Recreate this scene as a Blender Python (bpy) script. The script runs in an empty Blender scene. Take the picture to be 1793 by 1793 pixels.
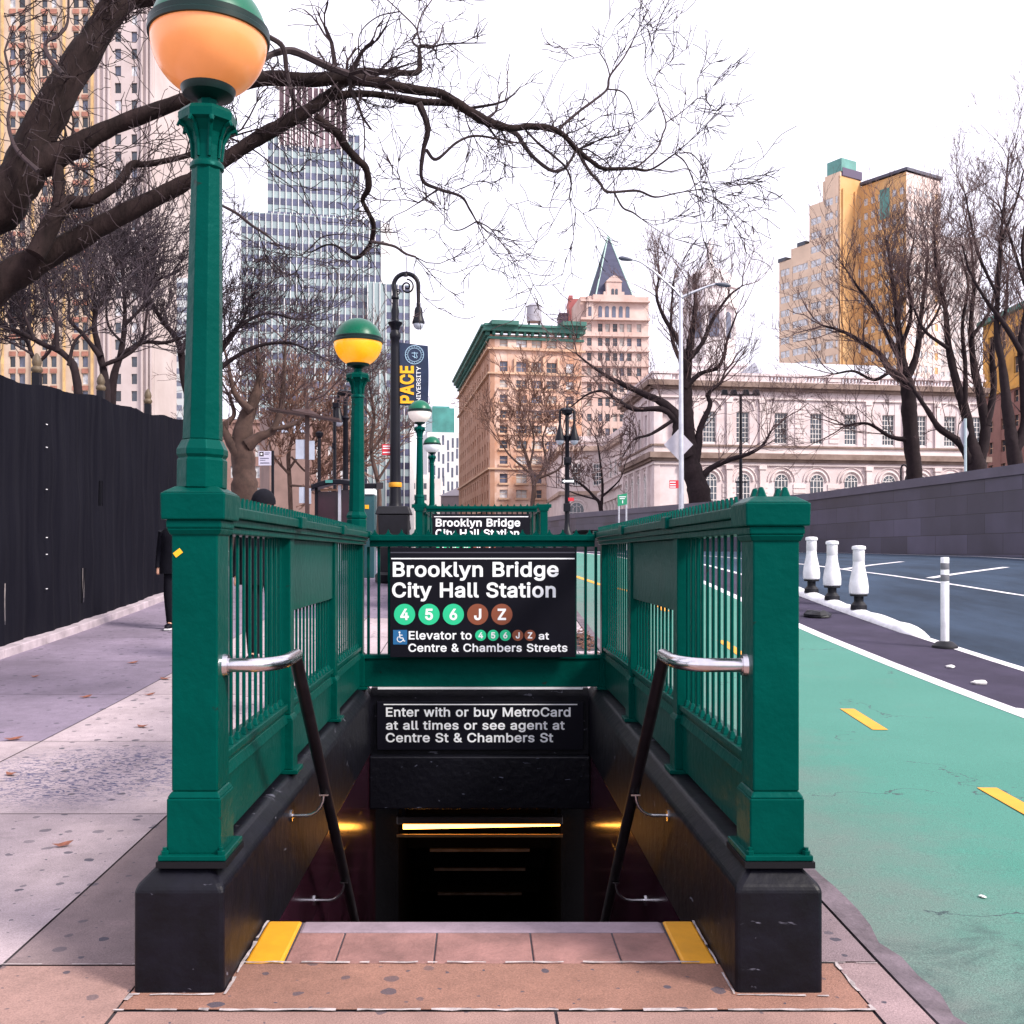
import bpy, math, random, json
import numpy as np
from mathutils import Vector, noise
from mathutils.geometry import delaunay_2d_cdt

SC = bpy.context.scene
COL = SC.collection
PI = math.pi

# ---------------------------------------------------------------- camera, sky, sun, exposure
F = 1850.0            # focal length in units of a 1793 px wide picture
H = 1.51              # eye height in metres
cam_data = bpy.data.cameras.new('camera')
cam = bpy.data.objects.new('camera', cam_data)
COL.objects.link(cam)
cam.location = (0, 0, H)
cam.rotation_euler = (PI / 2, 0, 0)
cam_data.sensor_width = 36.0
cam_data.lens = 36.0 * F / 1793.0
cam_data.shift_x = (896.5 - 840.0) / 1793.0
cam_data.shift_y = (970.0 - 896.5) / 1793.0
cam_data.clip_start = 0.05
cam_data.clip_end = 5000.0
SC.camera = cam

world = bpy.data.worlds.new('World')
SC.world = world
world.use_nodes = True
wt = world.node_tree
bg = wt.nodes['Background']
sky = wt.nodes.new('ShaderNodeTexSky')
sky.sky_type = 'NISHITA'
sky.sun_disc = False
SUN_EL, SUN_AZ = math.radians(40), math.radians(122)     # azimuth clockwise from +Y
sky.sun_elevation = SUN_EL
sky.sun_rotation = SUN_AZ
sky.air_density = 1.0
sky.dust_density = 2.5
mixc = wt.nodes.new('ShaderNodeMixRGB')                   # thin bright overcast veils the blue sky
mixc.inputs['Fac'].default_value = 0.86
wt.links.new(sky.outputs['Color'], mixc.inputs['Color1'])
mixc.inputs['Color2'].default_value = (8.6, 8.2, 9.4, 1)
wt.links.new(mixc.outputs['Color'], bg.inputs['Color'])
bg.inputs['Strength'].default_value = 0.1

sun_data = bpy.data.lights.new('sun', 'SUN')
sun_data.energy = 2.7
sun_data.angle = math.radians(14)
sun_data.color = (1.0, 0.93, 0.85)
sun = bpy.data.objects.new('sun', sun_data)
COL.objects.link(sun)
sd = Vector((math.sin(SUN_AZ) * math.cos(SUN_EL), math.cos(SUN_AZ) * math.cos(SUN_EL), math.sin(SUN_EL)))
sun.rotation_euler = sd.to_track_quat('Z', 'Y').to_euler()
sun.location = sd * 60

vs = SC.view_settings
vs.view_transform = 'Standard'
vs.look = 'None'
vs.gamma = 1.0
vs.use_curve_mapping = False
vs.exposure = 1.02
SC.cycles.max_bounces = 6
SC.cycles.sample_clamp_indirect = 4.0

# ---------------------------------------------------------------- mesh building
class MB:
    """collects geometry for ONE mesh"""
    def __init__(s):
        s.v, s.f, s.mi, s.cur = [], [], [], 0
    def add(s, vs_, fs):
        b = len(s.v)
        s.v += [tuple(p) for p in vs_]
        for q in fs:
            s.f.append(tuple(i + b for i in q)); s.mi.append(s.cur)
    def hexa(s, p):          # 8 points: bottom ring 0-3, top ring 4-7
        s.add(p, [(3, 2, 1, 0), (4, 5, 6, 7), (0, 1, 5, 4), (1, 2, 6, 5), (2, 3, 7, 6), (3, 0, 4, 7)])
    def box(s, x0, x1, y0, y1, z0, z1):
        s.hexa([(x0, y0, z0), (x1, y0, z0), (x1, y1, z0), (x0, y1, z0), (x0, y0, z1), (x1, y0, z1), (x1, y1, z1), (x0, y1, z1)])
    def frustum(s, cx, cy, z0, z1, a0, b0, a1, b1):   # half sizes bottom a0,b0, top a1,b1
        s.hexa([(cx - a0, cy - b0, z0), (cx + a0, cy - b0, z0), (cx + a0, cy + b0, z0), (cx - a0, cy + b0, z0),
                (cx - a1, cy - b1, z1), (cx + a1, cy - b1, z1), (cx + a1, cy + b1, z1), (cx - a1, cy + b1, z1)])
    def quad(s, a, b, c, d):
        s.add([a, b, c, d], [(0, 1, 2, 3)])
    def lathe(s, prof, c=(0, 0, 0), n=24, ph=0.0):     # prof: (r, z)
        cx, cy, cz = c
        pts, fs = [], []
        for r, z in prof:
            for k in range(n):
                a = 2 * PI * k / n + ph
                pts.append((cx + r * math.cos(a), cy + r * math.sin(a), cz + z))
        m = len(prof)
        for i in range(m - 1):
            for k in range(n):
                k2 = (k + 1) % n
                fs.append((i * n + k, i * n + k2, (i + 1) * n + k2, (i + 1) * n + k))
        fs.append(tuple(reversed(range(n))))
        fs.append(tuple(range((m - 1) * n, m * n)))
        s.add(pts, fs)
    def tube(s, pts, rad, n=8, caps=True, rough=0):
        P = [Vector(p) for p in pts]
        if not hasattr(rad, '__len__'):
            rad = [rad] * len(P)
        m = len(P)
        T = []
        for i in range(m):
            a = P[max(i - 1, 0)]; b = P[min(i + 1, m - 1)]
            t = b - a
            T.append(t.normalized() if t.length > 1e-9 else Vector((0, 0, 1)))
        up = Vector((0, 0, 1)) if abs(T[0].z) < 0.9 else Vector((1, 0, 0))
        N = T[0].cross(up).normalized()
        out, fs = [], []
        for i in range(m):
            N = (N - T[i] * N.dot(T[i]))
            N = N.normalized() if N.length > 1e-6 else T[i].orthogonal().normalized()
            B = T[i].cross(N)
            for k in range(n):
                a = 2 * PI * k / n
                v_ = N * math.cos(a) + B * math.sin(a); r_ = rad[i]
                if rough:
                    q_ = P[i] + v_ * r_; r_ *= 1 + rough * (noise.noise(q_ * 7) + .6 * noise.noise(q_ * 19))
                out.append(P[i] + v_ * r_)
        for i in range(m - 1):
            for k in range(n):
                k2 = (k + 1) % n
                fs.append((i * n + k, i * n + k2, (i + 1) * n + k2, (i + 1) * n + k))
        if caps:
            fs.append(tuple(reversed(range(n))))
            fs.append(tuple(range((m - 1) * n, m * n)))
        s.add(out, fs)
    def prism(s, poly, origin, ux, uy, depth):
        """polygon in the plane (ux, uy), extruded by vector depth"""
        o, ux, uy, d = Vector(origin), Vector(ux), Vector(uy), Vector(depth)
        a = [o + ux * p[0] + uy * p[1] for p in poly]
        n = len(a)
        s.add(a + [p + d for p in a], [tuple(reversed(range(n))), tuple(range(n, 2 * n))] +
              [(i, (i + 1) % n, n + (i + 1) % n, n + i) for i in range(n)])

ORG = {}
def empty(name, loc=(0, 0, 0)):
    o = bpy.data.objects.new(name, None)
    o.empty_display_size = 0.2
    COL.objects.link(o)
    o.location = loc
    ORG[o.name] = Vector(loc)
    return o

def obj(name, mb, mat, parent=None, smooth=None, bevel=0, seg=2, origin=None, label=None):
    """links the collected geometry as ONE mesh object; coordinates are world coordinates"""
    og = ORG[parent.name] if parent else Vector(origin or (0, 0, 0))
    me = bpy.data.meshes.new(name)
    V = np.array(mb.v, dtype=float).reshape(-1, 3) - np.array(og)
    me.from_pydata(V.tolist(), [], mb.f)
    mats = mat if isinstance(mat, (list, tuple)) else [mat]
    for m in mats:
        me.materials.append(m)
    if len(mats) > 1:
        me.polygons.foreach_set('material_index', mb.mi)
    if smooth is not None:
        me.polygons.foreach_set('use_smooth', [True] * len(me.polygons))
        me.set_sharp_from_angle(angle=math.radians(smooth))
    me.update()
    o = bpy.data.objects.new(name, me)
    COL.objects.link(o)
    if parent:
        o.parent = parent
    else:
        o.location = og
    ORG[o.name] = og
    if bevel:
        b = o.modifiers.new('bevel', 'BEVEL')
        b.width = bevel; b.segments = seg; b.limit_method = 'ANGLE'; b.angle_limit = math.radians(40)
        b.harden_normals = False
    if label:
        o['label'] = label
    return o

def tag(o, label, cat, group=None, kind=None):
    o['label'] = label; o['category'] = cat
    if group: o['group'] = group
    if kind: o['kind'] = kind
    return o
def thing(name, loc, label, cat, group=None):
    return tag(empty(name, loc), label, cat, group)
def struct(o):
    o['kind'] = 'structure'
    return o
def copy_tree(o, parent=None):
    c = o.copy(); COL.objects.link(c)
    ORG[c.name] = ORG[o.name]
    if parent: c.parent = parent
    for ch in list(o.children):
        copy_tree(ch, c)
    return c

# ---------------------------------------------------------------- where things are
_d = np.array([0, 3, 4, 5, 6, 7, 8, 9, 10, 12, 14, 16, 18, 20, 23, 26, 30, 35, 45, 60, 100, 150, 400]) * F / 1500
_z = np.array([0, 0, .023, .052, .087, .128, .175, .228, .287, .423, .583, .767, .94, 1.09, 1.26, 1.37, 1.47, 1.55, 1.68, 1.8, 2.0, 2.2, 2.5])
def gz(y):                                   # the pavement climbs away from the stair
    return float(np.interp(y, _d, _z))
def XP(px, Y): return (px - 840.0) / F * Y
def ZP(py, Y): return H - (py - 970.0) / F * Y
def at(px, py, Y): return Vector((XP(px, Y), Y, ZP(py, Y)))

# ---------------------------------------------------------------- materials
def pm(name, col, rough=0.6, metal=0.0, var=0.0, vscale=4.0, bump=0.0, bscale=30.0, emis=None, es=0.0,
       spec=0.5, col2=None, stretch=None, trans=0.0, coat=0.0):
    m = bpy.data.materials.new(name)
    m.use_nodes = True
    nt = m.node_tree; N = nt.nodes; L = nt.links
    p = N['Principled BSDF']
    p.inputs['Base Color'].default_value = (*col, 1)
    p.inputs['Roughness'].default_value = rough
    p.inputs['Metallic'].default_value = metal
    p.inputs['Specular IOR Level'].default_value = spec
    p.inputs['Transmission Weight'].default_value = trans
    p.inputs['Coat Weight'].default_value = coat
    if emis:
        p.inputs['Emission Color'].default_value = (*emis, 1)
        p.inputs['Emission Strength'].default_value = es
    if var or bump:
        tc = N.new('ShaderNodeTexCoord')
        src = tc.outputs['Object']
        if stretch:
            mp = N.new('ShaderNodeMapping'); mp.inputs['Scale'].default_value = stretch
            L.new(src, mp.inputs['Vector']); src = mp.outputs['Vector']
    if var:
        nz = N.new('ShaderNodeTexNoise'); nz.inputs['Scale'].default_value = vscale
        nz.inputs['Detail'].default_value = 6; nz.inputs['Roughness'].default_value = 0.65
        L.new(src, nz.inputs['Vector'])
        rp = N.new('ShaderNodeValToRGB')
        c2 = col2 or tuple(min(1, c * (1 + var)) for c in col)
        c1 = tuple(c * (1 - var) for c in col) if not col2 else col
        rp.color_ramp.elements[0].position = 0.32; rp.color_ramp.elements[1].position = 0.68
        rp.color_ramp.elements[0].color = (*c1, 1); rp.color_ramp.elements[1].color = (*c2, 1)
        L.new(nz.outputs['Fac'], rp.inputs['Fac'])
        L.new(rp.outputs['Color'], p.inputs['Base Color'])
    if bump:
        nb = N.new('ShaderNodeTexNoise'); nb.inputs['Scale'].default_value = bscale; nb.inputs['Detail'].default_value = 4
        L.new(src, nb.inputs['Vector'])
        bp = N.new('ShaderNodeBump'); bp.inputs['Strength'].default_value = bump; bp.inputs['Distance'].default_value = 0.01
        L.new(nb.outputs['Fac'], bp.inputs['Height'])
        L.new(bp.outputs['Normal'], p.inputs['Normal'])
    return m

def brick_mat(name, col, mortar, bw, bh, rough=0.7, var=0.12, off=0.5, msize=0.01, rot=None, bump=0.3, wall=True, nscale=1.5, spec=0.5):
    """coursed masonry or tile laid on upright faces (x+y runs along, z is up)"""
    m = bpy.data.materials.new(name); m.use_nodes = True
    nt = m.node_tree; N = nt.nodes; L = nt.links; p = N['Principled BSDF']
    tc = N.new('ShaderNodeTexCoord')
    sx = N.new('ShaderNodeSeparateXYZ'); L.new(tc.outputs['Object'], sx.inputs['Vector'])
    ad = N.new('ShaderNodeMath'); ad.operation = 'ADD'
    L.new(sx.outputs['X'], ad.inputs[0]); L.new(sx.outputs['Y'], ad.inputs[1])
    cb = N.new('ShaderNodeCombineXYZ')
    L.new(ad.outputs[0], cb.inputs['X']); L.new(sx.outputs['Z'], cb.inputs['Y'])
    bt = N.new('ShaderNodeTexBrick')
    bt.inputs['Scale'].default_value = 1.0
    bt.inputs['Brick Width'].default_value = bw; bt.inputs['Row Height'].default_value = bh
    bt.inputs['Mortar Size'].default_value = msize; bt.inputs['Mortar Smooth'].default_value = 0.3
    bt.offset = off
    bt.inputs['Color1'].default_value = (*[c * (1 - var) for c in col], 1)
    bt.inputs['Color2'].default_value = (*[min(1, c * (1 + var)) for c in col], 1)
    bt.inputs['Mortar'].default_value = (*mortar, 1)
    L.new(cb.outputs[0], bt.inputs['Vector'])
    nz = N.new('ShaderNodeTexNoise'); nz.inputs['Scale'].default_value = nscale; nz.inputs['Detail'].default_value = 6
    L.new(tc.outputs['Object'], nz.inputs['Vector'])
    mr = N.new('ShaderNodeMapRange'); mr.inputs['From Min'].default_value = 0.3; mr.inputs['From Max'].default_value = 0.7
    mr.inputs['To Min'].default_value = 0.72; mr.inputs['To Max'].default_value = 1.2
    L.new(nz.outputs['Fac'], mr.inputs['Value'])
    mx = N.new('ShaderNodeVectorMath'); mx.operation = 'SCALE'
    L.new(bt.outputs['Color'], mx.inputs[0]); L.new(mr.outputs[0], mx.inputs['Scale'])
    L.new(mx.outputs['Vector'], p.inputs['Base Color'])
    p.inputs['Roughness'].default_value = rough
    p.inputs['Specular IOR Level'].default_value = spec
    bp = N.new('ShaderNodeBump'); bp.inputs['Strength'].default_value = bump; bp.inputs['Distance'].default_value = 0.01
    bp.invert = True
    L.new(bt.outputs['Fac'], bp.inputs['Height']); L.new(bp.outputs['Normal'], p.inputs['Normal'])
    return m

def scuffs(m, base, col, thr=.70, scale=22, stretch=(.6, .6, 1.5)):
    n, l = m.node_tree.nodes, m.node_tree.links
    t = n.new('ShaderNodeTexCoord'); q = n.new('ShaderNodeMapping'); q.inputs['Scale'].default_value = stretch; l.new(t.outputs['Object'], q.inputs['Vector'])
    z = n.new('ShaderNodeTexNoise'); z.inputs['Scale'].default_value = scale; z.inputs['Detail'].default_value = 4; z.inputs['Distortion'].default_value = .6; l.new(q.outputs[0], z.inputs['Vector'])
    r = n.new('ShaderNodeValToRGB'); r.color_ramp.elements[0].position = thr; r.color_ramp.elements[1].position = thr + .035
    r.color_ramp.elements[0].color = (0, 0, 0, 1); r.color_ramp.elements[1].color = (1, 1, 1, 1); l.new(z.outputs['Fac'], r.inputs['Fac'])
    x = n.new('ShaderNodeMixRGB'); x.inputs['Color2'].default_value = (*col, 1); l.new(r.outputs[0], x.inputs['Fac'])
    p = n['Principled BSDF']; bc = p.inputs['Base Color']
    if bc.links: l.new(bc.links[0].from_socket, x.inputs['Color1'])
    else: x.inputs['Color1'].default_value = (*base, 1)
    l.new(x.outputs[0], bc)
M = {}
M['green'] = pm('green_paint', (0.0001, 0.0490, 0.0385), 0.36, spec=0.13, var=0.14, vscale=2.4, bump=0.42, bscale=19)
M['dome'] = pm('green_glass', (0.0, 0.105, 0.055), 0.34, spec=.3, var=0.08, vscale=3)
M['rim'] = pm('dark_green_metal', (0.001, 0.016, 0.014), 0.4, spec=0.3)
M['black'] = pm('black_painted_concrete', (0.0028, 0.0028, 0.0062), 0.46, spec=0.20, var=0.5, vscale=7, bump=0.55, bscale=11)
M['green'].node_tree.nodes['Principled BSDF'].inputs['Specular Tint'].default_value = (.12, .85, .78, 1)
scuffs(M['black'], (0, 0, 0), (.11, .11, .14), .70, 15)
scuffs(M['green'], (0, 0, 0), (.012, .022, .018), .715, 9, (1, 1, 1.6))
M['iron'] = pm('black_iron', (0.004, 0.004, 0.0085), 0.42, spec=0.22, var=0.2, vscale=8)
M['signblack'] = pm('sign_black', (0.0034, 0.0032, 0.0078), 0.55, spec=0.15, var=0.2, vscale=3)
M['white'] = pm('white_vinyl', (0.86, 0.88, 0.90), 0.5, var=0.03, vscale=9)
M['bgreen'] = pm('bullet_green', (0.015, 0.55, 0.26), 0.5)
M['bbrown'] = pm('bullet_brown', (0.23, 0.06, 0.025), 0.5)
M['bblue'] = pm('sign_blue', (0.01, 0.12, 0.30), 0.5)
M['chrome'] = pm('steel', (0.62, 0.60, 0.63), 0.22, 1.0, var=0.12, vscale=12)
M['darkbar'] = pm('worn_dark_steel', (0.013, 0.009, 0.012), 0.36, 0.1, spec=0.28, var=0.4, vscale=7)
M['shim'] = pm('shim', (0.004, 0.004, 0.006), 0.6, spec=0.2)
M['yellow'] = pm('yellow_paint', (0.66, 0.295, 0.008), 0.55, var=0.12, vscale=6)
M['yline'] = pm('yellow_line_paint', (0.70, 0.30, 0.010), 0.6, var=0.12, vscale=3, bump=0.2, bscale=60)
M['wline'] = pm('white_line_paint', (0.66, 0.63, 0.66), 0.65, var=0.22, vscale=2.2, bump=0.2, bscale=60)
M['mortar'] = pm('white_mortar', (0.37, 0.32, 0.32), 0.9, var=0.5, vscale=14, bump=0.6, bscale=40)
M['rubber'] = pm('black_rubber', (0.006, 0.006, 0.010), 0.55, spec=0.3, var=0.3, vscale=6)
M['plasticw'] = pm('white_plastic', (0.72, 0.72, 0.74), 0.42, var=0.16, vscale=5)
M['bandgrey'] = pm('grey_reflective_band', (0.16, 0.16, 0.18), 0.35)
M['cloth'] = pm('black_screen_cloth', (0.0030, 0.0029, 0.0066), 0.85, spec=0.08, var=0.55, vscale=6, col2=(0.0078, 0.0076, 0.0125), stretch=(1, 1.3, .05), bump=0.5, bscale=9.0)
M['gold'] = pm('old_gold', (0.10, 0.07, 0.04), 0.6, 0.1, var=0.3, vscale=9)
M['bark'] = pm('bark', (0.0195, 0.012, 0.0118), 0.9, spec=0.15, var=0.5, vscale=9, bump=1.0, bscale=38, stretch=(1, 1, 0.35))
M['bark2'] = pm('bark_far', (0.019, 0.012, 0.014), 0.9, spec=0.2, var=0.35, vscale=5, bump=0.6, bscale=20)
M['barkred'] = pm('bark_reddish', (0.066, 0.037, 0.029), 0.9, var=0.35, vscale=5)
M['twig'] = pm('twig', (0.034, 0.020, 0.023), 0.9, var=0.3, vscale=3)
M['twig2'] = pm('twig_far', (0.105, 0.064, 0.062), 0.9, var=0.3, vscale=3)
M['twigdark'] = pm('twig_dark', (0.030, 0.019, 0.026), 0.9, var=0.3, vscale=3)
M['twigred'] = pm('twig_reddish', (0.16, 0.085, 0.062), 0.9, var=0.3, vscale=3)
M['glass'] = pm('window_glass', (0.030, 0.040, 0.055), 0.08, var=0.5, vscale=0.7, spec=0.8)
M['glassb'] = pm('window_glass_blue', (0.085, 0.095, 0.14), 0.12, var=0.35, vscale=0.5, spec=0.6)
M['glassl'] = pm('window_glass_pale', (0.52, 0.53, 0.55), 0.2, var=0.4, vscale=1.2)
M['blind'] = pm('window_blind', (0.40, 0.38, 0.36), 0.6, var=0.2, vscale=1)
M['glassd'] = pm('window_glass_dark', (0.012, 0.014, 0.020), 0.1, spec=0.7)
M['framew'] = pm('white_window_frame', (0.70, 0.66, 0.64), 0.6)
M['galv'] = pm('galvanised_steel', (0.52, 0.53, 0.58), 0.38, 0.6, var=0.15, vscale=4)
M['signback'] = pm('sign_back_aluminium', (0.47, 0.44, 0.49), 0.5, 0.2, var=0.1, vscale=4)
M['red'] = pm('red_sign', (0.55, 0.02, 0.035), 0.5)
M['hwygreen'] = pm('highway_green', (0.01, 0.24, 0.12), 0.5)
M['navy'] = pm('navy_cloth', (0.010, 0.022, 0.060), 0.75, var=0.25, vscale=3, bump=0.3, bscale=6)
M['bannery'] = pm('banner_yellow', (0.85, 0.42, 0.01), 0.7)
M['bannerp'] = pm('banner_pale_blue', (0.36, 0.55, 0.70), 0.7)
M['brownpost'] = pm('brown_steel', (0.055, 0.026, 0.024), 0.55, var=0.2, vscale=5)
M['maroonp'] = pm('dark_maroon_panel', (0.030, 0.010, 0.018), 0.25, var=0.3, vscale=1)
M['skin'] = pm('skin', (0.48, 0.26, 0.18), 0.55)
M['coat'] = pm('black_coat', (0.005, 0.005, 0.009), 0.85, spec=0.15, var=0.3, vscale=6, bump=0.4, bscale=12)
M['shoew'] = pm('shoe_sole', (0.6, 0.6, 0.62), 0.6)
M['teal'] = pm('teal_glass', (0.05, 0.22, 0.20), 0.3, var=0.3, vscale=0.2)
M['paper'] = pm('paper', (0.7, 0.68, 0.66), 0.8)
M['leaf'] = pm('dry_leaf', (0.22, 0.075, 0.045), 0.8, var=0.4, vscale=30)
M['litter'] = pm('leaf_litter', (0.13, 0.055, 0.035), 0.9, var=0.5, vscale=12, bump=0.8, bscale=30)

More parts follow.
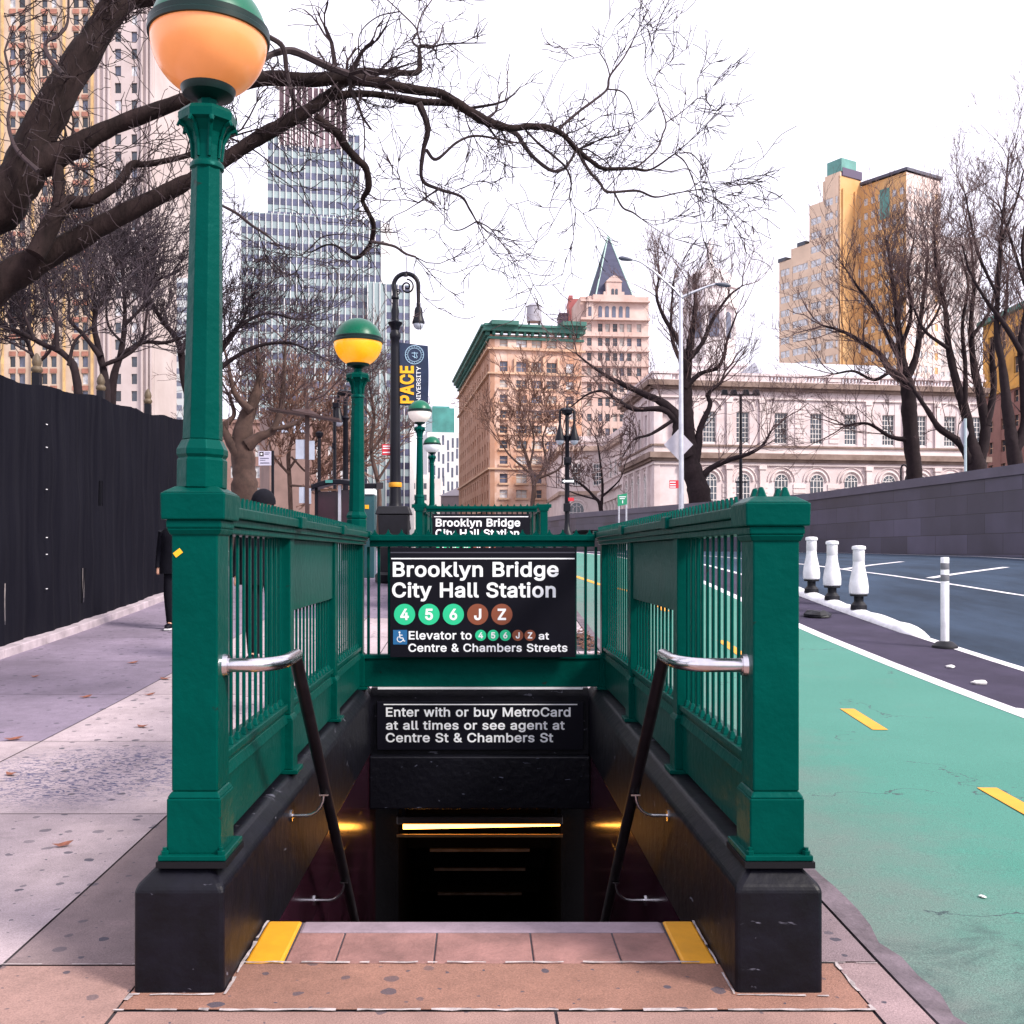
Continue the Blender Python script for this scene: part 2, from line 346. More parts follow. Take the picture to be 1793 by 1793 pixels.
# ---------------------------------------------------------------- lettering
GL = json.loads('''{"A":[192,[7,0,81,203,110,203,185,0,158,0,115,121,106,149,93,191,98,191,85,148,76,121,34,0],[44,57,44,79,148,79,148,57]],"B":[182,[24,0,24,203,96,203,110,203,121,200,132,196,140,191,147,184,152,177,156,168,158,159,159,150,159,141,157,134,155,128,151,123,147,118,143,114,137,111,132,109,126,107,126,105,132,104,139,102,145,98,151,94,156,88,161,81,164,73,166,65,167,54,166,45,164,35,160,27,154,19,147,13,138,7,127,3,114,1,99,0],[50,23,98,23,112,24,124,27,132,32,138,38,141,46,142,55,142,61,140,68,137,74,133,79,128,83,122,87,115,90,108,92,99,92,50,92],[50,114,95,114,102,115,109,116,115,118,121,122,125,126,129,131,132,136,134,142,134,149,133,157,130,165,125,172,118,177,108,180,96,181,50,181]],"C":[204,[107,-3,90,-1,74,3,60,10,47,20,37,32,28,46,21,63,17,81,16,102,17,122,21,141,28,157,37,172,47,184,60,193,74,201,90,205,107,206,117,206,127,204,136,202,145,198,153,194,161,188,168,182,174,175,179,167,183,159,187,149,189,139,163,139,161,146,159,152,156,158,152,163,148,167,143,171,138,175,132,177,126,180,120,181,113,182,107,182,95,181,84,178,73,173,64,166,56,157,50,146,45,133,42,118,41,102,42,85,45,71,50,58,57,47,64,38,74,31,84,25,95,22,107,21,113,21,120,22,126,24,132,26,138,29,143,32,148,36,152,41,156,46,159,51,161,58,163,64,189,64,187,54,184,45,179,36,174,28,168,21,161,15,153,10,145,5,136,2,127,-1,117,-2]],"D":[201,[88,0,38,0,38,23,86,23,102,24,115,27,127,32,137,40,145,49,152,60,156,72,159,86,160,102,159,118,156,132,152,144,145,155,138,164,128,171,116,176,103,180,88,181,37,181,37,203,90,203,109,202,126,198,141,191,154,182,165,170,173,156,180,140,183,122,185,102,183,82,180,64,173,47,165,33,154,22,140,12,125,5,107,1],[50,203,50,0,24,0,24,203]],"E":[167,[24,0,24,203,149,203,149,181,50,181,50,114,142,114,142,91,50,91,50,23,150,23,150,0]],"F":[164,[24,0,24,203,148,203,148,181,50,181,50,111,138,111,138,88,50,88,50,0]],"G":[208,[107,-3,90,-1,74,3,60,10,47,20,36,32,28,46,21,63,17,81,16,102,17,122,21,141,28,157,36,172,47,184,60,193,74,201,89,205,106,206,116,206,127,204,136,201,145,198,154,193,161,188,168,181,174,174,180,167,184,158,187,149,190,139,163,139,161,146,158,152,155,157,151,162,147,167,142,171,137,174,132,177,126,179,120,181,113,182,106,182,94,181,83,178,73,173,64,166,56,157,50,146,45,133,42,118,41,102,42,85,45,71,50,58,57,47,64,38,74,31,84,25,95,22,107,21,119,22,129,24,138,28,146,34,153,41,158,49,163,59,165,69,166,81,174,80,113,80,113,102,191,102,191,80,190,64,186,49,180,36,172,25,162,15,151,8,137,2,123,-2]],"H":[207,[24,0,24,203,50,203,50,116,157,116,157,203,183,203,183,0,157,0,157,93,50,93,50,0]],"I":[120,[12,0,12,23,47,23,47,181,12,181,12,203,108,203,108,181,73,181,73,23,108,23,108,0]],"J":[159,[74,-3,57,-1,43,4,30,13,21,25,15,40,13,58,13,69,39,69,39,58,40,47,43,37,49,30,56,24,64,21,74,20,84,21,92,24,99,30,104,37,108,47,109,58,109,203,135,203,135,58,133,40,127,25,118,13,105,4,91,-1]],"K":[187,[42,58,42,86,56,104,70,121,85,138,145,203,179,203,92,110,91,110],[24,0,24,203,50,203,50,134,50,90,50,77,50,0],[149,0,75,104,91,124,179,0]],"L":[157,[24,0,24,203,50,203,50,23,144,23,144,0]],"M":[251,[24,0,24,203,61,203,111,75,115,64,120,49,125,34,129,20,123,20,127,33,132,48,137,63,141,75,191,203,227,203,227,0,202,0,202,116,202,131,202,147,202,165,203,183,205,183,199,164,193,145,187,129,182,116,137,0,114,0,68,116,64,128,58,144,52,163,45,183,48,183,48,166,48,149,49,131,49,116,49,0]],"N":[209,[24,0,24,203,54,203,137,73,145,60,155,43,166,22,162,21,160,43,160,63,160,78,160,203,185,203,185,0,155,0,81,116,71,132,59,152,43,181,48,181,49,153,50,131,50,116,50,0]],"O":[213,[107,-3,90,-1,74,3,60,10,48,20,37,32,28,46,21,63,17,81,16,102,17,122,21,141,28,157,37,172,48,184,60,193,74,201,90,205,107,206,124,205,139,201,153,193,166,184,177,172,186,157,192,141,196,122,197,102,196,81,192,63,186,46,177,32,166,20,153,10,139,3,124,-1],[107,21,119,22,130,25,140,30,149,38,157,47,163,58,168,71,171,85,172,102,171,118,168,133,163,146,157,157,149,166,140,173,130,178,119,181,107,182,95,181,84,178,74,173,64,166,57,157,50,146,45,133,42,118,41,102,42,85,45,71,50,58,57,47,64,38,74,30,84,25,95,22]],"P":[178,[24,0,24,203,94,203,109,203,122,200,133,195,142,189,150,181,156,172,160,162,163,151,163,139,163,127,160,116,156,106,150,97,142,89,133,83,122,78,109,75,94,74,44,74,44,97,93,97,103,98,112,99,119,102,125,107,130,112,133,117,136,124,137,131,138,139,137,147,136,154,133,161,130,166,125,171,119,175,111,178,103,180,93,181,50,181,50,0]],"R":[180,[24,0,24,203,94,203,109,203,122,200,133,195,143,189,150,182,156,173,160,163,163,153,164,141,163,129,160,118,156,109,150,100,143,93,133,87,122,83,109,80,94,79,39,79,39,102,93,102,103,103,112,104,119,107,125,110,130,115,133,120,136,126,138,133,138,141,138,149,136,156,133,162,130,167,125,172,119,176,112,179,103,180,93,181,50,181,50,0],[141,0,92,92,121,92,171,0]],"S":[179,[89,-4,75,-3,63,0,51,4,41,9,32,16,26,24,20,33,17,43,15,55,42,55,43,47,46,41,49,35,54,30,60,26,67,23,74,21,81,20,89,20,98,20,107,22,114,24,121,27,127,32,132,37,135,42,137,49,138,56,138,62,136,67,133,72,129,75,124,79,118,82,98,89,73,96,58,101,45,108,34,116,27,125,22,136,21,149,22,160,25,170,30,179,37,187,45,194,55,199,66,203,78,205,91,206,104,205,116,203,126,199,136,194,144,187,151,179,156,171,159,161,160,151,135,151,133,161,128,169,121,175,112,180,102,182,90,183,82,183,74,181,67,179,61,176,56,172,51,167,48,162,47,156,46,150,47,144,49,138,52,133,57,129,62,126,68,123,85,117,106,112,125,105,131,103,137,99,143,95,149,90,154,85,158,79,161,72,163,64,163,55,162,45,159,35,155,25,148,17,139,10,129,4,118,0,104,-3]],"T":[179,[13,181,13,203,167,203,167,181,103,181,103,0,77,0,77,181]],"U":[207,[104,-3,88,-2,74,1,62,6,51,13,41,22,34,32,28,43,25,56,24,69,24,203,50,203,50,71,50,62,53,53,56,45,61,38,67,32,75,27,83,24,93,21,104,21,114,21,124,24,132,27,140,32,146,38,151,45,154,53,156,62,157,71,157,203,183,203,183,69,182,56,178,43,173,32,166,22,156,13,145,6,133,1,119,-2]],"V":[192,[82,0,7,203,34,203,77,82,86,55,99,12,94,12,107,55,116,82,158,203,185,203,111,0]],"W":[274,[62,0,7,203,33,203,65,78,70,58,75,37,79,16,76,16,80,37,85,58,90,78,122,203,152,203,185,78,190,58,194,37,199,16,195,16,200,37,204,58,209,78,241,203,268,203,212,0,182,0,147,129,141,157,134,190,140,190,134,158,127,129,92,0]],"Y":[189,[81,0,81,83,7,203,36,203,77,138,89,117,100,92,89,92,100,117,112,138,152,203,182,203,107,83,107,0]],"Z":[175,[17,0,17,19,109,154,122,172,136,190,139,182,114,181,89,181,16,181,16,203,159,203,159,185,67,51,54,32,39,13,36,22,61,23,86,23,160,23,160,0]],"a":[156,[64,-3,55,-3,46,-1,38,2,30,6,24,11,19,18,15,25,13,34,12,43,13,51,14,58,17,64,21,69,26,74,31,77,37,80,43,82,50,84,71,88,93,91,106,94,110,102,110,103,110,109,109,114,107,119,104,123,100,126,96,129,91,131,85,132,78,132,71,132,65,131,60,129,47,120,40,110,16,116,20,125,25,132,31,138,38,143,45,147,53,150,61,152,69,153,78,154,96,152,102,150,108,147,114,144,120,140,125,135,129,128,132,120,134,111,135,101,135,0,111,0,111,21,109,21,101,10,97,6,92,3,86,0,80,-2,72,-3],[68,18,77,19,84,21,91,23,97,27,102,32,105,37,108,43,110,49,110,55,110,76,104,73,93,70,80,68,70,67,54,63,49,61,45,59,41,56,39,52,37,47,37,42,37,37,39,33,41,29,44,26,48,23,52,21,57,19,62,18]],"b":[170,[92,-3,83,-3,75,-1,69,2,63,5,59,9,55,12,47,23,45,23,45,0,21,0,21,203,45,203,45,128,47,128,55,138,59,142,63,146,69,149,75,152,83,153,92,154,104,153,115,150,125,144,134,137,142,128,148,117,152,105,155,91,156,76,155,60,152,46,148,34,142,23,134,14,125,6,115,1,104,-2],[88,19,97,20,105,22,112,26,118,32,123,39,126,47,129,56,131,65,131,76,131,86,129,96,126,104,123,112,118,119,112,125,105,129,97,131,88,132,79,131,71,129,64,125,59,119,54,113,50,105,47,96,46,87,45,76,46,65,47,55,50,46,54,38,59,31,65,26,72,22,79,20]],"c":[158,[83,-3,70,-2,58,1,47,7,37,14,29,23,22,34,18,46,15,60,14,75,15,90,18,104,22,116,29,127,37,137,47,144,58,149,70,153,83,154,90,153,97,152,104,151,110,149,116,146,122,142,127,138,132,134,136,129,139,123,142,117,145,111,121,105,116,116,108,124,97,130,83,132,73,131,65,128,58,124,52,118,47,111,43,103,41,94,39,85,39,75,39,65,41,56,43,47,47,39,52,32,58,26,65,22,73,19,83,19,97,21,108,26,117,35,122,47,145,41,143,34,140,28,136,22,132,17,128,13,122,9,117,5,111,2,104,0,97,-2,90,-3]],"d":[170,[78,-3,66,-2,55,1,45,6,36,14,28,23,22,34,17,46,15,60,14,76,15,91,17,105,22,117,28,128,36,137,45,144,55,150,66,153,78,154,87,153,95,152,101,149,107,146,111,142,115,138,122,128,124,128,124,203,149,203,149,0,125,0,125,23,123,23,115,12,111,9,106,5,101,2,95,-1,87,-3],[82,19,91,20,98,22,105,26,111,31,116,38,120,46,122,55,124,65,125,76,124,87,123,96,120,105,116,113,111,119,105,125,98,129,91,131,82,132,73,131,65,129,58,125,52,119,47,112,43,104,41,96,39,86,39,76,39,65,41,56,43,47,47,39,52,32,58,26,65,22,73,20]],"e":[162,[85,-3,71,-2,58,1,47,7,37,14,29,23,22,34,17,46,15,60,14,75,15,90,17,103,22,116,29,127,37,136,46,144,57,149,69,153,82,154,90,153,98,152,106,150,114,146,121,142,128,136,134,130,139,122,143,113,146,102,148,91,148,78,148,68,30,68,30,88,135,88,124,81,123,90,122,99,119,107,115,115,111,121,105,126,98,129,91,131,82,132,73,131,65,129,59,125,53,120,48,115,44,108,41,100,39,93,38,84,38,71,39,60,41,51,44,42,49,35,54,29,60,25,68,21,76,19,85,18,91,19,96,20,101,21,106,23,110,26,114,29,117,33,120,37,122,42,146,36,143,29,139,22,134,16,128,10,121,6,113,2,104,-1,95,-3]],"f":[101,[91,152,91,131,3,131,3,152],[32,0,32,173,33,181,35,188,38,194,43,200,48,204,54,208,61,210,68,211,75,212,89,211,97,208,91,187,86,189,78,190,71,189,66,187,62,184,59,180,57,174,57,167,57,0]],"g":[170,[83,-60,72,-60,62,-58,54,-56,46,-53,39,-49,33,-44,28,-39,24,-33,20,-28,41,-16,49,-26,52,-30,57,-33,62,-35,68,-37,75,-39,83,-39,94,-38,104,-35,113,-30,119,-23,123,-14,125,-2,125,27,122,27,115,17,111,13,106,9,101,6,94,4,87,2,78,2,66,3,55,6,45,11,36,17,28,26,22,36,17,48,15,61,14,76,15,91,17,105,22,117,28,128,36,137,45,144,55,150,66,153,78,154,87,153,95,152,101,149,107,146,111,142,115,138,123,128,125,128,125,152,149,152,149,-4,148,-16,145,-27,140,-36,134,-44,126,-50,116,-54,106,-58,95,-60],[82,24,91,24,99,26,105,30,111,35,116,41,120,48,123,57,124,66,125,77,124,87,123,97,120,106,116,113,111,120,106,125,99,129,91,131,82,132,73,131,65,129,58,125,52,119,47,113,43,105,41,96,39,87,39,77,39,67,41,57,43,49,47,42,52,35,58,30,65,27,73,24]],"h":[164,[45,91,45,0,21,0,21,203,45,203,45,115,41,115,46,128,53,138,61,145,70,150,80,153,91,154,101,153,110,151,118,147,125,142,131,136,136,128,140,119,142,108,143,96,143,0,118,0,118,94,117,105,114,114,109,122,102,127,94,131,84,132,77,131,70,130,64,127,59,123,54,119,51,113,48,107,46,99]],"i":[67,[21,0,21,152,45,152,45,0],[33,177,29,178,25,179,22,182,19,185,17,189,17,193,17,198,19,201,22,205,25,207,29,209,33,209,38,209,42,207,46,205,48,201,50,198,51,193,50,189,48,185,46,182,42,179,38,178]],"j":[67,[21,152,45,152,45,-12,45,-21,43,-29,41,-36,37,-42,32,-48,26,-52,19,-55,11,-56,2,-57,-4,-57,-4,-35,1,-35,7,-34,12,-32,16,-29,19,-24,20,-18,21,-12],[33,177,29,178,25,179,21,182,19,185,17,189,16,193,17,198,19,201,21,205,25,207,29,209,33,209,38,209,42,207,45,205,48,201,50,198,50,193,50,189,48,185,45,182,42,179,38,178]],"k":[152,[44,55,44,85,48,85,114,152,144,152,74,80,71,80],[21,0,21,203,45,203,45,0],[118,0,59,74,76,91,149,0]],"l":[76,[56,-1,45,0,36,3,30,8,25,15,22,23,21,34,21,203,45,203,45,39,46,33,47,28,48,25,50,23,54,21,58,21,64,21,68,22,72,1,65,0]],"m":[244,[21,0,21,152,45,152,45,118,43,118,46,126,49,133,53,138,58,143,63,147,69,150,75,153,81,154,88,154,98,153,107,150,115,144,121,137,126,128,128,118,125,118,127,125,131,131,135,137,140,142,146,147,152,150,159,152,167,154,175,154,183,154,191,152,199,149,206,144,211,138,216,131,220,123,222,113,223,102,223,0,198,0,198,101,197,111,194,119,189,125,182,129,175,131,167,132,161,132,155,130,150,128,145,125,141,121,138,116,136,111,135,105,134,99,134,0,110,0,110,104,109,112,106,119,101,124,95,129,88,131,80,132,74,132,68,130,63,128,58,125,54,121,50,116,48,110,46,103,45,95,45,0]],"n":[164,[45,91,45,0,21,0,21,152,45,152,45,115,41,115,46,128,53,138,61,145,70,150,80,153,91,154,101,153,110,151,118,147,125,142,131,136,136,128,140,119,142,108,143,96,143,0,118,0,118,94,117,105,114,114,109,122,102,127,94,131,84,132,77,131,70,130,64,127,59,123,54,119,51,113,48,107,46,99]],"o":[166,[83,-3,70,-2,58,1,47,7,37,14,29,23,22,34,18,46,15,60,14,75,15,90,18,104,22,116,29,127,37,137,47,144,58,149,70,153,83,154,96,153,108,149,119,144,129,137,137,127,144,116,149,104,151,90,152,75,151,60,149,46,144,34,137,23,129,14,119,7,108,1,96,-2],[83,19,92,19,101,22,108,26,114,32,119,39,123,47,126,56,127,65,128,75,127,85,126,94,123,103,119,111,114,118,108,124,101,128,92,131,83,132,73,131,65,128,58,124,52,118,47,111,43,103,41,94,39,85,39,75,39,65,41,56,43,47,47,39,52,32,58,26,65,22,73,19]],"p":[170,[21,-57,21,152,45,152,45,128,47,128,55,138,59,142,63,146,69,149,75,152,83,153,92,154,104,153,115,150,125,144,134,137,142,128,148,117,152,105,155,91,156,76,155,60,152,46,148,34,142,23,134,14,125,6,115,1,104,-2,92,-3,83,-3,75,-1,69,2,64,5,59,9,55,12,47,23,45,23,45,-57],[88,19,97,20,105,22,112,26,118,32,123,39,126,47,129,56,131,65,131,76,131,86,129,96,126,104,123,112,118,119,112,125,105,129,97,131,88,132,79,131,71,129,64,125,59,119,54,113,50,105,47,96,46,87,45,76,46,65,47,55,50,46,54,38,59,31,65,26,72,22,79,20]],"r":[104,[21,0,21,152,45,152,45,128,46,128,50,136,55,142,61,147,68,151,76,153,85,154,92,154,97,153,97,129,92,130,83,130,76,130,70,128,64,126,58,122,54,118,50,113,48,108,46,102,45,95,45,0]],"s":[146,[73,-3,63,-3,53,-1,45,1,37,5,30,10,25,15,20,22,17,29,14,38,38,43,40,35,44,29,50,24,56,21,64,19,73,18,82,19,91,21,98,25,103,30,106,35,107,41,107,46,105,50,102,54,97,57,92,60,85,62,60,68,47,72,37,77,29,83,23,91,20,100,19,110,20,118,22,126,26,133,31,139,38,144,46,148,55,151,64,153,75,154,85,153,94,152,102,149,108,145,114,141,120,136,124,130,127,123,130,116,107,111,105,116,101,122,97,126,91,130,84,132,75,133,66,132,59,130,52,127,47,122,44,117,43,111,44,106,46,101,50,97,54,94,61,91,69,89,92,84,104,80,115,75,122,69,128,61,131,52,132,43,132,34,129,26,125,19,119,12,112,7,104,3,94,-1,84,-3]],"t":[91,[82,152,82,131,3,131,3,152],[26,188,50,188,50,39,51,33,52,28,54,25,58,22,62,20,68,20,74,20,81,21,85,1,77,-1,67,-2,55,-1,45,3,37,9,31,16,27,26,26,37]],"u":[164,[73,-2,63,-1,54,1,46,4,39,9,33,16,28,23,24,33,22,43,21,56,21,152,45,152,45,58,47,47,50,37,55,30,62,24,70,21,80,20,87,21,94,22,100,25,105,28,110,33,113,39,116,45,118,53,118,61,118,152,143,152,143,0,119,0,119,37,123,37,118,24,111,14,103,7,94,2,84,-1]],"v":[156,[65,0,7,152,34,152,66,62,75,35,82,8,74,8,81,35,90,62,122,152,149,152,91,0]],"w":[227,[55,0,9,152,35,152,53,85,62,55,70,17,66,17,74,54,82,85,101,152,127,152,145,85,153,54,161,17,157,17,165,54,173,85,192,152,218,152,172,0,147,0,128,69,122,90,116,112,111,135,116,135,111,112,105,90,99,69,79,0]],"x":[151,[8,0,69,87,68,68,11,152,40,152,59,122,72,101,83,82,70,82,81,101,93,122,113,152,141,152,83,67,83,86,143,0,115,0,92,34,80,54,69,73,82,73,71,54,59,34,37,0]],"y":[156,[19,-55,25,-34,29,-35,42,-36,45,-34,49,-32,52,-30,55,-26,58,-21,60,-14,65,-1,7,152,34,152,66,62,75,35,82,8,73,8,81,35,90,62,122,152,149,152,82,-23,78,-31,75,-37,71,-43,66,-48,61,-51,56,-54,50,-56,43,-58,37,-58,26,-57]],"z":[152,[17,0,17,18,102,128,102,129,19,129,19,152,133,152,133,132,50,24,50,23,135,23,135,0]],"1":[181,[31,0,31,22,156,22,156,0],[110,203,110,0,85,0,85,179,84,179,34,143,34,171,79,203]],"2":[181,[26,0,26,19,94,91,113,113,118,119,121,125,124,131,126,136,128,142,128,149,128,156,126,162,123,167,119,172,115,176,109,180,103,182,97,183,89,184,82,183,75,182,69,179,64,175,59,171,56,165,53,159,51,152,51,145,26,145,27,156,30,167,34,177,41,185,48,193,57,198,67,203,78,205,90,206,102,205,113,203,122,199,131,193,138,186,144,178,149,169,152,159,152,149,152,142,151,134,148,127,145,120,140,112,134,103,127,94,118,84,107,72,61,24,61,23,156,23,156,0]],"3":[181,[87,-3,75,-2,64,0,53,4,43,9,35,15,28,23,23,32,19,42,17,53,44,53,45,46,47,40,51,35,55,30,60,27,66,24,73,22,80,20,87,20,95,20,103,22,110,24,116,28,122,32,126,37,129,43,131,50,132,58,131,65,129,72,126,78,122,84,117,89,110,93,102,97,92,98,80,99,63,99,63,120,115,179,115,181,28,181,28,203,149,203,149,184,85,111,85,116,99,116,112,114,123,110,133,105,142,98,148,89,153,79,156,69,157,58,156,47,153,36,148,26,141,18,133,11,123,5,112,1,100,-2]],"4":[181,[16,42,16,63,99,203,124,203,43,66,43,65,165,65,165,42],[113,0,113,48,113,58,113,127,137,127,137,0]],"5":[181,[88,-3,77,-2,66,0,56,4,47,10,39,16,33,24,28,33,25,42,24,52,49,52,50,46,52,41,55,36,59,31,64,27,69,24,75,22,82,20,88,20,96,21,104,23,110,26,116,30,122,35,126,42,129,49,130,57,131,65,130,73,129,81,125,88,121,95,116,100,110,105,103,108,95,110,87,111,80,110,74,109,67,107,61,105,56,102,51,98,27,101,38,203,147,203,147,181,60,181,54,121,59,124,65,127,71,130,78,132,85,133,92,133,101,133,109,131,118,128,125,125,132,120,138,114,143,108,148,100,152,92,154,84,156,75,156,65,155,53,152,41,148,30,141,21,133,13,123,6,113,1,101,-2]],"6":[181,[91,-3,78,-2,67,1,57,6,48,12,40,20,34,30,29,40,26,52,25,65,26,75,28,85,32,96,37,107,45,121,55,136,101,203,129,203,60,104,58,104,66,115,78,123,83,124,88,125,94,126,106,125,117,122,126,118,135,112,142,105,148,96,152,86,155,75,156,63,155,51,152,39,147,29,141,20,133,12,124,6,114,1,103,-2],[91,19,98,20,105,22,111,25,117,29,122,34,126,41,129,47,130,55,131,63,130,71,129,79,126,85,122,91,117,96,111,101,105,104,98,105,91,106,83,106,76,104,70,101,64,97,59,92,55,86,52,79,51,71,50,63,51,55,52,48,55,41,59,34,64,29,70,25,76,22,83,20]],"7":[181,[39,0,129,179,129,181,25,181,25,203,156,203,156,179,66,0]],"8":[181,[91,-3,77,-2,65,1,54,5,45,10,36,17,30,25,25,34,22,43,21,54,21,63,23,70,26,78,30,85,35,91,40,96,47,101,54,104,61,106,61,107,52,110,44,116,37,123,32,132,29,142,28,152,29,162,32,171,36,180,42,187,50,194,58,199,68,203,79,205,91,206,102,205,113,203,122,199,131,194,138,187,145,180,149,171,152,162,153,152,152,142,149,132,144,123,137,116,129,110,120,107,120,106,127,104,134,101,140,96,146,91,151,85,155,78,158,70,160,63,160,54,159,43,156,34,151,25,145,17,136,10,127,5,116,1,104,-2],[91,20,99,20,107,22,114,24,120,27,125,32,129,37,132,42,134,49,135,55,134,63,132,69,129,75,125,81,119,85,113,89,106,92,99,94,91,94,82,94,75,92,68,89,61,85,56,81,52,75,49,69,47,63,46,55,47,49,49,42,52,37,56,32,61,27,67,24,74,22,82,20],[91,116,97,116,104,118,110,120,115,123,119,127,123,132,126,138,127,144,128,150,127,157,126,163,123,168,120,173,115,177,110,180,104,182,98,183,91,184,83,183,77,182,71,180,66,177,61,173,58,168,55,163,54,157,53,150,54,144,55,138,58,132,61,127,66,123,71,120,77,118,84,116]],"9":[181,[90,206,103,205,114,202,124,198,133,191,141,183,147,174,152,163,155,151,156,139,155,129,153,119,149,108,144,96,136,83,126,67,80,0,52,0,121,99,123,99,115,88,103,81,98,79,93,78,87,78,75,79,65,81,55,86,46,92,39,99,33,108,29,118,26,129,25,141,26,153,29,164,34,175,40,184,48,191,57,198,67,202,78,205],[90,184,83,183,76,182,70,178,64,174,59,169,55,163,52,156,51,149,50,141,51,133,52,125,55,118,59,112,64,107,70,103,76,100,83,98,90,97,98,98,105,100,111,103,117,107,122,112,126,118,129,125,130,132,131,140,130,148,129,156,126,163,122,169,117,174,112,178,105,182,98,183]],"&":[179,[79,-3,66,-2,54,1,44,5,35,10,28,17,22,25,17,34,15,43,14,53,14,62,16,69,19,76,23,82,28,88,34,94,56,112,86,134,95,141,102,150,105,162,104,168,102,173,98,178,93,182,87,184,81,184,67,181,58,172,56,169,55,164,55,160,55,155,56,150,58,145,67,131,82,114,175,0,146,0,69,93,48,117,43,124,39,131,35,138,32,144,31,152,30,159,31,168,33,176,36,183,41,190,47,195,54,200,62,203,70,205,80,205,90,205,98,203,106,200,113,195,119,190,123,184,127,177,129,170,129,162,129,156,128,150,126,145,123,139,120,135,117,130,102,117,62,87,54,81,48,75,44,70,41,64,39,59,39,52,39,46,41,40,44,35,47,30,52,26,57,23,63,21,70,19,77,19,85,19,93,21,100,24,108,28,114,32,120,38,126,45,131,52,134,61,137,70,139,79,140,90,163,90,163,78,161,67,159,57,156,50,152,43,148,37,138,25,133,19,126,12,118,7,108,3,99,0,89,-2]],"-":[181,[135,98,135,75,46,75,46,98]]}''')
def _offset(pts, d):
    n = len(pts); out = []
    for i in range(n):
        a, b, c = np.array(pts[i - 1]), np.array(pts[i]), np.array(pts[(i + 1) % n])
        e1, e2 = b - a, c - b
        l1, l2 = np.hypot(*e1), np.hypot(*e2)
        n1, n2 = np.array((-e1[1], e1[0])) / max(l1, 1e-9), np.array((-e2[1], e2[0])) / max(l2, 1e-9)
        k = n1 + n2
        q = max(np.dot(k, k) / 2, 0.5)
        out.append(tuple(b + k * d / q))
    return out
_gc = {}
def glyph(ch, wt_):
    key = (ch, wt_)
    if key in _gc: return _gc[key]
    cs = []
    for flat in GL[ch][1:]:
        cs.append(_offset(list(zip(flat[0::2], flat[1::2])), wt_))
    vv, ee = [], []
    for c in cs:
        b = len(vv); n = len(c)
        vv += [Vector(p) for p in c]; ee += [(b + i, b + (i + 1) % n) for i in range(n)]
    r = delaunay_2d_cdt(vv, ee, [], 0, 1e-4)
    V = [(p.x, p.y) for p in r[0]]
    fs = []
    for t in r[2]:
        cx = sum(V[i][0] for i in t) / len(t); cy = sum(V[i][1] for i in t) / len(t)
        w = 0
        for c in cs:
            n = len(c)
            for i in range(n):
                (x0, y0), (x1, y1) = c[i], c[(i + 1) % n]
                if (y0 <= cy) != (y1 <= cy):
                    if (x0 + (cy - y0) * (x1 - x0) / (y1 - y0)) > cx:
                        w += 1 if y1 > y0 else -1
        if w: fs.append(tuple(t))
    xs = [v[0] for v in V]
    _gc[key] = (V, fs, GL[ch][0], min(xs), max(xs))
    return _gc[key]
def letters(mb, text, o, ux, uy, cap, width=None, wt_=5.0, center=False, track=0):
    """flat lettering on the plane (ux, uy) from point o; cap height in metres, optionally fitted to a width"""
    o, ux, uy = Vector(o), Vector(ux), Vector(uy)
    pen = 0.0; parts = []; wi = 0
    for ch in text:
        if ch == ' ':
            pen += 92; wi += 1; continue
        g = glyph(ch, wt_)
        parts.append((pen, g, wi)); pen += g[2] + track + wt_
    x0 = parts[0][0] + parts[0][1][3]; x1 = parts[-1][0] + parts[-1][1][4]
    sy = cap / (203.0 + 2 * wt_)
    sx = width / (x1 - x0) if width else sy
    sh = -(x1 - x0) / 2 if center else 0
    many = isinstance(mb, list)
    if many: mb += [MB() for _ in range(wi + 1)]
    for pn, g, w_ in parts:
        (mb[w_] if many else mb).add([o + ux * ((pn + x - x0 + sh) * sx) + uy * ((y + wt_) * sy) for x, y in g[0]], g[1])
def disc(mb, c, ux, uy, r, n=40, r0=None):
    c, ux, uy = Vector(c), Vector(ux), Vector(uy)
    ring = lambda q: [c + ux * (q * math.cos(2 * PI * k / n)) + uy * (q * math.sin(2 * PI * k / n)) for k in range(n)]
    if r0 is None:
        mb.add(ring(r), [tuple(range(n))])
    else:
        mb.add(ring(r) + ring(r0), [(k, (k + 1) % n, n + (k + 1) % n, n + k) for k in range(n)])
EX, EY, EZ = Vector((1, 0, 0)), Vector((0, 1, 0)), Vector((0, 0, 1))

